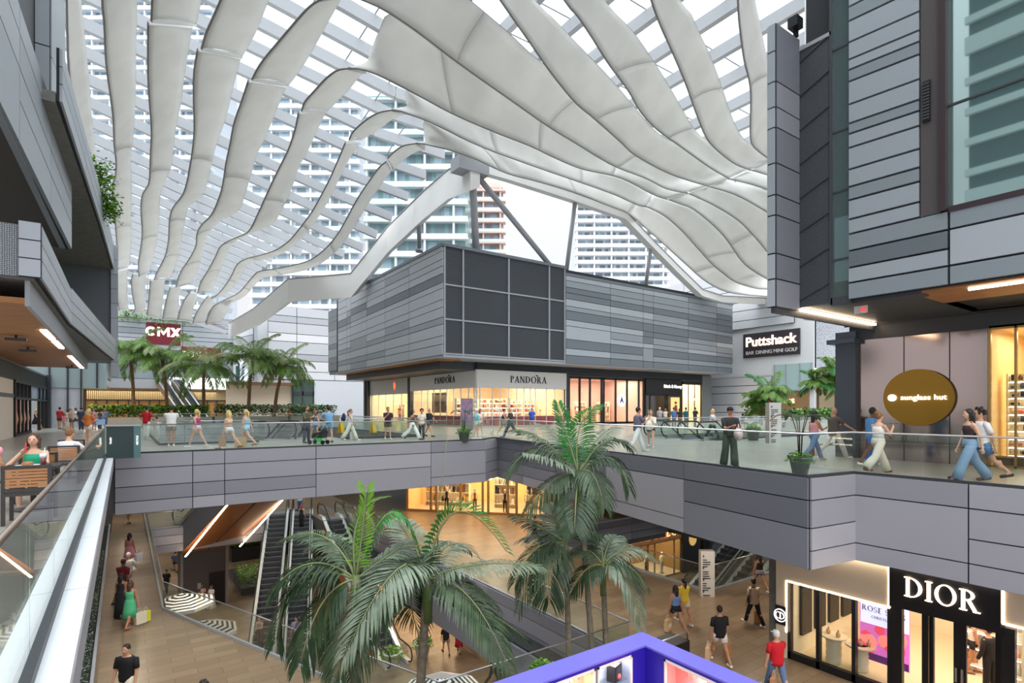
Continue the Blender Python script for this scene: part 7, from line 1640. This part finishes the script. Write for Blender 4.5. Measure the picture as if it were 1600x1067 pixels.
    for sg in (-1, 1):
        hip, kn, an, toe = J[sg]; s = MB(); capsule(s, an + Vector((0, -.03 * k, -.038 * k)), toe + Vector((0, .03 * k, 0)), .043 * k, .037 * k, 8)
        d = (toe - an); s.build('shoe', cloth(shoes), root)
    if abs(tilt): root.rotation_euler[0] = math.radians(tilt)
    return root
def up3(px, py, z=0.0):
    """a standing place on the upper level, kept off the openings"""
    q = at(px, py, z=z)
    if 1.2 < q.x < 14.5 and q.y > 29.2: q = at(px, py, Y=29.0); q.z = 0
    if q.x < 15 and 20 < q.y < 24.7: q = at(px, py, Y=24.9); q.z = 0
    return q
def shopping_bag(label, pos, rz, c, w=.34, h=.4, d=.14, group=None, printed=None):
    root = empty('shopping_bag', Vector(pos) - Vector((0, 0, h + .16)), rz, label, 'bag', group)
    m = MB(); b = [(-w / 2, -d / 2), (w / 2, -d / 2), (w / 2, d / 2), (-w / 2, d / 2)]
    m.hexa([(x * .96, y, 0) for x, y in b] + [(x, y * .8, h) for x, y in b]); m.build('body', mat('bag_%d_%d_%d' % c, c, .7), root)
    for sg in (-1, 1):
        m = MB(); m.tube([(-w * .2, sg * d * .35, h - .02), (-w * .13, sg * .02, h + .13), (0, 0, h + .17), (w * .13, sg * .02, h + .13), (w * .2, sg * d * .35, h - .02)], .008, 5); m.build('handle', mat('bag_cord', (200, 180, 150), .7), root)
    if printed: m = MB(); m.box(-w * .3, -d * .53, h * .3, w * .3, -d * .5, h * .6); m.build('print', cloth(printed), root)
    return root
def hand(o, sg): return HANDS[(o.name, sg)]
W_, BL, BK, DN = (238, 236, 232), (110, 150, 200), (34, 33, 36), (120, 146, 176)
KR = (206, 168, 124)
P = person
# ---- left terrace
q = Vector((-1.3, 13.2, 0))
o = P('person in a green sleeveless top seated at the terrace table, talking on a pink phone', q, 180 + 24, 1.7, 'f', 'sit', ('table', 'ear'), ('strap', (30, 160, 120)), ('capri', (60, 60, 70)), ('mid', 'b'), (60, 50, 46), 'f', vox=.014, lean=6)
ph = empty('pink_phone', hand(o, 1) + Vector((.0, 0, .01)), 0, 'pink phone held to the ear by the person in green', 'phone'); m = MB(); m.box(-.012, -.04, -.07, .012, .04, .08); m.build('case', mat('phone_pink', (226, 70, 96), .4), ph); m = MB(); m.box(-.016, .005, .03, -.012, .03, .07); m.build('camera_bump', BLACK, ph)
P('person with brown hair in a white shirt seated with the back to the viewer', (-1.05, 16.0, 0), -6, 1.7, 'm', 'sit', ('table', 'table'), ('tee', (236, 234, 238)), ('shorts', (80, 80, 90)), ('short', 'l'), (90, 80, 70), 'f', vox=.016, lean=8)
o = P('person cut by the left picture edge, in blue shorts with a tan bag', at(-34, 806, z=0), 250, 1.72, 'f', 'stand', ('down', 'hold'), ('tee', (226, 130, 60)), ('shorts', (120, 140, 176)), ('mid', 'b'), W_, 't', vox=.016)
hb = empty('handbag', hand(o, 1) + Vector((-.12, 0, -.3)), .4, 'tan handbag with a pink tassel at the left picture edge', 'bag'); m = MB(); m.ball((0, 0, .12), .17, sc=(1, .55, .8)); m.build('body', mat('bag_tan', (176, 150, 124), .6), hb); m = MB(); m.tube([(-.12, 0, .2), (-.06, 0, .36), (.06, 0, .36), (.12, 0, .2)], .012, 6); m.build('strap', mat('bag_strap', (140, 110, 86), .6), hb); m = MB(); m.ball((.19, 0, .12), .05, sc=(1, 1, 1.4)); m.build('tassel', mat('tassel_pink', (240, 160, 170), .8), hb)
P('person in a black dress walking toward the dark shop doorway at left', at(56, 671, z=0), 290, 1.7, 'f', 'stride', ('back', 'fwd'), ('dress', BK), ('skirt', BK), ('mid', 'y'), (200, 170, 150), 'f')
o = P('person in an orange top and white shorts with a pale blue bag', at(138, 693, z=0), -10, 1.68, 'f', 'stand', ('hip', 'hold'), ('tee', (214, 120, 52)), ('shorts', W_), ('mid', 'y'), (210, 180, 150), 'f')
hb = empty('handbag', hand(o, 1) + Vector((0.05, .05, -.3)), .6, 'pale blue shoulder bag of the person in orange', 'bag'); m = MB(); m.hexa([(-.2, -.06, 0), (.2, -.06, 0), (.2, .06, 0), (-.2, .06, 0), (-.24, -.03, .26), (.24, -.03, .26), (.24, .03, .26), (-.24, .03, .26)]); m.build('body', mat('bag_sky', (150, 180, 214), .6), hb); m = MB(); m.tube([(-.2, 0, .25), (0, 0, .5), (.2, 0, .25)], .01, 5); m.build('strap', mat('bag_strap_blue', (120, 150, 190), .6), hb)
crowd = [(93, 668, 'person in a red shirt in the left crowd, beside the grey bin', 'm', ('tee', (200, 44, 50)), ('shorts', (70, 70, 80)), 'k', 0), (106, 672, 'person in white with a red bag strap, in front of the left crowd', 'f', ('tank', W_), ('maxi', W_), 'b', 20),
 (118, 665, 'person in a white tee and dark shorts bending in the left crowd', 'm', ('tee', W_), ('shorts', (50, 54, 70)), 'b', 300), (127, 668, 'person in navy behind the white tee in the left crowd', 'm', ('tee', (60, 70, 100)), ('jeans', (70, 80, 110)), 'k', 40),
 (147, 672, 'person in a pink dress in the left crowd, left of the dark haired one', 'f', ('dress', (226, 130, 150)), ('dress', (226, 130, 150)), 'b', 200), (156, 668, 'dark haired person in a black top in the left crowd', 'f', ('tank', BK), ('jeans', (70, 90, 120)), 'k', 10),
 (165, 670, 'person in a denim jacket at the right end of the left crowd', 'f', ('jacket', (110, 130, 160)), ('jeans', (80, 100, 130)), 'l', 350), (100, 660, 'child in pink at the back of the left crowd', 'f', ('tee', (236, 150, 160)), ('short', W_), 'l', 0),
 (112, 660, 'person in beige far back in the left crowd', 'm', ('tee', (206, 190, 166)), ('shorts', (120, 110, 100)), 'g', 100), (138, 661, 'person in grey far back in the left crowd', 'm', ('tee', (150, 150, 156)), ('shorts', BK), 'k', 0)]
def crowd_at(px, py):
    q = at(px, py, z=0)
    if q.y > 57.5 or px < 170: q = at(px, py, Y=57.5 - (px * 7 % 5) * .9 - (4 if py < 664 else 0)); q.z = 0
    return q
for px, py, lab, sx, tp_, bt, hc, dg in crowd: P(lab, crowd_at(px, py), dg, 1.3 if 'child' in lab else (1.76 if sx == 'm' else 1.66), sx, 'stand' if dg != 300 else 'walk', ('down', 'hold'), tp_, bt, ('mid' if sx == 'f' else 'short', hc), (90, 80, 80), 'f' if sx == 'f' else 'm', vox=.036)
# ---- the bridge
P('person in a white tee leaning on the railing at the left bridge corner', (1.75, 28.7, 0), 30, 1.8, 'm', 'stand', ('lean', 'lean'), ('tee', W_), ('shorts', (150, 140, 130)), ('short', 'k'), W_, 't', lean=12)
P('person in a red shirt and white trousers seen from behind at the left', at(229, 687, z=0), -5, 1.78, 'm', 'stand', ('hip', 'hip'), ('tee', (200, 24, 44)), ('trousers', W_), ('short', 'k'), W_, 'm')
P('small child in pale clothes beside the red shirted person', at(245, 688, z=0), 10, 1.25, 'm', 'stand', ('down', 'down'), ('tee', (226, 222, 220)), ('trousers', (222, 220, 214)), ('short', 'b'), W_, 'f', vox=.03)
P('person in a magenta top and pale pink shorts walking left on the bridge', up3(308, 699), 80, 1.7, 'f', 'walk', ('back', 'fwd'), ('crop', (190, 60, 130)), ('short', (240, 206, 206)), ('tail', 'y'), W_, 'f')
o1 = P('blond person in white shorts walking left, first of two on the bridge', up3(358, 702), 75, 1.68, 'f', 'stride', ('bag', 'fwd'), ('crop', (226, 190, 160)), ('short', (244, 236, 232)), ('long', 'y'), (150, 110, 80), 'f')
o2 = P('blond person in pale blue walking left, carrying a brown paper bag', up3(385, 698), 82, 1.72, 'f', 'stride2', ('bag', 'back'), ('tank', (150, 196, 220)), ('short', (170, 206, 226)), ('tail', 'y'), (170, 120, 80), 'f')
shopping_bag('brown paper bag of the blond person in pale blue', hand(o2, -1), math.radians(-40), KR, .5, .42)
shopping_bag('small tan bag of the blond person in white shorts', hand(o1, -1), math.radians(-30), (190, 140, 100), .24, .3)
P('bearded person in an olive jacket standing by the escalator end', up3(479, 692), 240, 1.8, 'm', 'stand', ('hold', 'hold'), ('jacket', (94, 92, 72)), ('jeans', (36, 40, 58)), ('beard', 'b'), (60, 50, 46), 'm')
P('person in a light blue shirt and dark cap beside the stroller', up3(514, 691), 40, 1.78, 'm', 'step', ('lean', 'lean'), ('tee', (128, 176, 216)), ('shorts', (150, 190, 220)), ('short', 'k'), (90, 90, 90), 'f', (40, 44, 60))
st = empty('stroller', up3(498, 694), math.radians(40), 'black stroller beside the person in the light blue shirt', 'stroller')
m = MB(); m.hexa([(-.2, -.3, .3), (.2, -.3, .3), (.2, .25, .3), (-.2, .25, .3), (-.22, -.36, .62), (.22, -.36, .62), (.22, .2, .5), (-.22, .2, .5)]); m.build('seat', BLACK, st); m = MB(); m.lathe((0, -.2, .62), [(.24, 0), (.22, .14), (.1, .24)], 12, sy=.8); m.build('hood', CHARCOAL, st)
for sg in (-1, 1):
    m = MB(); m.tube([(sg * .2, .36, .1), (sg * .2, -.1, .45), (sg * .2, -.5, .98)], .014, 6); m.build('frame', STEEL, st)
    for yy in (.34, -.34): m = MB(); m.tube([(sg * .2 - .02, yy, .1), (sg * .2 + .02, yy, .1)], .1, 12); m.build('wheel', BLACK, st)
m = MB(); m.tube([(-.2, -.5, .98), (.2, -.5, .98)], .016, 6); m.build('push_bar', BLACK, st)
P('person in a dark hat and rust top beyond the far railing', at(452, 655, Y=67.5) * 1 - Vector((0, 0, at(452, 655, Y=67.5).z)), 180, 1.7, 'f', 'stand', ('hold', 'hold'), ('tee', (150, 84, 62)), ('jeans', BK), ('long', 'b'), BK, 'f', (50, 46, 46), vox=.036)
P('person with a green bag behind the bearded one', up3(492, 686), 60, 1.66, 'f', 'walk', ('bag', 'back'), ('tank', (96, 100, 130)), ('short', (130, 160, 190)), ('mid', 'l'), W_, 'f', vox=.03)
gbag = shopping_bag('green shopping bag beside the stroller', up3(497, 690) + Vector((0, 0, .6)), .5, (50, 190, 80), .44, .44)
o = P('person in cream trousers with white bags and a backpack, right of the stroller', up3(547, 688), 280, 1.7, 'f', 'walk', ('bag', 'fwd'), ('tank', (206, 220, 232)), ('wide', (232, 226, 212)), ('tail', 'l'), W_, 'f')
shopping_bag('white shopping bag of the person with a backpack', hand(o, -1), .3, W_, .3, .42); 
bp = empty('backpack', o.location + Vector((-.16, -.02, 1.08)), o.rotation_euler.z, 'dark blue backpack on the back of the person in cream trousers', 'bag'); m = MB(); m.ball((0, -.17, .12), .2, sc=(.8, .5, 1.15)); m.build('body', cloth((44, 48, 70)), bp); m = MB(); m.ball((0, -.26, .04), .11, sc=(1, .5, .9)); m.build('pocket', cloth((34, 38, 56)), bp)
P('person in a dark tee and olive shorts lifting an arm, left of the three walkers', up3(606, 686), 210, 1.76, 'm', 'step', ('down', 'phone'), ('tee', (58, 36, 44)), ('shorts', (90, 86, 60)), ('short', 'k'), W_, 'm')
P('person in a brown top and wide white trousers, left of the three walkers together', up3(644, 687), 260, 1.7, 'f', 'stride', ('fwd', 'back'), ('tank', (96, 84, 66)), ('wide', (240, 238, 236)), ('mid', 'k'), (70, 60, 60), 't')
P('person with curly hair in a cream blouse and dark jeans, middle of three walkers', up3(659, 686), 190, 1.66, 'f', 'step', ('down', 'down'), ('tee', (232, 220, 200)), ('jeans', (38, 52, 66)), ('curly', 'k'), BK, 't')
P('person in a black tee and grey shorts, right of the three walkers together', up3(670, 682), 240, 1.76, 'm', 'walk2', ('fwd', 'back'), ('tee', (40, 36, 44)), ('shorts', (90, 94, 100)), ('none', 'g'), BK, 'm')
o = P('person in a pale teal top beside the digital directory, walking right', at(744, 686, z=0), 280, 1.68, 'f', 'step', ('hold', 'back'), ('tee', (120, 206, 206)), ('short', (200, 230, 226)), ('mid', 'g'), W_, 'f')
P('red haired person in white behind the person in teal', at(750, 681, z=0), 250, 1.66, 'f', 'step', ('down', 'hold'), ('tee', (240, 228, 224)), ('shorts', (200, 170, 120)), ('long', 'r'), W_, 'f')
P('person in navy and grey shorts, left of the couple before the jeweller', at(787, 680, z=0), 265, 1.7, 'f', 'walk', ('back', 'fwd'), ('tank', (44, 46, 66)), ('shorts', (130, 136, 130)), ('bun', 'k'), W_, 'm')
P('person in a charcoal tee and dark trousers, right of the couple before the jeweller', at(798, 683, z=0), 95, 1.82, 'm', 'stride', ('fwd', 'back'), ('tee', (62, 54, 58)), ('trousers', (30, 44, 50)), ('none', 'b'), BK, 'm')
P('person in bright blue close to the jeweller door', at(831, 668, z=0), 200, 1.75, 'm', 'walk', ('fwd', 'back'), ('tee', (56, 96, 200)), ('shorts', (60, 90, 180)), ('short', 'k'), W_, 'm', vox=.034)
# ---- right part of the upper level
o = P('person in a grey tee and white trousers looking at a phone, by the front railing', at(996, 706, z=0), 285, 1.8, 'm', 'walk', ('phone', 'phone'), ('tee', (112, 106, 124)), ('trousers', (236, 236, 236)), ('short', 'k'), (200, 200, 200), 'm')
o = P('person in a cream jacket and dark shorts carrying a large white bag', at(1017, 699, z=0), 165, 1.68, 'f', 'walk', ('hold', 'hold'), ('jacket', (232, 226, 206)), ('short', (56, 64, 66)), ('bun', 'l'), (220, 220, 220), 'f')
hb = empty('handbag', hand(o, -1) + Vector((-.2, 0, -.3)), .3, 'large white shoulder bag of the person in the cream jacket', 'bag'); m = MB(); m.ball((0, 0, .15), .24, sc=(1, .5, .85)); m.build('body', mat('bag_white', (232, 226, 214), .6), hb); m = MB(); m.tube([(-.16, 0, .28), (0, 0, .58), (.16, 0, .28)], .012, 5); m.build('strap', MATS['bag_white'], hb)
fars = [(1031, 652, 50, 'person in grey before the black script shop', 'm', (170, 170, 178), (90, 90, 100), 'g', 0), (1053, 656, 47, 'person in a blue shirt before the black script shop', 'm', (70, 120, 180), (60, 66, 80), 'b', 10), (1072, 660, 44, 'person in teal standing by the right escalator', 'm', (20, 96, 112), (30, 40, 50), 'k', 20),
 (1062, 652, 52, 'person in black left of the teal shirt', 'f', (34, 34, 38), (50, 50, 60), 'k', 0), (1086, 654, 50, 'person in dark clothes at the narrow amber shop', 'm', (50, 46, 50), (40, 40, 46), 'k', 300), (1040, 652, 53, 'person in cream before the gold poster', 'f', (226, 214, 190), (70, 60, 60), 'l', 0)]
for px, py, Zp, lab, sx, tc_, bc, hc, dg in fars:
    q = at(px, py, Z=Zp); q.z = 0; P(lab, q, dg, 1.74 if sx == 'm' else 1.64, sx, 'stand', ('down', 'hold'), ('tee', tc_), ('jeans', bc), ('short' if sx == 'm' else 'mid', hc), BK, 'm', vox=.036)
P('person in white and navy stepping past the escalator end, blurred in the photograph', at(1113, 687, z=0), 230, 1.7, 'f', 'walk', ('hold', 'hold'), ('tee', (226, 226, 230)), ('jeans', (40, 46, 66)), ('mid', 'y'), (180, 130, 100), 'f')
o = P('person in a black cap and black top with grey trousers carrying a pink bag', at(1140, 729, z=0), 185, 1.74, 'm', 'step', ('hold', 'hold'), ('tee', (44, 42, 44)), ('wide', (72, 78, 72)), ('short', 'k'), BK, 't', (34, 36, 44))
hb = empty('handbag', hand(o, 1) + Vector((.12, -.02, -.42)), .6, 'pale pink soft bag carried by the person in a black cap', 'bag'); m = MB(); m.ball((0, 0, .16), .26, sc=(1, .5, .7)); m.build('body', mat('bag_rose', (214, 184, 190), .6), hb); m = MB(); m.tube([(-.16, 0, .26), (0, 0, .44), (.16, 0, .26)], .014, 5); m.build('strap', MATS['bag_rose'], hb)
sits = [(1160, 'person in black seated at the far cafe, first from the left', (50, 50, 56)), (1182, 'person in pale grey seated at the far cafe, second from the left', (190, 190, 200)), (1176, 'person in green seated at the far cafe behind the others', (30, 130, 80)), (1232, 'person in white seated at the far cafe behind the pylon', (224, 224, 224)), (1250, 'person in brown seated at the far cafe, rightmost', (120, 90, 70))]
for i, (px, lab, c) in enumerate(sits):
    q = at(px, 660, Z=[45, 46, 49, 47, 48][i]); q.z = 0; P(lab, q, [250, 120, 180, 90, 260][i], 1.7, 'm', 'sit', ('table', 'table'), ('tee', c), ('jeans', (60, 60, 70)), ('short', 'k'), BK, 'm', vox=.036)
    ch = empty('cafe_chair', q, math.radians([250, 120, 180, 90, 260][i]) - YAW, 'dark cafe chair under the ' + lab.split(' seated')[0], 'chair', 'dark cafe chairs at right')
    m = MB(); m.box(-.22, -.24, .38, .22, .2, .41); m.build('seat', CHARCOAL, ch); m = MB(); m.box(-.22, -.26, .41, .22, -.24, .85); m.build('backrest', CHARCOAL, ch)
    for x, y in ((-.2, -.22), (.2, -.22), (-.2, .18), (.2, .18)): m = MB(); m.tube([(x, y, 0), (x, y, .38)], .015, 5); m.build('leg', CHARCOAL, ch)
oc = P('dark haired person in a pink top and jeans, walking beside the bald one', at(1272, 719, z=0), 285, 1.68, 'f', 'stride', ('bag', 'hold'), ('tank', (216, 150, 150)), ('jeans', (104, 136, 176)), ('long', 'k'), (200, 190, 180), 't')
P('bald person in an olive tee and white trousers walking by the blue grey post', at(1302, 716, z=0), 280, 1.82, 'm', 'stride2', ('hold', 'out'), ('tee', (100, 92, 84)), ('trousers', (232, 226, 218)), ('none', 'b'), (220, 220, 220), 'm')
sb = shopping_bag('small brown bag of the dark haired person in pink', hand(oc, -1), .2, (150, 96, 60), .3, .32)
o = P('person in a blue tee walking behind the one in cream trousers', at(1362, 728, z=0), 270, 1.78, 'm', 'walk', ('bag', 'fwd'), ('tee', (92, 150, 206)), ('shorts', (70, 110, 190)), ('short', 'k'), W_, 'd')
shopping_bag('blue and white bag of the person in the blue tee', hand(o, -1) - Vector((0, 0, .02)), .1, (60, 110, 200), .3, .46, printed=W_)
o = P('person in a white top and cream trousers holding a phone, near the golden sign', at(1372, 739, z=0), 285, 1.68, 'f', 'stride', ('fwd', 'phone'), ('crop', (232, 228, 222)), ('wide', (214, 204, 190)), ('bun', 'l'), (110, 70, 56), 'f', vox=.018)
ph = empty('phone', hand(o, 1) + Vector((0, 0, .03)), -.6, 'phone in the hand of the person in cream trousers', 'phone'); m = MB(); m.box(-.04, -.08, 0, .04, .08, .012); m.build('case', BLACK, ph); m = MB(); m.box(-.036, -.075, .012, .036, .075, .014); m.build('display', mat('phone_display', (200, 210, 226), .3), ph)
P('long haired person in a black top and flared blue jeans walking left', at(1516, 752, z=0), 78, 1.74, 'f', 'walk', ('back', 'down'), ('tank', (58, 40, 48)), ('wide', (128, 154, 184)), ('long', 'k'), (110, 70, 60), 'f', vox=.018)
P('person in a white tee and blue shorts walking behind the flared jeans', at(1533, 750, z=0), 80, 1.8, 'm', 'stride2', ('back', 'down'), ('tee', (238, 236, 238)), ('shorts', (84, 124, 172)), ('curly', 'k'), (50, 44, 44), 'm', vox=.02)
# ---- middle level, left walkway
def mid(px, py): return at(px, py, z=-6)
P('person in black shorts at the far end of the left middle walkway', mid(201, 818), 0, 1.7, 'm', 'step', ('down', 'down'), ('tee', (60, 60, 66)), ('shorts', BK), ('short', 'k'), BK, 't', vox=.034)
o = P('person in a pink top and skirt with a navy bag on the left middle walkway', mid(202, 884), 5, 1.66, 'f', 'walk', ('down', 'bag'), ('tank', (196, 130, 136)), ('skirt', (214, 140, 158)), ('long', 'k'), (190, 150, 130), 't')
shopping_bag('white shopping bag swinging from the person in the pink skirt', hand(o, 1) + Vector((.12, 0, .1)), .9, (232, 230, 240), .42, .34)
P('white haired person in a pale shirt on the left middle walkway', mid(200, 925), 0, 1.72, 'm', 'walk', ('back', 'fwd'), ('tee', (220, 214, 212)), ('shorts', (180, 160, 150)), ('short', 'g'), W_, 'f')
P('person in a maroon shirt and red cap on the left middle walkway', mid(192, 941), 0, 1.78, 'm', 'walk2', ('fwd', 'back'), ('tee', (120, 22, 38)), ('shorts', (60, 30, 36)), ('short', 'k'), BK, 'd', (120, 26, 44))
P('person in a long black dress beside the green dress', mid(189, 965), 5, 1.64, 'f', 'step', ('down', 'down'), ('dress', BK), ('maxi', BK), ('long', 'k'), BK, 't')
o = P('person in a short green dress carrying bags on the left middle walkway', mid(203, 979), 5, 1.68, 'f', 'walk', ('out', 'bag'), ('dress', (84, 182, 130)), ('dress', (84, 182, 130)), ('long', 'b'), (190, 110, 80), 't', vox=.02)
shopping_bag('pale shopping bag of the person in the green dress', hand(o, 1) + Vector((.05, 0, 0)), .5, (226, 214, 190), .36, .4); shopping_bag('yellow shopping bag behind the pale bag of the green dress', hand(o, 1) + Vector((.2, .12, -.04)), .5, (220, 210, 50), .3, .36)
P('person in a black polo shirt and cream shorts walking toward the viewer at lower left', mid(199, 1112), 180, 1.8, 'm', 'walk', ('down', 'down'), ('tee', (22, 22, 25)), ('shorts', (236, 226, 208)), ('short', 'k'), W_, 'm', vox=.014, build=1.08)
P('person with black curly hair and dark top at the lower picture edge', mid(318, 1180), 200, 1.66, 'f', 'step', ('down', 'down'), ('tee', (28, 26, 30)), ('jeans', (40, 40, 50)), ('curly', 'k'), BK, 't', vox=.018)
# on the lower escalators
def on_esc(T, B, f, lane=0): return Vector(T).lerp(Vector(B), f) + Vector((0, 0, .02))
P('person in a white shirt and jeans at the top of the right lower escalator', e2 + Vector((0, .6, .02)), 0, 1.76, 'm', 'stand', ('down', 'down'), ('tee', W_), ('jeans', (70, 100, 150)), ('short', 'b'), BK, 'f', vox=.034)
P('person in black with red hair near the top of the right lower escalator', on_esc(e2, e2b, .12), 0, 1.64, 'f', 'stand', ('down', 'down'), ('tank', BK), ('jeans', BK), ('long', 'r'), BK, 'f', vox=.034)
P('person in a lavender tee low on the right lower escalator', on_esc(e2, e2b, .9), 180, 1.74, 'm', 'stand', ('down', 'down'), ('tee', (176, 168, 196)), ('jeans', (50, 60, 90)), ('short', 'k'), BK, 'm')
P('person with red dark hair low on the left lower escalator', on_esc(e1, e1b, .93) + Vector((-.15, 0, 0)), 180, 1.68, 'f', 'stand', ('hold', 'down'), ('tank', (150, 140, 130)), ('jeans', (60, 50, 60)), ('curly', 'r'), BK, 'f')
# ---- middle level, right side
o1 = P('long haired person in a blue top and black shorts beside the yellow top', mid(1056, 987), 20, 1.7, 'f', 'stride', ('bag', 'back'), ('tank', (110, 140, 186)), ('short', (26, 28, 34)), ('long', 'k'), (190, 140, 110), 't', vox=.02)
shopping_bag('brown paper bag of the long haired person in blue', hand(o1, -1), .3, KR, .4, .38, printed=(232, 224, 206))
P('person in a yellow top and cream shorts, right of two on the middle level', mid(1069, 974), 10, 1.7, 'f', 'walk', ('back', 'hold'), ('tee', (240, 206, 60)), ('shorts', (240, 224, 196)), ('tail', 'k'), W_, 't', vox=.02)
o = P('person in a black polo and white shorts seen from behind with two paper bags', mid(1125, 1036), 10, 1.8, 'm', 'walk', ('bag', 'bag'), ('tee', (18, 17, 22)), ('shorts', (234, 222, 218)), ('short', 'k'), (226, 220, 214), 't', vox=.018)
shopping_bag('left brown paper bag of the person in white shorts', hand(o, -1) + Vector((-.06, 0, 0)), .5, KR, .42, .42, printed=(236, 224, 200)); shopping_bag('right brown paper bag of the person in white shorts', hand(o, 1) + Vector((.06, 0, 0)), .2, (170, 116, 76), .34, .4)
o = P('person in a cream top and black trousers with a cross bag near the pylon', mid(1178, 976), 15, 1.7, 'f', 'walk', ('down', 'bag'), ('tee', (222, 196, 168)), ('jeans', (26, 26, 32)), ('bun', 'k'), W_, 't', vox=.02)
shopping_bag('tan paper bag of the person in the cream top', hand(o, 1), .2, (184, 126, 76), .3, .44)
hb = empty('crossbody_bag', o.location + Vector((-.26, .05, .86)), .5, 'small black cross bag on the hip of the person in the cream top', 'bag'); m = MB(); m.box(-.12, -.04, 0, .12, .04, .17); m.build('body', BLACK, hb); m = MB(); m.tube([(-.1, 0, .16), (.1, -.1, .45), (.3, -.14, .6)], .008, 5); m.build('strap', BLACK, hb)
o = P('long haired person in a black top and grey shorts near the perfume shop corner', mid(1187, 924), 10, 1.7, 'f', 'stride', ('down', 'out'), ('strap', (22, 22, 26)), ('short', (150, 142, 146)), ('long', 'k'), W_, 't', vox=.02)
o = P('person in a red tee, white cap and jeans at the perfume shop corner', mid(1214, 1084), 10, 1.78, 'm', 'walk', ('bag', 'out'), ('tee', (206, 20, 34)), ('jeans', (96, 116, 150)), ('short', 'g'), W_, 'm', (236, 230, 226), vox=.018)
shopping_bag('brown paper bag of the person in the red tee', hand(o, -1) + Vector((.1, -.2, 0)), .3, (190, 140, 104), .4, .42)
# inside the perfume shop
P('person in a white top and black shorts standing inside the perfume shop', at(1519, 1052, z=-6), 250, 1.66, 'f', 'step', ('phone', 'down'), ('tank', (232, 220, 206)), ('short', BK), ('mid', 'b'), (120, 80, 60), 't', vox=.022)
P('person in a black suit seen from behind inside the perfume shop', at(1546, 1078, z=-6), 20, 1.74, 'm', 'stand', ('down', 'down'), ('jacket', (22, 21, 23)), ('trousers', (20, 20, 22)), ('short', 'k'), BK, 'm', vox=.022)
P('person in a green shirt behind the suited one in the perfume shop', at(1543, 1040, z=-6), 170, 1.78, 'm', 'stand', ('hold', 'hold'), ('tee', (30, 110, 60)), ('trousers', (40, 40, 44)), ('short', 'k'), BK, 'm', vox=.024)
P('person in dark clothes crossing the tan floor behind the palms', mid(835, 850), 270, 1.7, 'm', 'stride', ('fwd', 'back'), ('tee', (60, 46, 46)), ('jeans', BK), ('short', 'k'), BK, 'm', vox=.034)
# ---- ground level
g_ = lambda px, py: at(px, py, z=-12)
low = [(697, 1021, 'person in a black tee and pale shorts on the ground level between the palms', 'm', ('tee', (40, 36, 40)), ('shorts', (170, 150, 140)), 'k', 20), (717, 1019, 'person in a red dress on the ground level between the palms', 'f', ('dress', (170, 30, 46)), ('dress', (170, 30, 46)), 'k', 0),
 (771, 1072, 'person in dark clothes, left of two talking by the front railing on the ground level', 'm', ('tee', (60, 56, 66)), ('jeans', BK), 'k', 240), (784, 1068, 'person in a cream shirt, right of two talking on the ground level', 'm', ('tee', (226, 200, 180)), ('jeans', (40, 40, 46)), 'k', 120),
 (260, 925, 'person in black walking left of the lift block on the ground level', 'm', ('tee', (36, 32, 36)), ('jeans', BK), 'k', 200), (285, 930, 'person seated looking dark behind the striped umbrella', 'f', ('tee', (70, 64, 66)), ('jeans', BK), 'k', 180),
 (316, 948, 'person in pale pink beside the lift door', 'f', ('tee', (226, 170, 170)), ('shorts', (220, 160, 160)), 'b', 200), (331, 950, 'person in white beside the lift door', 'f', ('tee', W_), ('maxi', W_), 'b', 160),
 (346, 1030, 'person in rose clothes below the slanted railing, first of two', 'f', ('tee', (200, 150, 150)), ('short', (210, 180, 180)), 'b', 200), (362, 1030, 'person in beige below the slanted railing, second of two', 'm', ('tee', (206, 186, 170)), ('shorts', (190, 170, 160)), 'l', 160), (274, 893, 'person in navy at the back planters of the ground level', 'm', ('tee', (50, 54, 80)), ('shorts', (60, 60, 70)), 'k', 30), (287, 890, 'person in rust right of the navy one at the back planters', 'f', ('tee', (120, 70, 60)), ('jeans', (90, 60, 60)), 'b', 330)]
for px, py, lab, sx, tp_, bt, hc, dg in low: P(lab, g_(px, py), dg, 1.76 if sx == 'm' else 1.66, sx, 'walk', ('down', 'hold'), tp_, bt, ('short' if sx == 'm' else 'long', hc), BK, 't', vox=.034)
